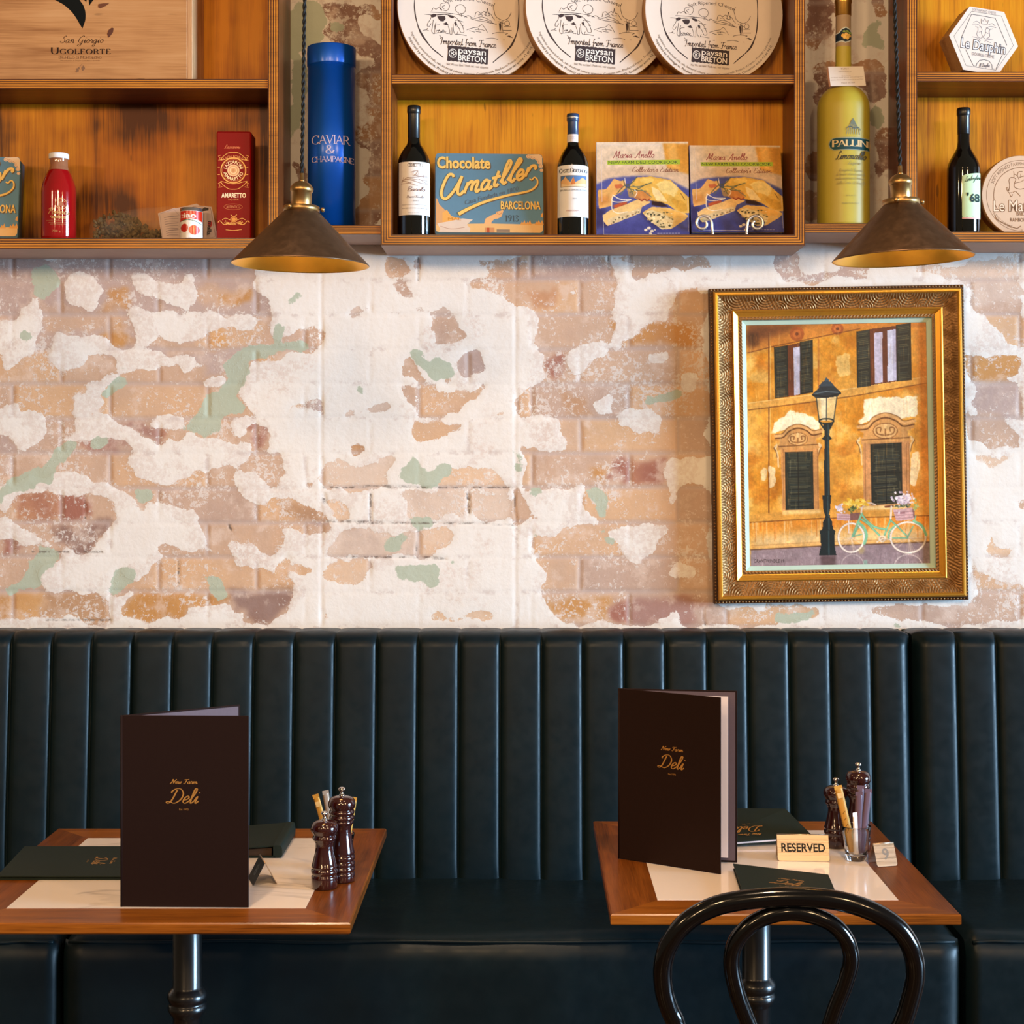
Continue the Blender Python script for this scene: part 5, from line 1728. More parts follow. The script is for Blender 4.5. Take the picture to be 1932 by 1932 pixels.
def tin_art(a):
    bl, cr, sh = (102, 142, 168), (250, 206, 116), (112, 92, 70)
    c_, n = 30, 6
    o_ = []
    for (cx, cy, a0) in ((1442, 555, -90), (1442, 1242, 0), (527, 1242, 90), (527, 555, 180)):
        o_ += [(cx + 29 * math.cos(R(a0 + 90 * i / n)), cy + 29 * math.sin(R(a0 + 90 * i / n))) for i in range(n + 1)]
    a.poly(o_, bl)
    pe, pe2 = (236, 190, 128), (222, 168, 116)
    a.poly([(500, 950), (515, 960), (530, 1010), (580, 1060), (620, 1110), (700, 1150), (760, 1160), (800, 1200), (500, 1215)], pe2)
    a.poly([(560, 1090), (600, 1060), (640, 1120), (720, 1140), (780, 1170), (700, 1200), (560, 1190)], (238, 176, 96))
    a.poly([(499, 1205), (800, 1190), (1000, 1186), (1280, 1192), (1471, 1180), (1471, 1242), (1455, 1266), (1442, 1271), (527, 1271), (505, 1262)], pe)
    a.poly([(512, 1190), (640, 1165), (740, 1140), (835, 1152), (800, 1180), (780, 1200), (812, 1235), (806, 1270), (527, 1270), (540, 1240)], (228, 208, 192))
    a.stroke([(540, 1215), (640, 1240), (760, 1225)], 6, (196, 160, 140))
    a.poly([(935, 1195), (950, 1140), (1000, 1110), (1040, 1095), (1050, 1075), (1090, 1065), (1108, 1052), (1112, 1070), (1095, 1120), (1060, 1140), (1030, 1145), (1005, 1170), (1000, 1215)], (240, 186, 130))
    a.stroke([(1050, 1080), (1075, 1100), (1095, 1085)], 5, (196, 130, 90))
    a.rect(945, 1225, 1030, 1271, (214, 150, 100))
    a.rect(962, 1225, 985, 1271, (190, 90, 60))
    a.rect(1050, 1240, 1170, 1266, (150, 130, 112))
    for x in (1290, 1340, 1420, 1450):
        a.poly([(x - 25, 1195), (x - 10, 1165), (x, 1178), (x + 14, 1150), (x + 28, 1196)], (232, 168, 92))
    a.poly([(1471, 1080), (1455, 1095), (1450, 1120), (1471, 1128)], (232, 168, 92))
    a.text('MAL', 612, 730, 1158, 26, (206, 140, 60))
    for (x, y, r) in ((1345, 548, 22), (1385, 556, 24), (1425, 566, 24), (1446, 600, 24), (1456, 640, 20), (1462, 680, 16)):
        a.ell(x, y, r, r * .9, (240, 204, 170), 16)
        a.ring(x, y, r * .6, r * .5, 3, (200, 150, 120), 16)
    a.poly([(1330, 532), (1442, 527), (1460, 536), (1470, 556), (1470, 640), (1440, 585), (1390, 550)], (246, 214, 180))
    a.text('Casa Fundada en 1800', 765, 1250, 1012, 42, (92, 108, 130), slope=-.285)
    a.pen('1913', 1125, 1252, 1166, 58, (74, 88, 104), SERIF, 2.2, 1.2)
    for dx_, dy_, c in ((7, 6, sh), (0, 0, cr)):
        a.text('Chocolate', 510 + dx_, 996 + dx_, 667 + dy_, 106, c, bold=.035)
        a.text('BARCELONA', 1088 + dx_, 1450 + dx_, 1050 + dy_, 74, c, bold=.02)
        mv = lambda p: [(x + dx_, y + dy_) for x, y in p]
        for st in ([(662, 752), (650, 728), (620, 730), (585, 785), (552, 880), (556, 940), (592, 958), (650, 900), (700, 820), (738, 742)], [(738, 742), (702, 850), (700, 905), (722, 915), (755, 880)], [(755, 905), (792, 802)], [(772, 850), (808, 802), (836, 796), (818, 880)], [(822, 850), (852, 800), (884, 788), (862, 868), (872, 888), (900, 862)],
                   [(988, 792), (955, 778), (918, 826), (918, 866), (948, 862), (985, 802)], [(992, 776), (974, 836), (984, 862), (1012, 832)], [(1074, 690), (1032, 806), (1040, 836), (1068, 812)], [(1012, 762), (1090, 736)], [(1085, 800), (1150, 690), (1186, 612), (1170, 590), (1144, 640), (1104, 770), (1114, 812), (1142, 788)],
                   [(1150, 780), (1215, 680), (1278, 594), (1262, 572), (1226, 640), (1180, 750), (1190, 792), (1222, 758)], [(1230, 748), (1286, 716), (1296, 686), (1270, 680), (1240, 728), (1248, 772), (1284, 758), (1312, 718)], [(1312, 742), (1348, 652)], [(1330, 700), (1370, 645), (1402, 636), (1412, 656), (1396, 668)]):
            a.stroke(mv(st), 25, c)
        a.stroke(mv([(1352, 762), (1372, 772), (1398, 748), (1424, 775), (1414, 828), (1340, 880), (1150, 922), (950, 982), (800, 1048), (705, 1102)]), 20, c, wfun=lambda d, t: 12 + 20 * t ** 2)


T_tin = lambda x, y: ((x - 985) * .20704 * YT / F, (1300 - y) * .20704 * YT / F)
wt_, ht_ = 204 * YT / F, 156 * YT / F
tn = thing('chocolate_tin', 'flat blue printed tin leaning on the back panel between two wine bottles', 'tin', ((924 - CX) * YT / F, 3.80, Z_C + .0056), (R(-9), 0, R(3)), 'flat blue printed tins')
tl = P('tin_edge', (150, 140, 130), .4, .7)
m = M()
hw = wt_ / 2
o_ = []
for (cx, cz, a0) in ((hw - .008, ht_ - .008, 0), (-hw + .008, ht_ - .008, 90), (-hw + .008, .008, 180), (hw - .008, .008, 270)):
    o_ += [(cx + .008 * math.cos(R(a0 + 15 * i)), cz + .008 * math.sin(R(a0 + 15 * i))) for i in range(7)]
m.prism(o_, .0, .034, smooth=True)
m.build('tin_body', P('blue_tin_side', (70, 96, 110), .4, .4), tn)
a = Art(T_tin)
tin_art(a)
a.build('lid_print', tinp, tn)
dup(tn, (U(-65, 449, 3.82).x, 3.80, Z_L + .0050), (R(-8), 0, R(2)), 'flat blue printed tin cut off at the left edge, beside the red sauce bottle')

# -- cookbooks
KB = (1100, 240, .22774)
cv = Cv(228, 236, (232, 208, 180), lambda x, y: ((x - 107) / 763 * 228, (y - 100) / 785 * 236))
cv.a *= np.linspace(1.0, .93, 236)[:, None, None]
cv.poly([(107, 100), (870, 100), (870, 180), (107, 140)], (240, 222, 200), .7, 6)
cv.poly([(107, 330), (440, 300), (870, 330), (870, 470), (107, 440)], (222, 190, 158), .8, 6)
cv.poly([(655, 112), (870, 120), (870, 372), (690, 320)], (226, 158, 62), .95, 2)
cv.poly([(690, 112), (760, 112), (790, 330), (720, 320)], (244, 190, 104), .7, 3)
cv.poly([(780, 118), (870, 122), (870, 300), (820, 300)], (206, 140, 52), .5, 4)
cv.poly([(107, 450), (200, 405), (330, 388), (520, 382), (700, 410), (870, 500), (870, 885), (107, 885)], (84, 88, 152), 1, 2)
cv.poly([(125, 790), (300, 760), (500, 740), (870, 820), (870, 885), (125, 885)], (70, 72, 140), .9, 8)
cv.poly([(107, 640), (200, 660), (160, 720), (220, 800), (107, 820)], (52, 44, 84), .8, 4)
cv.poly([(460, 690), (500, 680), (640, 830), (560, 800)], (48, 44, 90), .8, 4)
cv.poly([(118, 500), (190, 490), (215, 455), (252, 405), (300, 425), (345, 420), (345, 490), (240, 560), (235, 630), (125, 655)], (228, 172, 100), 1, 1, .5)
cv.poly([(118, 560), (200, 540), (220, 600), (130, 640)], (196, 126, 62), .7, 3)
cv.poly([(400, 430), (445, 395), (560, 388), (720, 420), (800, 500), (872, 570), (872, 690), (800, 700), (690, 620), (560, 590), (440, 560), (370, 500)], (232, 182, 84), 1, 1, .5)
cv.poly([(590, 430), (720, 425), (790, 500), (760, 560), (640, 520)], (250, 224, 150), .75, 6, .8)
cv.poly([(450, 400), (560, 395), (600, 430), (480, 450)], (246, 206, 110), .8, 4, .8)
cv.poly([(700, 560), (840, 600), (860, 670), (790, 690)], (212, 152, 52), .6, 5, .8)
cv.poly([(560, 470), (620, 500), (690, 600), (600, 590), (570, 530)], (248, 220, 160), .9, 1, .5)
cv.poly([(560, 590), (640, 600), (700, 640), (640, 640), (560, 625)], (54, 36, 38), 1, 1)
cv.poly([(440, 500), (540, 520), (560, 580), (470, 590), (400, 560)], (206, 132, 72), .9, 2, .6)
cv.poly([(240, 630), (300, 605), (360, 598), (355, 620), (260, 655)], (190, 88, 52), 1, 1)
cv.poly([(250, 455), (320, 450), (330, 480), (270, 490)], (196, 100, 64), .9, 2, .6)
cv.poly([(350, 480), (430, 520), (420, 560), (370, 560)], (190, 150, 90), .8, 2, .6)
cv.poly([(155, 710), (220, 665), (350, 620), (440, 580), (520, 590), (560, 600), (480, 640), (465, 690), (330, 745), (260, 772), (195, 797), (165, 760)], (238, 194, 126), 1, 1, .3)
cv.poly([(200, 740), (330, 690), (465, 650), (470, 690), (260, 775), (200, 790)], (222, 196, 150), .9, 2, .5)
cv.poly([(480, 690), (560, 640), (700, 650), (830, 690), (862, 720), (830, 750), (720, 822), (640, 826), (560, 770)], (228, 184, 108), 1, 1, .4)
cv.poly([(490, 695), (560, 665), (660, 700), (740, 750), (720, 820), (640, 826), (560, 765)], (232, 206, 152), 1, 1, .6)
cv.poly([(640, 660), (780, 680), (850, 720), (740, 740)], (236, 176, 84), .8, 3, .6)
rn = random.Random(3)
for _ in range(70):
    x, y = rn.uniform(500, 730), rn.uniform(680, 815)
    if y < 690 + (x - 500) * .6 + 60 and y > 660 + (x - 500) * .12:
        cv.ell(x, y, rn.uniform(5, 12), rn.uniform(4, 9), rn.choice([(60, 62, 48), (84, 76, 54), (200, 170, 110), (246, 228, 184)]), .85, 8)
for _ in range(24):
    x = rn.uniform(220, 460)
    cv.ell(x, 770 - (x - 220) * .42 + rn.uniform(-18, 14), rn.uniform(5, 10), 5, rn.choice([(64, 58, 48), (170, 110, 70), (246, 226, 180)]), .8, 8)
for (x, y, r) in ((510, 830, 14), (535, 815, 16), (560, 840, 15), (548, 860, 12), (585, 830, 7), (560, 770, 7)):
    cv.ell(x, y, r, r * .8, (236, 218, 190), .95, 9)
for st, w, c in (([(275, 530), (330, 470), (400, 440), (440, 390)], 2.2, (88, 96, 78)), ([(300, 540), (360, 480), (470, 470), (560, 440)], 2.2, (104, 112, 92)), ([(330, 420), (350, 470), (420, 500), (520, 510)], 2, (80, 90, 74)), ([(400, 460), (480, 500), (560, 560)], 2, (120, 126, 104)), ([(380, 520), (450, 490), (520, 450)], 1.8, (80, 90, 74)), ([(360, 450), (390, 500), (410, 540)], 1.8, (96, 104, 84)),
                 ([(240, 540), (300, 575), (390, 580), (300, 600), (235, 590), (240, 550)], 2, (252, 238, 214)), ([(232, 590), (235, 660), (280, 690), (360, 680)], 2, (250, 234, 208)), ([(420, 500), (440, 520), (420, 560)], 1.8, (250, 236, 210)), ([(455, 575), (480, 590), (500, 575), (520, 590), (545, 575)], 2.4, (150, 60, 44)), ([(800, 530), (830, 580)], 2, (120, 84, 40)), ([(340, 400), (345, 440)], 1.6, (240, 230, 220))):
    cv.line(st, w, c, .9, True)
cv.mottle(10, .10)
cv.mottle(3, .05)


def book_art(a):
    a.raster(cv, 107, 100, 870, 885)
    a.pen('Maria Anello', 245, 586, 232, 58, (160, 84, 84), SCRIPT, 2.4, 1.1, shear=.25)
    a.poly([(195, 254), (500, 252), (800, 250), (800, 288), (500, 290), (198, 290)], (174, 196, 62))
    a.text('NEW FARM DELI COOKBOOK', 206, 784, 283, 25, (36, 56, 62))
    a.pen("Collector's Edition", 400, 786, 352, 44, (142, 92, 72), SCRIPT, 2.3, 1.1, shear=.25)
    [a.stroke([(606 + i * 24, 862), (624 + i * 24, 862)], 6, (150, 146, 180), False) for i in range(8)]
    for p, q in (((160, 700), (165, 870)), ((165, 868), (600, 872)), ((150, 120), (152, 600)), ((860, 560), (862, 850)), ((170, 122), (640, 126))):
        a.stroke([p, q], 2, (236, 226, 226), False)


YBK = 3.81
kb = .22774 * YBK / F
pages = P('book_pages', (228, 216, 196), .7)


def bookm(u, v, e):
    return (u, -e, v)


bk = thing('cookbook', 'left cookbook with food on the cover, standing beside the blue-capped wine bottle', 'book', ((1212 - CX) * YBK / F, 3.79, Z_C + .0028), (R(-10), 0, R(-1.5)), 'two copies of the cookbook on the middle shelf')
m = M()
w2, hb = 174 / 2 * YBK / F, 186 * YBK / F
NB = 12
rows = [[(-w2 + 2 * w2 * i / NB, bookm(-w2 + 2 * w2 * i / NB, hb * j / NB, 0)[1], hb * j / NB) for i in range(NB + 1)] for j in range(NB + 1)]
m.grid(rows)
back_ = [[(p[0], .0022, p[2]) for p in r_] for r_ in rows]
m.grid([list(reversed(r_)) for r_ in back_])
m.build('front_cover', P('cover_card', (210, 190, 170), .5), bk)
m = M()
m.box(-w2 + .002, w2 - .003, .0026, .0125, .002, hb - .003)
m.build('page_block', pages, bk)
m = M()
m.box(-w2, w2, .013, .0142, 0, hb)
m.box(-w2 - .0008, -w2 + .0004, .0, .0142, 0, hb)
m.build('back_cover', P('cover_back', (70, 74, 130), .4), bk)
a = Art(lambda x, y: ((x - 488) * kb, hb - (y - 100) * kb * 186 / 178.8), bookm)
book_art(a)
a.build('cover_print', gloss, bk.children[0])
dup(bk, ((1391 - CX) * YBK / F, 3.795, Z_C + .0132), (R(-13.5), 0, R(1.0)), 'right cookbook with food on the cover, held by the scrolled plate stand', 'two copies of the cookbook on the middle shelf').scale = (1, 1, .945)

# -- scrolled plate stand in front of the right cookbook
chrome = P('bright_chrome', (224, 216, 208), .28, .75, var=.05)
st = thing('plate_stand', 'small chrome plate stand with two scroll hooks holding the right cookbook', 'stand', ((1377 - CX) * 3.775 / F, 3.775, Z_C))
for sg, sx0 in ((-1, 1326), (1, 1427)):
    pts = []
    cxs, cys = sx0, 422
    for i in range(40):
        t = i / 39
        rr = 5.5 + 11.5 * t
        aa = R(420 - 420 * t) if sg < 0 else R(-240 + 420 * t)
        pts.append(((cxs + rr * math.cos(aa)), (cys - rr * math.sin(aa))))
    ex = sx0 + (16.5 if sg < 0 else -16.5)
    pts += [(ex + (1 if sg < 0 else -1), 430), (ex + (2 if sg < 0 else -2), 441), (ex + (2 if sg < 0 else -2), 449)]
    P3 = [U(x, y, 3.775) - Vector(st.location) for x, y in pts]
    P3[-1].z = .0058
    P3[-2].z = .0095
    P3 += [Vector((P3[-1].x, .02, .0056)), Vector((P3[-1].x, .085, .0056)), Vector((P3[-1].x * .8, .098, .012)), Vector((P3[-1].x * .4, .106, .06)), Vector((P3[-1].x * .25, .112, .12))]
    P3 = catmull([tuple(p) for p in P3], 3)
    m = M()
    nn = len(P3)
    m.tube(P3, [.0034 if i > 6 else .0022 + .0002 * i for i in range(nn)], 12)
    m.build('scroll_arm', chrome, st)

# -- yellow liqueur bottle between the shelves
YL = 3.835
lq = thing('liqueur_bottle', 'tall frosted yellow liqueur bottle standing in the gap behind the right pendant lamp', 'bottle', ((1591 - CX) * YL / F, YL, Z_GR))
yt = NT('frosted_yellow_glass')
ynz = yt.noise(6, 3)
yt.l(yt.mix(ynz, S(184, 166, 38), S(198, 182, 76)), yt.b.inputs['Base Color'])
yt.b.inputs['Roughness'].default_value = .42
yt.b.inputs['Subsurface Weight'].default_value = .25
yt.b.inputs['Subsurface Radius'].default_value = (.03, .025, .005)
yt.b.inputs['Subsurface Scale'].default_value = .5
yt.b.inputs['Coat Weight'].default_value = .15
yt.b.inputs['Coat Roughness'].default_value = .4
m = M()
kk = YL / F
yb = CY - (Z_GR - EYE) / kk
prof = [(0, yb), (46, yb), (48.5, yb - 3), (49, yb - 7), (49, 215)] + [tuple(p) for p in catmull([(49, 210), (48, 198), (43, 184), (33, 172), (21, 164), (16, 156)], 5)] + [(15, 148), (14.6, 90)]
lathe_px(m, prof, 1591, YL, Z_GR, cap1=False)
m.build('glass', yt.m, lq)
m = M()
lathe_px(m, [(14.6, 90), (14.4, 60), (14.2, 31)], 1591, YL, Z_GR, cap0=False, cap1=False)
m.build('neck', P('frosted_clear_neck', (176, 150, 118), .4, coat=.2), lq)
m = M()
lathe_px(m, [(14.4, 31), (15.2, 30), (15.2, 8), (16.4, 6), (16.4, 2), (15.6, 0), (15.4, -20), (15.0, -42), (0, -43)], 1591, YL, Z_GR)
m.build('cap', P('gold_cap', (196, 150, 72), .3, .9), lq)
a = Art(cylT(1591, 14.6 * kk, YL, Z_GR, 1500, 0, .2236), cyl(14.6 * kk + .0005, ang(1591)), curved=True)
nv = (22, 44, 62)
a.poly([(343, 275), (370, 268), (392, 240), (430, 224), (462, 240), (474, 262), (474, 330), (455, 352), (425, 362), (395, 350), (343, 355)], (206, 216, 214))
a.poly([(343, 284), (376, 276), (398, 248), (430, 234), (456, 248), (474, 272), (474, 322), (450, 344), (425, 352), (398, 340), (343, 346)], nv)
for x, y, c in ((405, 298, (240, 190, 90)), (432, 288, (246, 200, 110)), (455, 298, (236, 190, 100)), (418, 312, (250, 210, 120)), (440, 318, (244, 196, 96))):
    a.ell(x, y, 15, 15, c, 12)
for x, y in ((415, 264), (440, 262), (460, 275)):
    a.ell(x, y, 13, 8, (150, 180, 84), 10)
a.build('neck_label', gloss, lq)
rL = 49 * kk
a = Art(cylT(1591, rL, YL, Z_GR, 1500, 200, .2236), cyl(rL + .0004, ang(1591)), curved=True)
gy2 = (112, 120, 104)
a.ring(488, 172, 36, 20, 4, gy2, 24)
a.ring(488, 200, 60, 34, 5, (132, 138, 116), 24, 180, 360)
for i in range(-3, 4):
    a.stroke([(488 + i * 18, 236), (488 + i * 15, 190), (488 + i * 8, 150)], 5, (140, 146, 122))
a.poly([(462, 150), (474, 120), (488, 100), (500, 122), (512, 152)], gy2)
a.stroke([(440, 180), (470, 172), (500, 184), (535, 176)], 8, (84, 96, 96))
pill = lambda x0, x1, yc, h: [(x0 + h + h * math.cos(R(t)), yc + h * math.sin(R(t))) for t in range(90, 271, 15)] + [(x0 + h + (x1 - x0 - h) * i / 12, yc - h) for i in range(1, 13)] + [(x1 - (x1 - x0 - h) * i / 12, yc + h) for i in range(0, 12)]
a.poly(pill(286, 622, 316, 54), (150, 160, 140))
a.poly(pill(294, 622, 316, 47), (26, 74, 82))
a.pen('PALLINI', 316, 630, 338, 52, (224, 200, 150), SERIF, 4.2, 1.8)
a.pen('Limoncello', 345, 590, 448, 68, (74, 70, 52), SCRIPT, 2.6, 1.0, shear=.3)
a.pen('Liquore', 445, 550, 492, 30, (160, 150, 100), SCRIPT, 2.4, 1.2, shear=.3)
for y, x0, x1, tx in ((550, 372, 565, "l'originale liquore"), (585, 348, 580, 'di limone ottenuto usando'), (618, 342, 580, 'esclusivamente limoni'), (658, 350, 580, 'della Costa di Amalfi')):
    a.pen(tx, x0, x1, y, 26, (164, 150, 92), SCRIPT, 1.6, .9, shear=.3)
a.text('26% vol 3 L', 430, 510, 760, 11, (140, 130, 90))
a.text('PRODOTTO IN ITALIA', 398, 530, 826, 11, (150, 138, 96))
a.build('label_print', paper, lq)
# price card hung on its neck
cd = thing('price_card', 'small white folded card hanging on the neck of the yellow bottle', 'card', U(1598, 144, YL - 24.5 * kk), (R(-20), R(-1.5), R(4)))
w2, h2 = 33.5 * kk, 21 * kk
m = M()
m.box(-w2, w2, -.0008, 0, -h2, h2)
m.build('front_leaf', P('white_card', (236, 226, 216), .6, var=.04), cd)
m = M()
m.add([(-w2, 0, -h2), (-w2 - .003, .004, -h2), (-w2 - .003, .004, h2 - .002), (-w2, 0, h2 - .001), (-w2 - .0005, .0006, -h2)], [(0, 1, 2, 3)])
m.build('fold', P('card_edge', (196, 150, 124), .6), cd)
a = Art(lambda x, y: ((x - 440) * .2236 * kk, (645 - y) * .2236 * kk), lambda u, v, e: (u, -.0008 - e, v))
for tx, x0, x1, y, c in (('Pallini', 398, 462, 580, 14), ('LIMONCELLO 3L', 372, 485, 605, 9), ('Made from', 395, 470, 648, 9), ('the finest Amalfi lemons and nothing more', 300, 578, 664, 9), ('please ask our staff to taste or to purchase', 300, 575, 686, 9), ('Please ask staff', 385, 500, 716, 12)):
    a.text(tx, x0, x1, y, c, (150, 130, 120), slope=-.03)
a.build('print', paper, cd)

# -- blue presentation tube
YU = 3.83
tb = thing('gift_tube', 'tall metallic blue cylinder standing in the gap behind the left pendant lamp', 'tube', ((625.5 - CX) * YU / F, YU, Z_GL))
blu = P('metallic_blue_card', (0, 88, 196), .4, .5, var=.05, coat=.4, crough=.2)
kk = YU / F
m = M()
yb = CY - (Z_GL - EYE) / kk
lathe_px(m, [(0, yb), (44.8, yb), (44.8, 127.5)], 625.5, YU, Z_GL, 72)
m.build('tube_body', blu, tb)
m = M()
lathe_px(m, [(44.6, 128), (45.6, 127.2), (45.9, 126), (45.9, 93), (45.2, 91.5), (43.5, 91), (0, 90.5)], 625.5, YU, Z_GL, 72, cap0=False)
m.build('lid', blu, tb)
rT = 44.8 * kk
a = Art(cylT(625.5, rT, YU, Z_GL, 540, 0, .24328), cyl(rT + .0004, ang(625)), curved=True)
pk = (206, 190, 214)
a.pen('CAVIAR', 200, 488, 1112, 64, pk, SERIF, 2.6, 1.2)
a.pen('&', 306, 376, 1190, 62, pk, SERIF, 2.6, 1.3)
a.pen('CHAMPAGNE', 202, 520, 1254, 42, pk, SERIF, 2.6, 1.3)
a.build('print', paper, tb)

# -- wooden wine crate
cr = thing('wine_crate', 'pale pine wine crate with black emblem on the left upper shelf', 'crate', (U(160, 148, 3.775).x, 3.765, ZS_L), (0, 0, 0))
kc = 3.765 / F
pine = WOOD('pale_pine', ((140, 88, 48), (186, 132, 82), (206, 156, 106)), 0, .5, 0, 4.5, .35, .35, spots=.35)
pine_e = WOOD('pine_end_grain', ((150, 100, 62), (200, 150, 104), (226, 184, 138)), 2, .55, 0, 8, .5, .4)
X0, X1 = (-220 - 160) * kc, (355 - 160) * kc
m = M()
m.box(X0, X1, 0, .009, 0, .33, .001)
m.build('front_board', pine, cr)
m = M()
m.box(X1 + .0002, X1 + .0125, .0006, .135, 0, .33, .001)
m.build('end_board', pine_e, cr)
m = M()
m.box(X0, X0 + .012, .0095, .135, .0005, .33)
m.build('end_board', pine_e, cr)
m = M()
m.box(X0 + .0125, X1, .126, .135, 0, .33)
m.build('back_board', pine, cr)
m = M()
m.box(X0 + .0125, X1, .0095, .1255, 0, .009)
m.build('base_board', pine, cr)
kc2 = .19669 * kc
a = Art(lambda x, y: ((x * .19669 - 160) * kc, EYE - (y * .19669 - CY) * kc - ZS_L))
bk_ = (16, 18, 16)
# emblem: a dark curved wing with two short feathers
a.poly([tuple(p) for p in catmull([(540, 0), (620, 45), (690, 105), (740, 170), (775, 230), (802, 275)], 6)] + [tuple(p) for p in catmull([(802, 275), (828, 200), (832, 130), (815, 60), (782, 10), (730, -60), (640, -90), (520, -100), (450, -60)], 6)] + [(480, -30)], bk_)
a.poly([(800, -10), (825, 5), (838, 24), (842, 0), (838, -40), (800, -60)], bk_)
a.poly([(862, -10), (864, 25), (868, 56), (885, 30), (908, 0), (930, -40), (870, -50)], bk_)
a.pen('San Giorgio', 590, 1000, 412, 68, (70, 46, 30), SCRIPT, 1.9, .8, shear=.35)
a.pen('Ugolforte', 500, 1070, 517, 60, (52, 34, 24), SERIF, 4.0, 1.7, space=3)
a.pen('Brunello di Montalcino', 575, 985, 562, 26, (110, 76, 52), SERIF, 3.2, 1.5)
a.text('Denominazione di Origine Controllata e Garantita', 592, 968, 586, 11, (104, 72, 48))
for x, y in ((752, 665), (768, 655), (760, 678), (800, 652), (812, 640), (806, 668), (818, 655), (745, 685)):
    a.ell(x, y, 9, 12, (134, 98, 72), 10)
a.stroke([(775, 640), (790, 625), (800, 612)], 4, (150, 112, 84))
a.poly([(1040, 325), (1052, 290), (1085, 265), (1102, 272), (1096, 310), (1070, 345), (1050, 362)], (98, 60, 46))
a.poly([(955, 40), (1000, 32), (1060, 32), (1030, 55), (975, 82), (952, 70)], (112, 68, 48))
a.build('front_print', PRINT('ink_on_pine', .7, spec=.1), cr)

# -- red sauce bottle
YS = 3.80
sb = thing('sauce_bottle', 'red tomato sauce bottle with white cap, right of the cut-off blue tin', 'bottle', ((111 - CX) * YS / F, YS, Z_L))
kk = YS / F
yb = CY - (Z_L - EYE) / kk
rg_ = P('red_sauce_glass', (150, 14, 16), .08, coat=.7, crough=.03, var=.15, scale=20)
m = M()
lathe_px(m, [(0, yb), (29, yb), (31.5, yb - 3), (32, yb - 8), (32, 366)] + [tuple(p) for p in catmull([(32, 362), (30.5, 350), (25, 334), (20, 324), (18.6, 322)], 5)], 111, YS, Z_L, cap1=True)
m.build('bottle_body', rg_, sb)
m = M()
lathe_px(m, [(18.6, 322), (17, 316), (16.6, 304), (17.4, 299)], 111, YS, Z_L, cap0=False, cap1=False)
m.build('glass_neck', P('clear_neck_glass', (150, 96, 66), .06, coat=.8, crough=.02, var=.3, scale=60), sb)
m = M()
lathe_px(m, [(17.6, 300.5), (18.4, 299.6), (18.4, 292), (17.5, 290.4), (0, 290)], 111, YS, Z_L)
m.build('screw_cap', P('white_cap', (232, 230, 232), .4), sb)
rS = 32 * kk
a = Art(cylT(111, rS, YS, Z_L, 0, 0, .25880), cyl(rS + .0004, ang(111)), curved=True)
gd = (196, 140, 84)
a.ring(445, 1483, 40, 40, 5, gd, 28)
a.ring(445, 1483, 28, 28, 3, gd, 28)
a.poly([(425, 1500), (432, 1470), (445, 1460), (460, 1472), (466, 1500)], (170, 100, 66))
a.pen('Passata', 352, 500, 1560, 46, gd, SCRIPT, 2.6, 1.2, shear=.3)
a.pen('rustica', 368, 478, 1590, 34, gd, SCRIPT, 3.0, 1.4, shear=.2)
for y in (1610, 1625, 1637):
    a.text('pomodoro datterino siciliano', 345 + (y - 1610), 500 - (y - 1610) * .6, y, 9, (180, 120, 80))
a.text('720 g', 385, 440, 1690, 13, gd)
a.build('label_print', paper, sb)

# -- red amaretto carton
YA = 3.80
am = thing('liqueur_carton', 'tall red and gold liqueur carton standing right of the dried herb bag', 'box', ((446 - CX) * YA / F, YA - .035, Z_L), (0, 0, R(1.5)))
kk = (YA - .035) / F
w2, h_ = 32.6 * kk, EYE - (247.5 - CY) * kk - Z_L
m = M()
m.box(-w2, w2, 0, .075, 0, h_, .003)
m.build('carton', P('red_lacquer_card', (136, 8, 10), .5, 0, spec=.15, coat=.06, crough=.3, var=.06), am)
ka = .19669 * kk
a = Art(lambda x, y: ((x - 1551) * ka, EYE - (230 + y * .19669 - CY) * kk - Z_L))
go, rd = (224, 170, 96), (140, 20, 20)
a.pen('Lazzaroni', 1462, 1612, 255, 34, (206, 120, 84), SCRIPT, 2.4, 1.2, shear=.3)
a.arc('LIQUORE', 1548, 520, 176, -30, 30, 24, (206, 140, 90))
for yy, sg in ((338, -1), (600, 1)):
    for off_ in (26, -26):
        a.stroke([(1425, yy + sg * -30), (1450, yy + off_ * .6 + sg * -10), (1500, yy + off_ + sg * 14), (1548, yy + off_ + sg * 20), (1596, yy + off_ + sg * 14), (1646, yy + off_ * .6 + sg * -10), (1680, yy + sg * -30)], 5, go)
    for x, d in ((1430, -1), (1668, 1)):
        a.stroke([(x, yy - 20), (x + d * 26, yy - 10), (x + d * 8, yy + 8), (x + d * 24, yy + 30), (x - d * 12, yy + 22)], 5, go, False)
a.ring(1548, 466, 118, 118, 10, go, 56)
a.ring(1548, 466, 104, 104, 3, (200, 120, 70), 48)
a.ell(1548, 466, 58, 58, (222, 186, 150), 36)
a.ell(1548, 466, 46, 46, (206, 160, 120), 30)
a.ring(1548, 466, 30, 30, 8, (236, 206, 170), 28)
a.ell(1548, 466, 14, 14, (190, 140, 96), 16)
a.arc('LAZZARONI', 1548, 466, 66, -78, 78, 30, (240, 214, 176), bold=.02)
a.arc('AMARETTO', 1548, 466, 96, 258, 102, 30, (240, 214, 176), True, bold=.02)
for y in (436, 506):
    a.stroke([(1398, y), (1420, y)], 5, go, False)
    a.stroke([(1670, y), (1690, y)], 5, go, False)
a.text('AMARETTO', 1434, 1668, 725, 42, (236, 220, 196), bold=.03)
a.text('LIQUEUR', 1500, 1600, 752, 13, (206, 140, 90))
a.text('AUTENTICO', 1482, 1610, 828, 26, (206, 136, 96))
a.ring(1546, 815, 88, 28, 3, (190, 110, 70), 32)
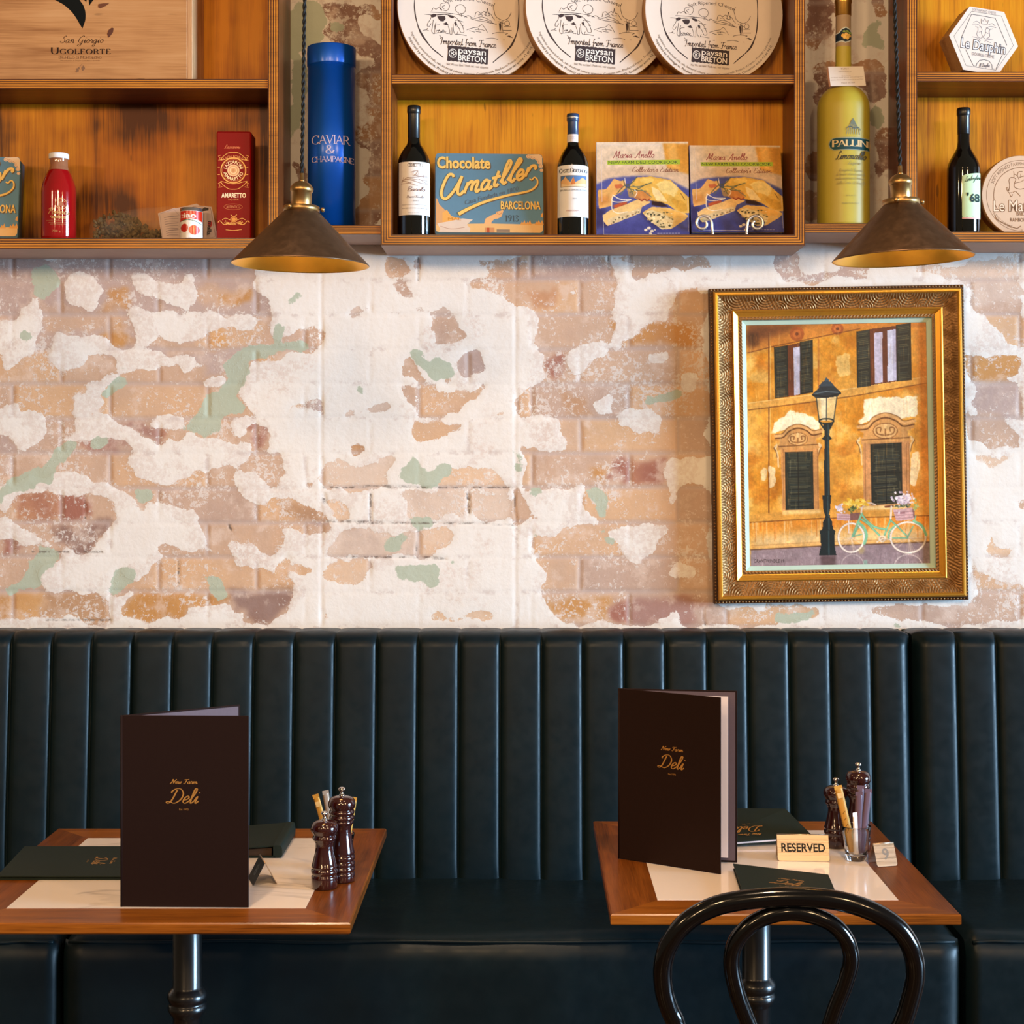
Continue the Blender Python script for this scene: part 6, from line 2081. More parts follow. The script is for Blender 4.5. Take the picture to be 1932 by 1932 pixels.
a.ell(1552, 935, 34, 30, (200, 140, 70), 14)
a.ring(1552, 935, 24, 20, 6, (150, 60, 40), 18)
for sg in (-1, 1):
    a.stroke([(1552 + sg * 36, 940), (1552 + sg * 80, 925), (1552 + sg * 110, 940)], 5, go)
    a.stroke([(1552 + sg * 20, 965), (1552 + sg * 90, 985), (1552 + sg * 130, 950), (1552 + sg * 150, 965)], 6, go)
    a.stroke([(1552 + sg * 12, 905), (1552 + sg * 30, 890)], 5, go)
a.arc('Lazzaroni 1851', 1552, 800, 190, 208, 152, 26, go, True, bold=.02)
a.stroke([(1475, 1035), (1552, 1042), (1630, 1032)], 4, go)
a.build('front_print', PRINT('gold_on_red', .4, .25), am.children[0])

# -- bag of dried herbs with its card
hb_ = thing('herb_bag', 'clear plastic bag of dried mushrooms lying beside the red sauce bottle', 'bag', (U(240, 449, 3.79).x, 3.85, Z_L))
kk = 3.79 / F
rn = random.Random(5)
hm = P('dried_mushroom_pieces', (104, 84, 50), .8, var=.55, scale=90)
m = M()
for i in range(420):
    t = rn.random()
    x = (168 + 170 * t - 240) * kk
    hmax = (14 + 42 * math.sin(math.pi * min(1, t * 1.5 + .1)) ** .7 * (1 - .35 * t)) * kk
    z = .004 + rn.random() * hmax
    y = (rn.random() - .5) * .07 * (1 - z / .08)
    r_ = rn.uniform(.004, .0085)
    ax = Euler((rn.random() * 6, rn.random() * 6, rn.random() * 6)).to_matrix()
    ringp = []
    for j in range(3):
        for k in range(5):
            a_ = k * 2 * math.pi / 5
            rr = r_ * (.5, 1, .55)[j] * rn.uniform(.7, 1.25)
            ringp.append(ax @ Vector((rr * math.cos(a_), rr * math.sin(a_), r_ * (-.4, 0, .4)[j])) + Vector((x, y, z + .005 + r_ * .3)))
    fs = [(j * 5 + k, j * 5 + (k + 1) % 5, (j + 1) * 5 + (k + 1) % 5, (j + 1) * 5 + k) for j in (0, 1) for k in range(5)] + [(4, 3, 2, 1, 0), (10, 11, 12, 13, 14)]
    m.add(ringp, fs)
tag(m.build('dried_mushrooms', hm, hb_), kind='stuff')
pt = NT('clear_cellophane')
pt.b.inputs['Base Color'].default_value = S(235, 215, 190)
pt.b.inputs['Roughness'].default_value = .09
pt.b.inputs['Alpha'].default_value = .08
pt.b.inputs['Specular IOR Level'].default_value = .9
pt.bump(pt.noise(30, 5, .6), .4, .006)
m = M()
rows = []
for j in range(13):
    t = j / 12
    row_ = []
    x = (160 + 250 * t - 240) * kk
    hh = (20 + 52 * math.sin(math.pi * min(.62, .12 + t * .55)) ** .8) * kk * (1.0 if t < .9 else 1 - (t - .9) * 3)
    dd = .05 * (1 - .5 * t) * (.35 if j in (0,) else 1)
    for k in range(16):
        a_ = 2 * math.pi * k / 16
        row_.append((x + rn.uniform(-.001, .001), dd * math.cos(a_) + rn.uniform(-.002, .002), hh / 2 + hh / 2 * math.sin(a_) * (1 + rn.uniform(-.04, .06)) + .0025))
    rows.append(row_)
m.grid(rows, closed_u=True)
m.build('cellophane', pt.m, hb_)
# printed card tied to the bag
cdp = Art(lambda x, y: ((x - 508) * .19669 * kk, (1108 - y) * .19669 * kk), lambda u, v, e: (u, -.050 + .0012 * (u / .06) ** 2 - e, v + .0005))
pg = (206, 182, 176)
cdp.poly([(792, 840), (950, 785), (960, 790), (1160, 742), (1185, 760), (1300, 770), (1358, 1068), (1300, 1085), (1240, 1100), (1150, 1106), (836, 1106)], pg)
cdp.stroke([(805, 845), (945, 800), (1010, 880), (1010, 1100)], 4, (170, 150, 150), False)
cdp.stroke([(810, 850), (840, 1100)], 4, (170, 150, 150), False)
cdp.stroke([(1000, 810), (1160, 765), (1290, 785), (1335, 1055), (1240, 1085)], 4, (140, 110, 110), False)
for i in range(9):
    cdp.stroke([(850 + i * 3, 880 + i * 22), (905, 870 + i * 22), (985, 862 + i * 22 + (i % 3) * 4)], 4 if i % 3 else 7, (150, 132, 136), False)
cdp.text('Funghi', 1100, 1128, 835, 30, (196, 60, 50))
cdp.stroke([(1145, 800), (1180, 790)], 9, (60, 50, 54), False)
cdp.poly([(1200, 800), (1235, 776), (1272, 785), (1270, 805), (1215, 815)], (54, 40, 40))
cdp.ell(1285, 935, 20, 30, (176, 40, 34), 14)
cdp.text('mella', 1240, 1330, 1010, 40, (50, 44, 48), bold=.03, rot=lambda x, y: (1262 + (y - 1010) * -.95 + (x - 1285) * -.12, 975 + (x - 1285) * 1.5))
cdp.build('card', paper, hb_)
# -- little tomato tin
tc = thing('tomato_can', 'tiny red tomato can standing in front of the dried mushroom bag', 'can', (U(361, 446, 3.772).x, 3.772, Z_L))
kk = 3.772 / F
rC = 21 * kk
hC = EYE - (394 - CY) * kk - Z_L
m = M()
m.lathe([(rC * .96, 0), (rC, .001), (rC, hC - .001), (rC * .97, hC)], 48)
m.build('can_body', P('tin_can_metal', (190, 180, 170), .25, .9), tc)
a = Art(cylT(361, rC, 3.772, Z_L, 140, 230, .19669), cyl(rC + .0002, ang(361)), curved=True)
a.rect(1018, 850, 1232, 1112, (232, 222, 214), 26, 1)
a.poly([(1018 + 214 * i / 20, 852) for i in range(21)] + [(1232 - 214 * i / 20, 985 - 60 * math.sin(math.pi * (.15 + .7 * (1 - i / 20)))) for i in range(21)], (200, 44, 20))
a.stroke([(1020, 950), (1080, 938), (1150, 946), (1228, 980)], 7, (40, 100, 76))
a.ell(1150, 1035, 52, 46, (206, 60, 24), 24)
a.ell(1060, 1015, 34, 40, (190, 40, 22), 20)
a.poly([(1150, 985), (1170, 1000), (1150, 1080), (1135, 1000)], (226, 96, 40))
a.poly([(1018, 1060), (1080, 1070), (1150, 1095), (1232, 1075), (1232, 1112), (1018, 1112)], (236, 228, 222))
a.text('ciao', 1010, 1168, 918, 48, (244, 236, 226), bold=.025)
a.build('label', gloss, tc)

# ---------------------------------------------------------------- framed painting
TH = .95
KP = 520 / 1595.0
kf = 3.893 / F
sT, cT = math.sin(R(TH)), math.cos(R(TH))


def T_pic(x, y):           # close-up pixel -> photo pixels about the picture's centre, straightened
    dx, dy = (x - 810) * KP, (y - 975) * KP
    return (dx * cT - dy * sT, dy * cT + dx * sT)


PW, PH = 346, 464
cv = Cv(PW, PH, (222, 158, 62), lambda x, y: (T_pic(x, y)[0] + PW / 2 + 2, T_pic(x, y)[1] + PH / 2 + 1))
p = cv.poly
n1 = fbm(PH, PW, 60, 5)[..., None]
cv.a = cv.a * (1 - .0) + (n1 - .5) * np.array([70, 95, 110])
n2 = np.clip((fbm(PH, PW, 34, 4) - .56) * 6, 0, 1)[..., None]
cv.a = cv.a * (1 - .55 * n2) + np.array([244, 206, 132]) * .55 * n2
n3 = np.clip((fbm(PH, PW, 40, 4) - .56) * 6, 0, 1)[..., None]
cv.a = cv.a * (1 - .5 * n3) + np.array([190, 110, 30]) * .5 * n3
p([(275, 270), (1335, 250), (1335, 290), (930, 300), (700, 345), (430, 400), (280, 440)], (206, 132, 58), .85, 2)
p([(265, 270), (700, 262), (520, 310), (330, 380), (270, 420)], (104, 58, 34), .85, 6)
p([(275, 330), (340, 320), (345, 400), (300, 410)], (66, 38, 26), .6, 3)
for x, y, r in ((565, 330, 42), (800, 300, 36)):
    cv.ell(x, y, r, r, (170, 88, 44), .8)
    cv.ell(x, y, r * .6, r * .6, (206, 120, 60), .8)
    cv.ell(x, y, r * .25, r * .25, (110, 56, 34), .8)
for pts, w, c in (([(280, 440), (430, 402), (700, 346), (930, 300)], 2, (130, 72, 36)), ([(690, 360), (690, 700)], 3, (190, 118, 54)), ([(402, 290), (402, 1575)], 2.6, (120, 66, 34)), ([(412, 400), (410, 1000)], 1.6, (236, 190, 110))):
    cv.line(pts, w, c, .85)
p([(285, 732), (660, 682), (900, 642), (1335, 575), (1335, 612), (900, 690), (660, 722), (285, 770)], (228, 172, 88), .9, 1)
cv.line([(285, 772), (660, 724), (900, 690), (1335, 612)], 2, (120, 70, 34), .8)
cv.line([(285, 732), (660, 682), (1335, 575)], 1.5, (250, 216, 150), .7)
p([(1240, 270), (1335, 265), (1335, 1340), (1290, 1340), (1270, 620)], (214, 146, 84), .5, 4)


def shutter(q, base=(48, 50, 42), rows=16):
    p(q, base)
    (x0, y0), (x1, y1), (x2, y2), (x3, y3) = q
    rr = random.Random(int(x0))
    for i in range(rows * 2):
        t = (i + .5) / rows / 2
        a_, b_ = (x0 + (x3 - x0) * t, y0 + (y3 - y0) * t), (x1 + (x2 - x1) * t, y1 + (y2 - y1) * t)
        m0, m1 = rr.uniform(.06, .2), rr.uniform(.7, .94)
        cv.line([(a_[0] + (b_[0] - a_[0]) * m0, a_[1] + (b_[1] - a_[1]) * m0), (a_[0] + (b_[0] - a_[0]) * m1, a_[1] + (b_[1] - a_[1]) * m1)], 1.3, rr.choice([(96, 92, 70), (120, 112, 84), (74, 84, 80), (28, 32, 34)]), .7)
    cv.line([q[0], q[1], q[2], q[3], q[0]], 1.6, (26, 28, 28), .8)


shutter([(433, 410), (510, 398), (514, 692), (440, 702)])
p([(512, 396), (584, 380), (586, 684), (516, 692)], (116, 62, 36))
p([(546, 410), (582, 404), (582, 680), (550, 686)], (196, 190, 204))
shutter([(584, 378), (655, 366), (657, 668), (586, 680)])
shutter([(912, 318), (988, 306), (992, 630), (916, 640)])
p([(988, 302), (1142, 282), (1146, 606), (992, 628)], (112, 60, 38))
p([(1014, 325), (1060, 318), (1064, 610), (1018, 618)], (200, 190, 206))
p([(1088, 310), (1138, 302), (1142, 600), (1092, 606)], (206, 204, 218))
p([(1120, 306), (1138, 302), (1142, 600), (1124, 602)], (170, 164, 186), .6)
shutter([(1142, 280), (1224, 268), (1228, 596), (1147, 604)])
cr_ = (255, 240, 210)
p([(415, 912), (440, 850), (520, 775), (600, 780), (700, 850), (694, 890), (640, 880), (565, 855), (500, 890)], cr_, .9, 4, .9)
p([(912, 852), (960, 790), (940, 720), (1040, 690), (1160, 700), (1255, 690), (1262, 800), (1160, 822), (1080, 792), (1000, 822), (960, 852)], cr_, .9, 4, .9)
p([(1230, 1020), (1275, 1010), (1280, 1100), (1250, 1220), (1220, 1200)], cr_, .7, 2, .7)
p([(400, 1090), (440, 1110), (440, 1210), (405, 1230)], cr_, .7, 2, .7)
p([(350, 1120), (390, 1100), (390, 1190), (360, 1180)], cr_, .6, 3, .7)
p([(790, 460), (870, 440), (880, 560), (800, 580)], (248, 212, 140), .7, 5, .7)
st_, sd = (212, 158, 96), (112, 70, 40)
for cx, cy, k, wx in ((570, 905, .92, 1.0), (1078, 850, 1.12, 1.0)):
    q = lambda x, y: (cx + x * k, cy + y * k - x * .03)
    p([q(-128, 70), q(128, 66), q(132, 100), q(-124, 104)], st_)
    p([q(-130, 20), q(-95, 8), q(-60, -28), q(0, -45), q(60, -28), q(95, 0), q(150, -8), q(150, 25), q(115, 40), q(120, 75), q(-118, 80), q(-112, 45), q(-130, 40)], st_)
    cv.line([q(-142, 14), q(-95, 8), q(-60, -28), q(0, -46), q(60, -28), q(95, -2), q(152, -10)], 5.5, (222, 172, 112), 1, True)
    cv.line([q(-142, 30), q(-92, 24), q(-55, -12), q(0, -30), q(55, -12), q(92, 16), q(150, 8)], 2.4, sd, .9, True)
    cv.line([q(-142, 5), q(-95, -1), q(-60, -37), q(0, -55), q(60, -37), q(95, -12), q(152, -20)], 1.6, (140, 92, 54), .8, True)
    cv.ell(*q(0, 38), 66 * k, 42 * k, (150, 98, 56), .8)
    cv.ell(*q(0, 38), 60 * k, 37 * k, (224, 178, 118), 1)
    for sg in (-1, 1):
        cv.line([q(sg * 8, 60), q(sg * 40, 52), q(sg * 46, 25), q(sg * 24, 22), q(sg * 26, 42)], 2, (150, 100, 58), .9, True)
        cv.line([q(sg * 132, 70), q(sg * 146, 90), q(sg * 134, 108), q(sg * 126, 140), q(sg * 122, 210)], 3, (236, 200, 146), .9, True)
        cv.line([q(sg * 140, 76), q(sg * 150, 92), q(sg * 138, 112), q(sg * 130, 150)], 1.5, sd, .6, True)
        cv.ell(*q(sg * 140, 84), 9, 9, (236, 204, 156), .9)
    cv.line([q(0, 10), q(0, 62)], 3, (150, 100, 58), .9)
    cv.ell(*q(0, 14), 9, 14, (236, 196, 136), 1)
    cv.line([q(-120, 82), q(122, 76)], 2, sd, .8)
p([(472, 1000), (690, 994), (694, 1352), (480, 1358)], (210, 152, 92))
p([(945, 968), (1218, 952), (1220, 1325), (952, 1335)], (206, 150, 98))
for x in (486, 684, 960, 1200, 1216):
    cv.line([(x, 1000 if x < 900 else 965), (x + 4, 1345 if x < 900 else 1322)], 1.4, (150, 98, 60), .7)
shutter([(497, 1018), (655, 1014), (661, 1345), (501, 1351)], (44, 52, 46), 18)
cv.line([(570, 1018), (576, 1346)], 1.8, (22, 26, 28), .9)
shutter([(993, 972), (1170, 962), (1176, 1310), (1000, 1322)], (44, 48, 42), 20)
cv.line([(1080, 970), (1084, 1316)], 1.8, (22, 26, 28), .9)
cv.line([(993, 1140), (1174, 1132)], 2, (26, 28, 26), .8)
p([(295, 1378), (480, 1362), (700, 1358), (960, 1332), (1335, 1322), (1335, 1385), (700, 1400), (295, 1424)], (218, 160, 76), .95, 1)
p([(480, 1355), (700, 1350), (700, 1372), (480, 1380)], (240, 204, 140), .8, 1)
p([(945, 1330), (1200, 1322), (1200, 1345), (945, 1352)], (246, 216, 160), .8, 1)
cv.line([(295, 1426), (700, 1402), (1335, 1386)], 2.4, (106, 60, 32), .85)
p([(295, 1428), (700, 1404), (1340, 1388), (1340, 1540), (700, 1562), (300, 1584)], (226, 150, 56), 1, 1)
p([(300, 1500), (700, 1470), (1340, 1460), (1340, 1535), (700, 1560), (300, 1582)], (244, 214, 160), .85, 8)
rr = random.Random(9)
for _ in range(90):
    x = rr.uniform(300, 1335)
    y0 = 1428 - (x - 300) * .038
    cv.line([(x, y0), (x + rr.uniform(-4, 4), y0 + rr.uniform(30, 130))], rr.uniform(1, 3), rr.choice([(206, 116, 34), (236, 176, 90), (248, 220, 170)]), .45)
cv.line([(300, 1560), (700, 1538), (1340, 1516)], 1.4, (196, 140, 84), .6)
p([(296, 1584), (700, 1562), (1342, 1538), (1345, 1705), (296, 1710)], (158, 138, 142), 1, 1)
cv.line([(296, 1584), (700, 1562), (1342, 1538)], 2, (92, 60, 48), .8)
for _ in range(160):
    x, y = rr.uniform(300, 1335), rr.uniform(1590, 1690)
    cv.line([(x, y), (x + rr.uniform(-3, 3), y + rr.uniform(8, 40))], 1.4, rr.choice([(186, 168, 172), (126, 104, 108), (206, 190, 190), (140, 116, 122)]), .4)
p([(700, 1615), (790, 1615), (788, 1700), (704, 1700)], (96, 74, 76), .8, 2)
for _ in range(420):
    x, y = rr.uniform(285, 1330), rr.uniform(300, 1380)
    cv.line([(x, y), (x + rr.uniform(-4, 4), y + rr.uniform(20, 110))], rr.uniform(1, 2.2), rr.choice([(160, 92, 24), (244, 200, 120), (206, 132, 40), (250, 226, 170), (186, 106, 30)]), .16)
# street lamp
dk, hi = (32, 46, 50), (74, 108, 112)
for q in ([(728, 1378), (756, 1378), (756, 1402), (728, 1402)], [(692, 1616), (704, 1560), (700, 1500), (697, 1474), (712, 1462), (775, 1462), (788, 1474), (784, 1500), (784, 1560), (794, 1616)], [(712, 1470), (716, 1420), (730, 1396), (756, 1396), (770, 1420), (774, 1470)], [(714, 1290), (712, 1266), (764, 1266), (762, 1290), (758, 1350), (750, 1384), (728, 1384), (718, 1350)], [(724, 1270), (722, 1080), (726, 945), (754, 945), (756, 1080), (758, 1270)],
          [(708, 938), (728, 918), (752, 918), (768, 938), (750, 950), (726, 950)], [(726, 925), (722, 880), (715, 850), (765, 850), (756, 880), (752, 925)]):
    p(q, dk)
    xs = [v[0] for v in q]
    cv.line([((min(xs) + max(xs)) / 2 + 6, min(v[1] for v in q) + 6), ((min(xs) + max(xs)) / 2 + 8, max(v[1] for v in q) - 6)], 2.5, hi, .55)
p([(676, 690), (798, 688), (778, 832), (694, 834)], (236, 214, 164), .75)
p([(700, 692), (740, 690), (738, 830), (708, 832)], (250, 236, 200), .7, 1)
for a_, b_ in (((676, 690), (694, 834)), ((798, 688), (778, 832)), ((737, 690), (736, 832))):
    cv.line([a_, b_], 2, (50, 60, 62), .9)
cv.line([(736 + 42 * math.cos(R(t)), 836 + 14 * math.sin(R(t))) for t in range(0, 361, 20)], 2.6, dk, 1)
cv.line([(694, 838), (722, 880)], 3, dk)
cv.line([(778, 836), (756, 880)], 3, dk)
p([(650, 682), (690, 645), (698, 628), (776, 626), (790, 640), (824, 672), (798, 694), (735, 702), (674, 704)], (46, 56, 62))
p([(690, 634), (712, 608), (736, 600), (762, 608), (782, 632)], (60, 76, 86))
p([(722, 604), (728, 592), (736, 582), (748, 592), (752, 604)], (70, 92, 104))
cv.line([(668, 678), (735, 664), (806, 670)], 2, (120, 136, 142), .7)
cv.line([(656, 684), (735, 696), (818, 676)], 2.4, (24, 28, 32), .9)
# bicycle
bkx = lambda x, y: ((1540 + x * .12422 - 1320) / KP, (880 + y * .12422 - 520) / KP)
bl = lambda pts, w, c, a_=1.0, s_=False: cv.line([bkx(*v) for v in pts], w, c, a_, s_)
ellp = lambda x, y, rx, ry, a0=0, a1=360: [(x + rx * math.cos(R(t)), y + ry * math.sin(R(t))) for t in range(a0, a1 + 1, 10)]
mint, mdk, wh = (140, 196, 160), (84, 130, 110), (244, 230, 218)
for _ in range(40):
    a_ = rr.uniform(0, 6.28)
    for cx, cy, rx, ry in ((540, 1075, 190, 215), (1405, 1070, 255, 228)):
        bl([(cx, cy), (cx + rx * math.cos(a_), cy + ry * math.sin(a_))], .9, (236, 214, 190), .35)
for cx, cy, rx, ry in ((540, 1075, 196, 220), (1405, 1070, 266, 234)):
    bl(ellp(cx, cy, rx + 12, ry + 10), 1.2, (110, 84, 70), .7)
    bl(ellp(cx, cy, rx, ry), 3.2, wh)
bl(ellp(560, 1500, 170, 170, 180, 360), 1.6, (206, 190, 186), .6)
bl(ellp(1410, 1530, 220, 200, 190, 350), 2, (214, 198, 194), .7)
p([bkx(*v) for v in [(720, 1420), (780, 1410), (790, 1490), (735, 1500)]], (150, 190, 170), .7, 1)
p([bkx(*v) for v in [(650, 1240), (740, 1220), (730, 1310), (660, 1320)]], (214, 190, 110), .5, 2)
for pts, w in (([(560, 1050), (630, 870), (700, 700)], 3), ([(700, 720), (780, 820), (900, 910), (1065, 945)], 2.8), ([(690, 790), (800, 870), (965, 1035)], 2.8), ([(1045, 1030), (1140, 795)], 2.8), ([(1140, 810), (1220, 880), (1400, 1060)], 2.0), ([(1170, 1078), (1400, 1078)], 1.8), ([(1400, 1060), (1480, 900)], 1.6), ([(550, 1060), (700, 1020)], 1.4), ([(580, 1040), (650, 900)], 1.6)):
    bl(pts, w + 1, mdk, .6, True)
    bl(pts, w, mint, 1, True)
bl([(640, 840), (730, 920), (770, 1040), (740, 1160)], 5, mint, 1, True)
bl([(1490, 820), (1610, 890), (1680, 1030)], 4.6, mint, 1, True)
bl([(1105, 1080), (1120, 980), (1200, 890)], 3.2, mint, 1, True)
bl([(1500, 820), (1520, 740)], 2, mint)
cv.ell(*bkx(1010, 1090), 21, 21, (240, 222, 196), .95)
cv.ell(*bkx(1010, 1090), 12, 12, (206, 170, 130), .9)
bl([(930, 1140), (1010, 1090), (1130, 1100)], 2, (236, 220, 200))
bl([(600, 545), (640, 600), (700, 615), (725, 590), (770, 555), (830, 545), (910, 572)], 2.6, (214, 190, 170), 1, True)
bl([(590, 540), (640, 590)], 3, (130, 84, 54))
bl([(700, 620), (690, 690)], 3, (236, 216, 196))
bl([(1060, 602), (1170, 592)], 4, (130, 78, 52))
bl([(1150, 600), (1140, 780)], 3.4, (240, 224, 206))
bl([(500, 800), (500, 1000)], 2, (236, 220, 210))
bp = lambda pts, c, a_=1.0: p([bkx(*v) for v in pts], c, a_)
bp([(315, 700), (525, 715), (525, 812), (325, 810)], (208, 172, 172))
bp([(525, 700), (680, 690), (640, 800), (525, 812)], (138, 98, 92))
bp([(1175, 645), (1465, 615), (1490, 792), (1225, 822)], (212, 176, 178))
bp([(1465, 615), (1500, 660), (1510, 760), (1490, 792)], (150, 110, 110))
for y in (740, 775):
    bl([(320, y), (522, y + 6)], 1, (160, 116, 120), .8)
for y in (680, 730, 775):
    bl([(1190, y + 10), (1480, y - 12)], 1, (160, 112, 118), .8)
bl([(1290, 700), (1350, 695)], 3, (150, 96, 104), .6)
for n_, (x0, x1, y0, y1), cs, r in ((80, (400, 790, 480, 610), [(246, 206, 84), (252, 222, 120), (236, 186, 60)], 9), (34, (420, 700, 590, 690), [(110, 124, 70), (150, 160, 96), (86, 96, 60)], 7), (60, (300, 430, 570, 690), [(240, 230, 236), (206, 190, 206), (220, 210, 220)], 6),
                                     (130, (1160, 1490, 380, 590), [(244, 232, 236), (216, 198, 214), (232, 220, 226), (180, 160, 176)], 7), (30, (1190, 1470, 560, 620), [(110, 124, 90), (140, 150, 110), (90, 100, 80)], 6), (18, (1470, 1570, 480, 680), [(190, 200, 140), (160, 176, 110)], 6)):
    for _ in range(n_):
        x, y = rr.gauss((x0 + x1) / 2, (x1 - x0) / 5), rr.gauss((y0 + y1) / 2, (y1 - y0) / 4.5)
        cv.ell(*bkx(x, y), rr.uniform(.6, 1.2) * r, rr.uniform(.6, 1.1) * r, rr.choice(cs), .9, 8)
cv.mottle(26, .14)
cv.mottle(5, .10)
cv.mottle(2, .07)
cv.a = 255 * (np.clip(cv.a, 0, 255) / 255) ** 1.14
lum_ = cv.a.mean(2, keepdims=True)
cv.a = np.clip(lum_ + (cv.a - lum_) * 1.0, 0, 255)

fp = thing('framed_painting', 'ornate gilt framed painting of an orange street front with a lamp post and bicycle', 'painting', ((1584 - CX) * kf, WALL - .004, EYE - (838 - CY) * kf), (0, R(-TH), 0))
HW, HH = 240.5 * kf, 298 * kf
gold = P('gilt', (222, 160, 58), .34, .72, var=.14, scale=90, bump=.04, coat=.15)
goldb = P('antique_gilt', (138, 100, 58), .4, .6, var=.3, scale=140, bump=.05)
dkb = P('dark_bead_edge', (66, 40, 22), .45, .3, var=.2)


def loop_strip(m, prof, mat=0):
    """mitred moulding from (inset px, height mm) pairs"""
    rows = []
    for w, d in prof:
        x, z = HW - w * kf, HH - w * kf
        rows.append([(-x, -d / 1000, -z), (x, -d / 1000, -z), (x, -d / 1000, z), (-x, -d / 1000, z)])
    m.grid(rows, mat, False, closed_u=True)


def orn_strip(m, w0, w1, d0, d1, hfun, nv, step=1.0):
    for side in range(4):
        ln = (HH if side % 2 else HW) * 2 / kf
        n = int(ln / step)
        rows = []
        for j in range(nv + 1):
            w = w0 + (w1 - w0) * j / nv
            r_ = []
            for i in range(n + 1):
                s = (i / n - .5) * ln
                s = max(-(ln / 2 - w), min(ln / 2 - w, s * (ln / 2 - w) / (ln / 2)))
                d = d0(j / nv) + hfun(s, (w - w0) / (w1 - w0), ln / 2 - w)
                x, z = (s, HH / kf - w) if side == 2 else (s, -(HH / kf - w)) if side == 0 else (HW / kf - w, s) if side == 1 else (-(HW / kf - w), s)
                r_.append((x * kf, -d / 1000, z * kf))
            if side in (1, 0):
                pass
            rows.append(r_)
        m.grid(rows, 0, True)


def acanthus(s, t, lim):
    P0 = 54.0
    c = (s + P0 * 200) % P0 - P0 / 2
    y = (1 - t) * 27
    rho = math.hypot(c * .95, y - 25)
    f = .5 + .5 * math.cos(rho * 1.35)
    c2 = (s + P0 * 200.5) % P0 - P0 / 2
    rho2 = math.hypot(c2 * .95, y - 2)
    if rho2 < 15:
        f = .5 + .5 * math.cos(rho2 * 1.5 + .6)
    vein_ = .5 + .5 * math.cos(abs(c) * .9 + y * .5)
    env = math.sin(math.pi * min(1, max(0, t * 1.06 - .03))) ** .45
    return (f * 3.0 + vein_ * .9) * env


def rope(s, t, lim):
    return 1.6 * (.5 + .5 * math.sin(s * 6.283 / 6.4 + t * 5)) * math.sin(math.pi * t) ** .6


m = M()
loop_strip(m, [(0, 2), (0, 26), (.6, 28), (6, 28.5), (6.4, 34)], 0)
om = m.build('outer_edge', dkb, fp)
m = M()
br = 2.1 * kf
for side in range(4):
    ln = (HH if side % 2 else HW) * 2 / kf - 6
    nb = int(ln / 6.2)
    for i in range(nb + (0 if side % 2 else 1)):
        s = -ln / 2 + ln * i / nb
        x, z = (s, HH / kf - 3) if side == 2 else (s, -(HH / kf - 3)) if side == 0 else (HW / kf - 3, s) if side == 1 else (-(HW / kf - 3), s)
        m.lathe([(0, -br), (br * .75, -br * .66), (br, 0), (br * .75, br * .66), (0, br)], 8, c=(x * kf, -.0288, z * kf))
m.build('bead_trim', goldb, fp)
m = M()
loop_strip(m, [(6.4, 34), (7.5, 42), (10, 46), (13, 46.5), (15.2, 43)])
m.build('outer_moulding', gold, fp)
m = M()
orn_strip(m, 15.2, 42, lambda t: 42 - 12 * math.sin(t * math.pi * .55) ** .9, None, acanthus, 18)
m.build('ornament_band', goldb, fp)
m = M()
loop_strip(m, [(42, 29), (42.2, 35), (44, 36.5), (46, 35), (47, 32.5), (53, 28), (54.5, 27.5)])
m.build('inner_moulding', gold, fp)
m = M()
orn_strip(m, 54.5, 61, lambda t: 27.5, None, rope, 6)
m.build('rope_trim', goldb, fp)
m = M()
loop_strip(m, [(61, 27), (61.3, 20), (69.5, 16), (69.6, 12)])
m.build('mint_liner', P('mint_liner_board', (186, 208, 190), .6, var=.05), fp)
m = M()
loop_strip(m, [(0, 1), (40, 1)])
m.build('backing', dkb, fp)
a = Art(lambda x, y: (x * kf, -y * kf), lambda u, v, e: (u, -.0135 - e, v))
a.raster(cv, -PW / 2 - 2 + 2, -PH / 2, PW / 2 - 2 + 2, PH / 2)
ti = lambda x, y: T_pic(x, y)
a.text('GRANTWINDLE 19', 322, 498, 1664, 20, (46, 30, 32), shear=.1, rot=ti)
a.build('canvas', PRINT('painted_canvas', .42, coat=.15, crough=.3, bump=.12, bscale=500), fp)

# ---------------------------------------------------------------- menus
linen = P('dark_brown_linen', (30, 16, 13), .7, spec=.12, var=.18, scale=320, bump=.12, bscale=900)
lining = P('mauve_lining', (88, 72, 78), .7, var=.1, scale=200)
greenc = P('dark_green_linen', (26, 36, 31), .62, spec=.2, var=.15, scale=320, bump=.1, bscale=900)
goldf = PRINT('gold_foil', .34, .45)
pagem = P('white_page', (226, 216, 222), .6, var=.04)
FOIL = (190, 138, 72)


def logo(a, ym=(1, 1)):
    """drawn about (875, 520): Deli is 160 wide"""
    a.pen('New Farm', 818, 948, 459, 21, FOIL, SCRIPT, 3.2, 1.6, shear=.3)
    a.pen('Deli', 806, 950, 553, 70, FOIL, SCRIPT, 2.1, .9, shear=.35)
    a.text('Est 1972', 861, 906, 587, 9, FOIL)


UL = .0583 / 160


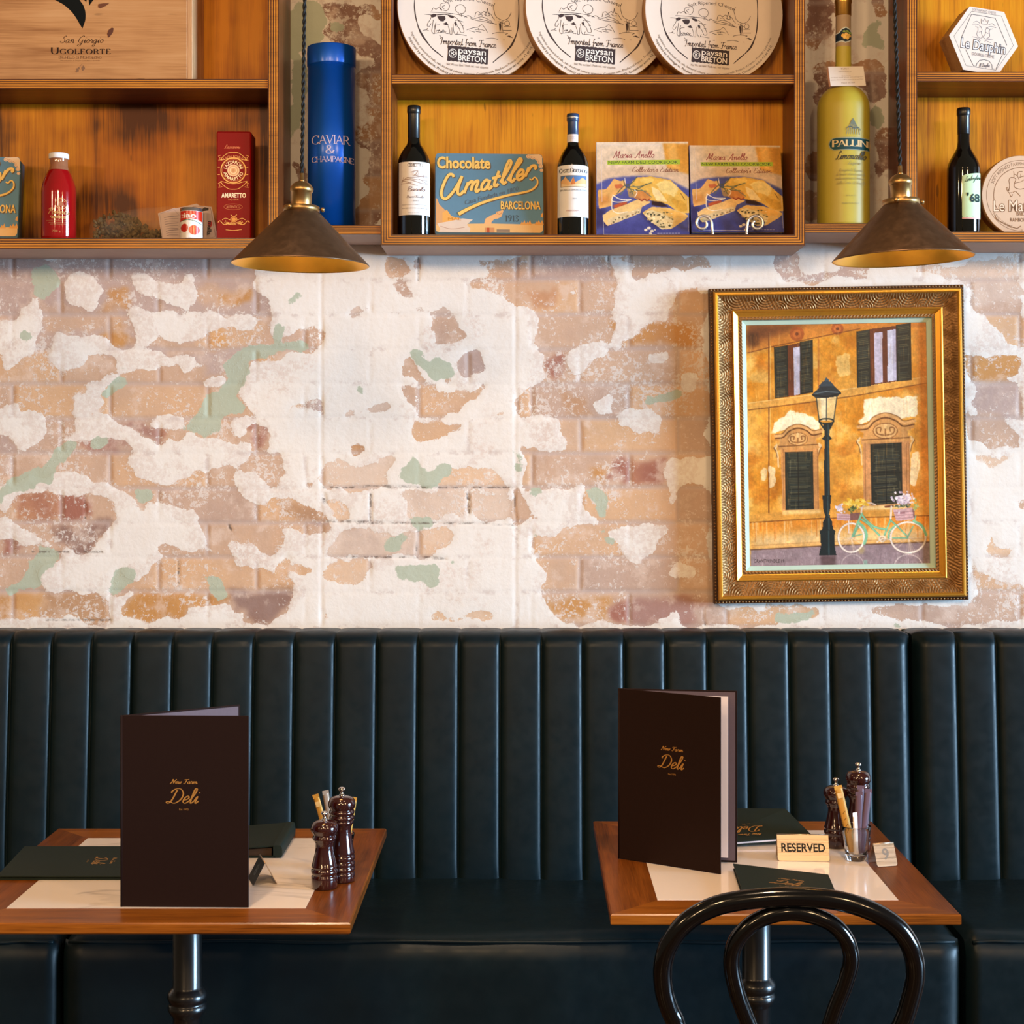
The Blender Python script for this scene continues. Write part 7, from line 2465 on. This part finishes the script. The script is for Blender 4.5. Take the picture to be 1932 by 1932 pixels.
def standing_menu(label, spine, front, back, h, lu, lv, pages_=True, z=TZ + .0008):
    t = thing('menu_folder', label, 'menu', (spine[0], spine[1], z))
    for nm, e, th in (('front_cover', front, .0026), ('back_cover', back, .0026)):
        dx, dy = e[0] - spine[0], e[1] - spine[1]
        w, ang = math.hypot(dx, dy), math.atan2(dy, dx)
        m = M()
        s = 1 if nm == 'back_cover' else 1
        m.box(.0, w, -th / 2, th / 2, 0, h, .0008)
        if nm == 'back_cover':
            m.box(.006, w - .004, -th / 2 - .0005, -th / 2 - .0001, .004, h - .003, mat=1)
        o = m.build(nm, [linen, lining], t, rot=(0, 0, ang))
        if nm == 'front_cover':
            a = Art(lambda x, y: ((x - 875) * UL + lu, (520 - y) * UL + lv), lambda u, v, e_: (u, -th / 2 - e_, v))
            logo(a)
            a.build('gold_lettering', goldf, o)
        if nm == 'back_cover' and pages_:
            pg_ = M()
            ph = math.atan2(dy, dx) + pages_
            pg_.box(.004, .213, -.0006, .0006, .012, h - .010)
            pg_.build('page', pagem, t, rot=(0, 0, ph))
    m = M()
    m.tube([(0, 0, 0), (0, 0, h)], .0022, 10)
    m.build('spine', linen, t)
    return t


standing_menu('dark brown menu standing half open on the left table', (-.708, 2.782), (-.4845, 2.776), (-.523, 2.905), .3345, .1068, .1935, 0)
standing_menu('dark brown menu standing half open on the right table with a white page showing', (.182, 3.12), (.367, 2.998), (.4096, 3.087), .3335, .115, .2005, R(-3.7))


def flat_menu(label, quad, th, lo, name='menu_booklet', open_=0.0, grow=None):
    """closed menu; quad = back-left, back-right, front-right, front-left of the top face; lo = logo centre (s, t), direction deg"""
    q = [Vector(v) for v in quad]
    c = (q[0] + q[1] + q[2] + q[3]) / 4
    c.z = min(v.z for v in q) - th
    t = thing(name, label, 'menu', c)
    q = [v - c for v in q]
    n = (q[1] - q[0]).cross(q[3] - q[0]).normalized()
    n = n if n.z > 0 else -n
    up = n * .0022
    dn = lambda d: [Vector((v.x, v.y, v.z - d)) for v in q]

    def slab(top, bot, ins=0.0):
        cc = (top[0] + top[1] + top[2] + top[3]) / 4
        f = lambda v: cc + (v - cc) * (1 - ins)
        m = M()
        A_, B_ = [f(v) for v in top], [f(v) - Vector((0, 0, top[0].z - bot[0].z)) if False else Vector((f(v).x, f(v).y, b.z)) for v, b in zip(top, bot)]
        m.add(A_ + B_, [(3, 2, 1, 0), (4, 5, 6, 7), (0, 1, 5, 4), (1, 2, 6, 5), (2, 3, 7, 6), (3, 0, 4, 7)])
        return m
    slab(q, dn(.0024)).build('front_cover', greenc, t)
    slab(dn(.0026), dn(th - .0026), .03).build('pages', pagem if th > .008 else greenc, t)
    bot = dn(th - .0024)
    slab([Vector((v.x, v.y, max(v.z, .0024))) if v.z < .0024 else v for v in bot], [Vector((v.x, v.y, max(0, v.z - .0024))) for v in bot]).build('back_cover', greenc, t)
    ex, ey = (q[1] - q[0]), (q[3] - q[0])
    o = q[0] + ex * lo[0] + ey * lo[1]
    ux = (ex.normalized() * math.cos(R(lo[2])) + (-ey).normalized() * math.sin(R(lo[2]))).normalized()
    uy = n.cross(ux).normalized()
    a = Art(lambda x, y: ((x - 875) * UL, (515 - y) * UL), lambda u, v, e: tuple(o + ux * u + uy * v + n * (e + .0001)))
    logo(a)
    a.build('gold_lettering', goldf, t.children[0])
    return t


zt = TZ + .0085
flat_menu('dark green menu lying flat on the left table, overhanging its left side', [(-1.005, 3.186, zt), (-.672, 3.186, zt), (-.655, 2.958, zt), (-.985, 2.958, zt)], .0075, (.52, .50, -90))
flat_menu('thick dark green menu lying on the left table behind the brown upright menu', [(-.655, 3.29, .772), (-.490, 3.305, .787), (-.486, 3.125, .775), (-.655, 3.125, .762)], .0, (.5, .5, 180)) if False else None
gm = thing('menu_binder', 'thick dark green menu binder lying behind the brown upright menu on the left table', 'menu', (-.575, 3.20, TZ + .0009))
m = M()
Z0, Z1 = .0, .024
L_, R_ = -.11, .082
m.add([(L_, -.08, .010), (R_, -.075, Z1), (R_ + .002, .10, Z1 + .006), (L_, .10, .014), (L_, -.08, .0075), (R_, -.075, Z1 - .0025), (R_ + .002, .10, Z1 + .0035), (L_, .10, .0115)], [(0, 1, 2, 3), (7, 6, 5, 4), (0, 4, 5, 1), (1, 5, 6, 2), (2, 6, 7, 3), (3, 7, 4, 0)])
m.build('front_cover', greenc, gm)
m = M()
m.box(L_, R_, -.078, .10, 0, .0025)
m.build('back_cover', greenc, gm)
m = M()
sec = catmull([(-.004, 0), (.010, .0005), (.0135, .006), (.0135, .018), (.010, .0255), (-.004, .0262)], 5)
m.grid([[(R_ + x, y, z * s_) for x, z in sec] for y, s_ in ((-.078, .93), (.101, 1.16))])
for y, s_, rv in ((-.078, .93, 0), (.101, 1.16, 1)):
    lp_ = [(R_ + x, y, z * s_) for x, z in sec]
    m.add(lp_, [tuple(range(len(lp_)))] if rv else [tuple(reversed(range(len(lp_))))])
m.build('spine', greenc, gm)
m = M()
m.add([(L_, -.074, .003), (R_ - .008, -.072, .003), (R_ - .008, .095, .003), (L_, .095, .003), (L_, -.074, .007), (R_ - .008, -.072, .018), (R_ - .008, .095, .022), (L_, .095, .009)], [(3, 2, 1, 0), (4, 5, 6, 7), (0, 1, 5, 4), (1, 2, 6, 5), (2, 3, 7, 6), (3, 0, 4, 7)])
m.build('pages', P('dark_brown_pages', (58, 40, 26), .7, var=.4, scale=300), gm)

b_ = .0008
flat_menu('dark green menu booklet lying askew behind the reserved sign', [(.385, 3.36, .797), (.545, 3.345, .799), (.582, 3.235, .768), (.36, 3.20, .7605)], .009, (.545, .60, 187))
flat_menu('dark green menu booklet lying in front of the reserved sign, nearest the chair', [(.3935, 3.025, .7645), (.560, 2.948, .7635), (.5462, 2.775, .7625), (.384, 2.80, .7630)], .0115, (.50, .42, -1))

# ---------------------------------------------------------------- mills
millw = P('dark_cherry_lacquer', (44, 14, 12), .14, coat=.8, crough=.05, var=.25, scale=30)
steel = P('polished_steel', (214, 206, 204), .12, 1.0, var=.04)


def mill(label, prof, knob, bot, k, loc, name, group=None):
    t = thing(name, label, 'mill', loc, (0, 0, 0), group)
    # body and turning head are separate pieces
    cut = prof[0]
    m = M()
    m.lathe([(r * k, (bot - y) * k) for r, y in prof[1]], 48)
    m.build('body', millw, t)
    m = M()
    m.lathe([(r * k, (bot - y) * k) for r, y in prof[2]], 48, cap0=True)
    m.build('head', millw, t)
    m = M()
    m.lathe([(r * k, (bot - y) * k) for r, y in knob], 28)
    m.build('knob', steel, t)
    return t


sm = (0, [(0, 1755), (200, 1755), (207, 1745), (207, 1580), (203, 1566), (190, 1556), (190, 1546), (204, 1532), (211, 1500), (206, 1468), (192, 1452), (192, 1440), (204, 1428), (204, 1412), (196, 1398), (184, 1340), (165, 1270), (146, 1190), (138, 1120), (141, 1070), (152, 1040), (164, 1024), (164, 1014), (176, 1004), (188, 980), (186, 952), (172, 934), (172, 922)],
      [(0, 921), (176, 920), (184, 905), (188, 890), (208, 868), (219, 830), (218, 795), (203, 755), (174, 722), (130, 700), (70, 688), (0, 684)])
smk = [(52, 692), (46, 676), (28, 660), (24, 632), (34, 614), (52, 598), (57, 582), (50, 562), (28, 552), (0, 549)]
ks = 200 / 1680 * 2.907 / F
m_s = mill('short dark wood mill on the left table, in front of the tall one', sm, smk, 1755, ks, (U(612, 1676, 2.907).x, 2.907, TZ + .0012), 'pepper_mill')
tall = (0, [(0, 1640), (202, 1640), (208, 1628), (208, 1520), (203, 1506), (192, 1498), (192, 1488), (205, 1476), (211, 1448), (205, 1420), (192, 1410), (205, 1396), (210, 1366), (204, 1338), (190, 1326), (190, 1314), (206, 1300), (210, 1270), (203, 1240), (190, 1228), (190, 1216), (200, 1206), (200, 1190), (186, 1120), (168, 1020), (152, 920), (146, 840), (150, 790), (162, 764), (164, 750), (178, 738), (188, 712), (182, 690), (174, 680)],
        [(0, 679), (178, 678), (194, 662), (200, 640), (194, 616), (180, 602), (180, 592), (196, 580), (202, 556), (196, 530), (184, 518), (184, 508), (204, 486), (216, 440), (214, 400), (196, 352), (160, 318), (110, 302), (60, 294), (0, 290)])
tk = [(50, 300), (46, 282), (30, 266), (25, 240), (36, 222), (54, 206), (58, 190), (50, 172), (28, 162), (0, 159)]
kt = 200 / 1680 * 2.95 / F
m_t = mill('tall dark wood mill on the left table, behind the short one', tall, tk, 1640, kt, (U(645, 1663, 2.955).x, 2.955, TZ + .0012), 'pepper_mill')
dup(m_s, (U(1577, 1600, 3.215).x, 3.215, TZ + .0012), (0, 0, 0), 'short dark wood mill on the right table, left of the tall one')
dup(m_t, (U(1619, 1606, 3.195).x, 3.195, TZ + .0012), (0, 0, 0), 'tall dark wood mill on the right table, behind the glass of sugar sticks')

# ---------------------------------------------------------------- tumblers with sugar sachets
gl = NT('clear_tumbler_glass')
gl.b.inputs['Base Color'].default_value = (.97, .98, .98, 1)
gl.b.inputs['Roughness'].default_value = .015
gl.b.inputs['Transmission Weight'].default_value = 1.0
gl.b.inputs['IOR'].default_value = 1.45
gn = gl.noise(8, 2)
gl.l(gl.ramp(gn, 0, 1, .01, .03), gl.b.inputs['Roughness'])


def tumbler(label, loc):
    m = M()
    m.lathe([(0, .0), (.0185, .0), (.0205, .0015), (.0225, .02), (.0270, .055), (.0288, .0655), (.0284, .0668), (.0276, .0655), (.0258, .055), (.0212, .022), (.0195, .0130), (.016, .0115), (0, .011)], 56)
    return tag(m.build('tumbler', gl.m, None, loc), label, 'glass')


def sachet(label, loc, rot, ln, wd, mat, art=None, group='sugar sticks in the right tumbler'):
    t = thing('sugar_sachet', label, 'sachet', loc, rot, group)
    m = M()
    rows = []
    for j in range(11):
        z = ln * j / 10
        th = .0016 * math.sin(math.pi * j / 10) ** .5 + .0002
        rows.append([(-wd / 2, 0, z), (-wd / 4, -th, z), (0, -th * 1.2, z), (wd / 4, -th, z), (wd / 2, 0, z), (wd / 4, th, z), (0, th * 1.2, z), (-wd / 4, th, z)])
    m.grid(rows, 0, True, closed_u=True)
    m.build('paper_tube', mat, t)
    for z in (0, ln):
        e = M()
        e.box(-wd / 2, wd / 2, -.0003, .0003, z - .004, z + .004)
        e.build('crimped_end', mat, t)
    if art:
        art(t, ln, wd)
    return t


kraft = P('raw_sugar_paper', (196, 146, 62), .5, var=.12, scale=60)
dpap = P('dark_plum_paper', (96, 74, 84), .3, var=.1)
wpap = P('white_paper', (226, 212, 200), .6, var=.05)


def sug_print(t, ln, wd):
    a = Art(lambda x, y: (x, y), lambda u, v, e: (u, -.0023 - e, v))
    a.rect(-wd * .32, ln * .84, wd * .32, ln * .92, (226, 196, 140))
    for i in range(4):
        a.stroke([(-wd * .2, ln * (.3 + i * .1)), (wd * .15, ln * (.33 + i * .1))], .0012, (120, 80, 30), False)
    a.build('print', paper, t)


gx, gy_ = U(1616, 1624, 3.105).x, 3.108
tumbler('small clear tumbler of sugar sticks beside the reserved sign', (gx, gy_, TZ + .0012))
zb_ = TZ + .0145
s_k = sachet('gold sugar stick leaning left out of the right tumbler', (gx - .006, gy_ + .002, zb_ + .002), (0, R(-13), 0), .128, .0155, kraft, sug_print)
for dx_, dy_, rx, ry, ln, lb in ((.004, .006, -4, 4, .125, 'dark plum sugar stick standing in the right tumbler, beside the gold one'), (.009, -.003, 0, 7, .122, 'dark plum sugar stick standing in the right tumbler, rightmost'), (.001, -.006, 3, 1, .118, 'dark plum sugar stick standing in the right tumbler, nearest the front')):
    sachet(lb, (gx + dx_, gy_ + dy_, zb_), (R(rx), R(ry), R(10 * dx_ * 100)), ln, .0145, dpap)
sachet('short torn white sugar packet in the right tumbler', (gx - .002, gy_ - .009, zb_), (R(2), R(-3), R(25)), .078, .012, wpap)
gx2, gy2_ = U(640, 1600, 3.04).x, 3.045
tumbler('small clear tumbler mostly hidden behind the mills on the left table', (gx2, gy2_, TZ + .0012))
g2 = 'sugar sticks in the left tumbler'
sachet('cream sugar stick rising highest behind the tall mill on the left table', (gx2 - .006, gy2_, zb_), (0, R(-9), R(20)), .134, .0125, P('silver_tan_paper', (150, 130, 112), .35, .3), None, g2)
sachet('gold sugar stick leaning left behind the mills on the left table', (gx2 - .010, gy2_ + .003, zb_), (0, R(-17), R(-10)), .127, .0125, kraft, sug_print, g2)
sachet('gold sugar stick leaning right behind the tall mill on the left table', (gx2 + .008, gy2_ + .003, zb_), (0, R(9), R(0)), .119, .0125, kraft, None, g2)

# ---------------------------------------------------------------- folded metal signs
brs = P('brushed_steel_sign', (206, 184, 160), .3, .9, var=.035, scale=3, stretch=(1, 60, 120), rvar=.05)
blk = P('black_sign_face', (16, 18, 20), .4)


def tent(name, label, mid, half, axis_deg, ht, spread, front_mat, art):
    """sheet folded over a ridge; local x along the ridge, front leaf falls to -y"""
    t = thing(name, label, 'sign', (mid[0], mid[1], TZ + .0012), (0, 0, R(axis_deg)))
    for nm, s in (('front_leaf', -1), ('back_leaf', 1)):
        m = M()
        n_ = 5
        pr = []
        c_ = .004
        pr += [(-half + c_ - c_ * math.cos(R(a_)), c_ - c_ * math.sin(R(a_))) for a_ in (0, 45, 90)][:0]
        pts = [(-half + c_, 0), (half - c_, 0), (half - c_ * .3, c_ * .3), (half, c_), (half, ht), (-half, ht), (-half, c_), (-half + c_ * .3, c_ * .3)]
        o = len(m.v)
        th = .0009
        fr = [(x, s * spread * (1 - z / ht) + (-th if s < 0 else 0), z) for x, z in pts]
        bk2 = [(x, s * spread * (1 - z / ht) + (0 if s < 0 else th), z) for x, z in pts]
        n8 = len(pts)
        m.add(fr + bk2, [tuple(range(n8)), tuple(reversed(range(n8, 2 * n8)))] + [(i, i + n8, (i + 1) % n8 + n8, (i + 1) % n8) for i in range(n8)])
        o_ = m.build(nm, front_mat if s < 0 else brs, t)
        if s < 0 and art:
            sl = math.hypot(spread, ht)
            a = Art(lambda x, y: (x, y), lambda u, v, e: (u, -spread * (1 - v / ht) - th - e - .0001, v))
            art(a)
            a.build('lettering', PRINT('sign_ink', .45), o_)
    m = M()
    m.tube([(-half, -.0002, ht - .0002), (half, -.0002, ht - .0002)], .0013, 10)
    m.build('ridge', brs, t)
    return t


tent('reserved_sign', 'folded steel sign reading RESERVED on the right table', (.5415, 3.118), .0500, -3.0, .0465, .020, brs, lambda a: a.text('RESERVED', -.0425, .0425, .0165, -.0145, (14, 12, 12), bold=.028))
tent('table_number', 'small folded steel table number beside the tumbler on the right table', (.690, 3.075), .0215, 14, .040, .018, brs, lambda a: a.text('9', -.0065, .0075, .012, -.019, (122, 110, 98), bold=.02))
tent('table_number', 'small black and steel table number beside the brown menu on the left table', (-.4895, 2.952), .0320, -72, .0405, .0215, blk, lambda a: a.text('8', -.008, .008, .012, -.019, (86, 92, 100)))
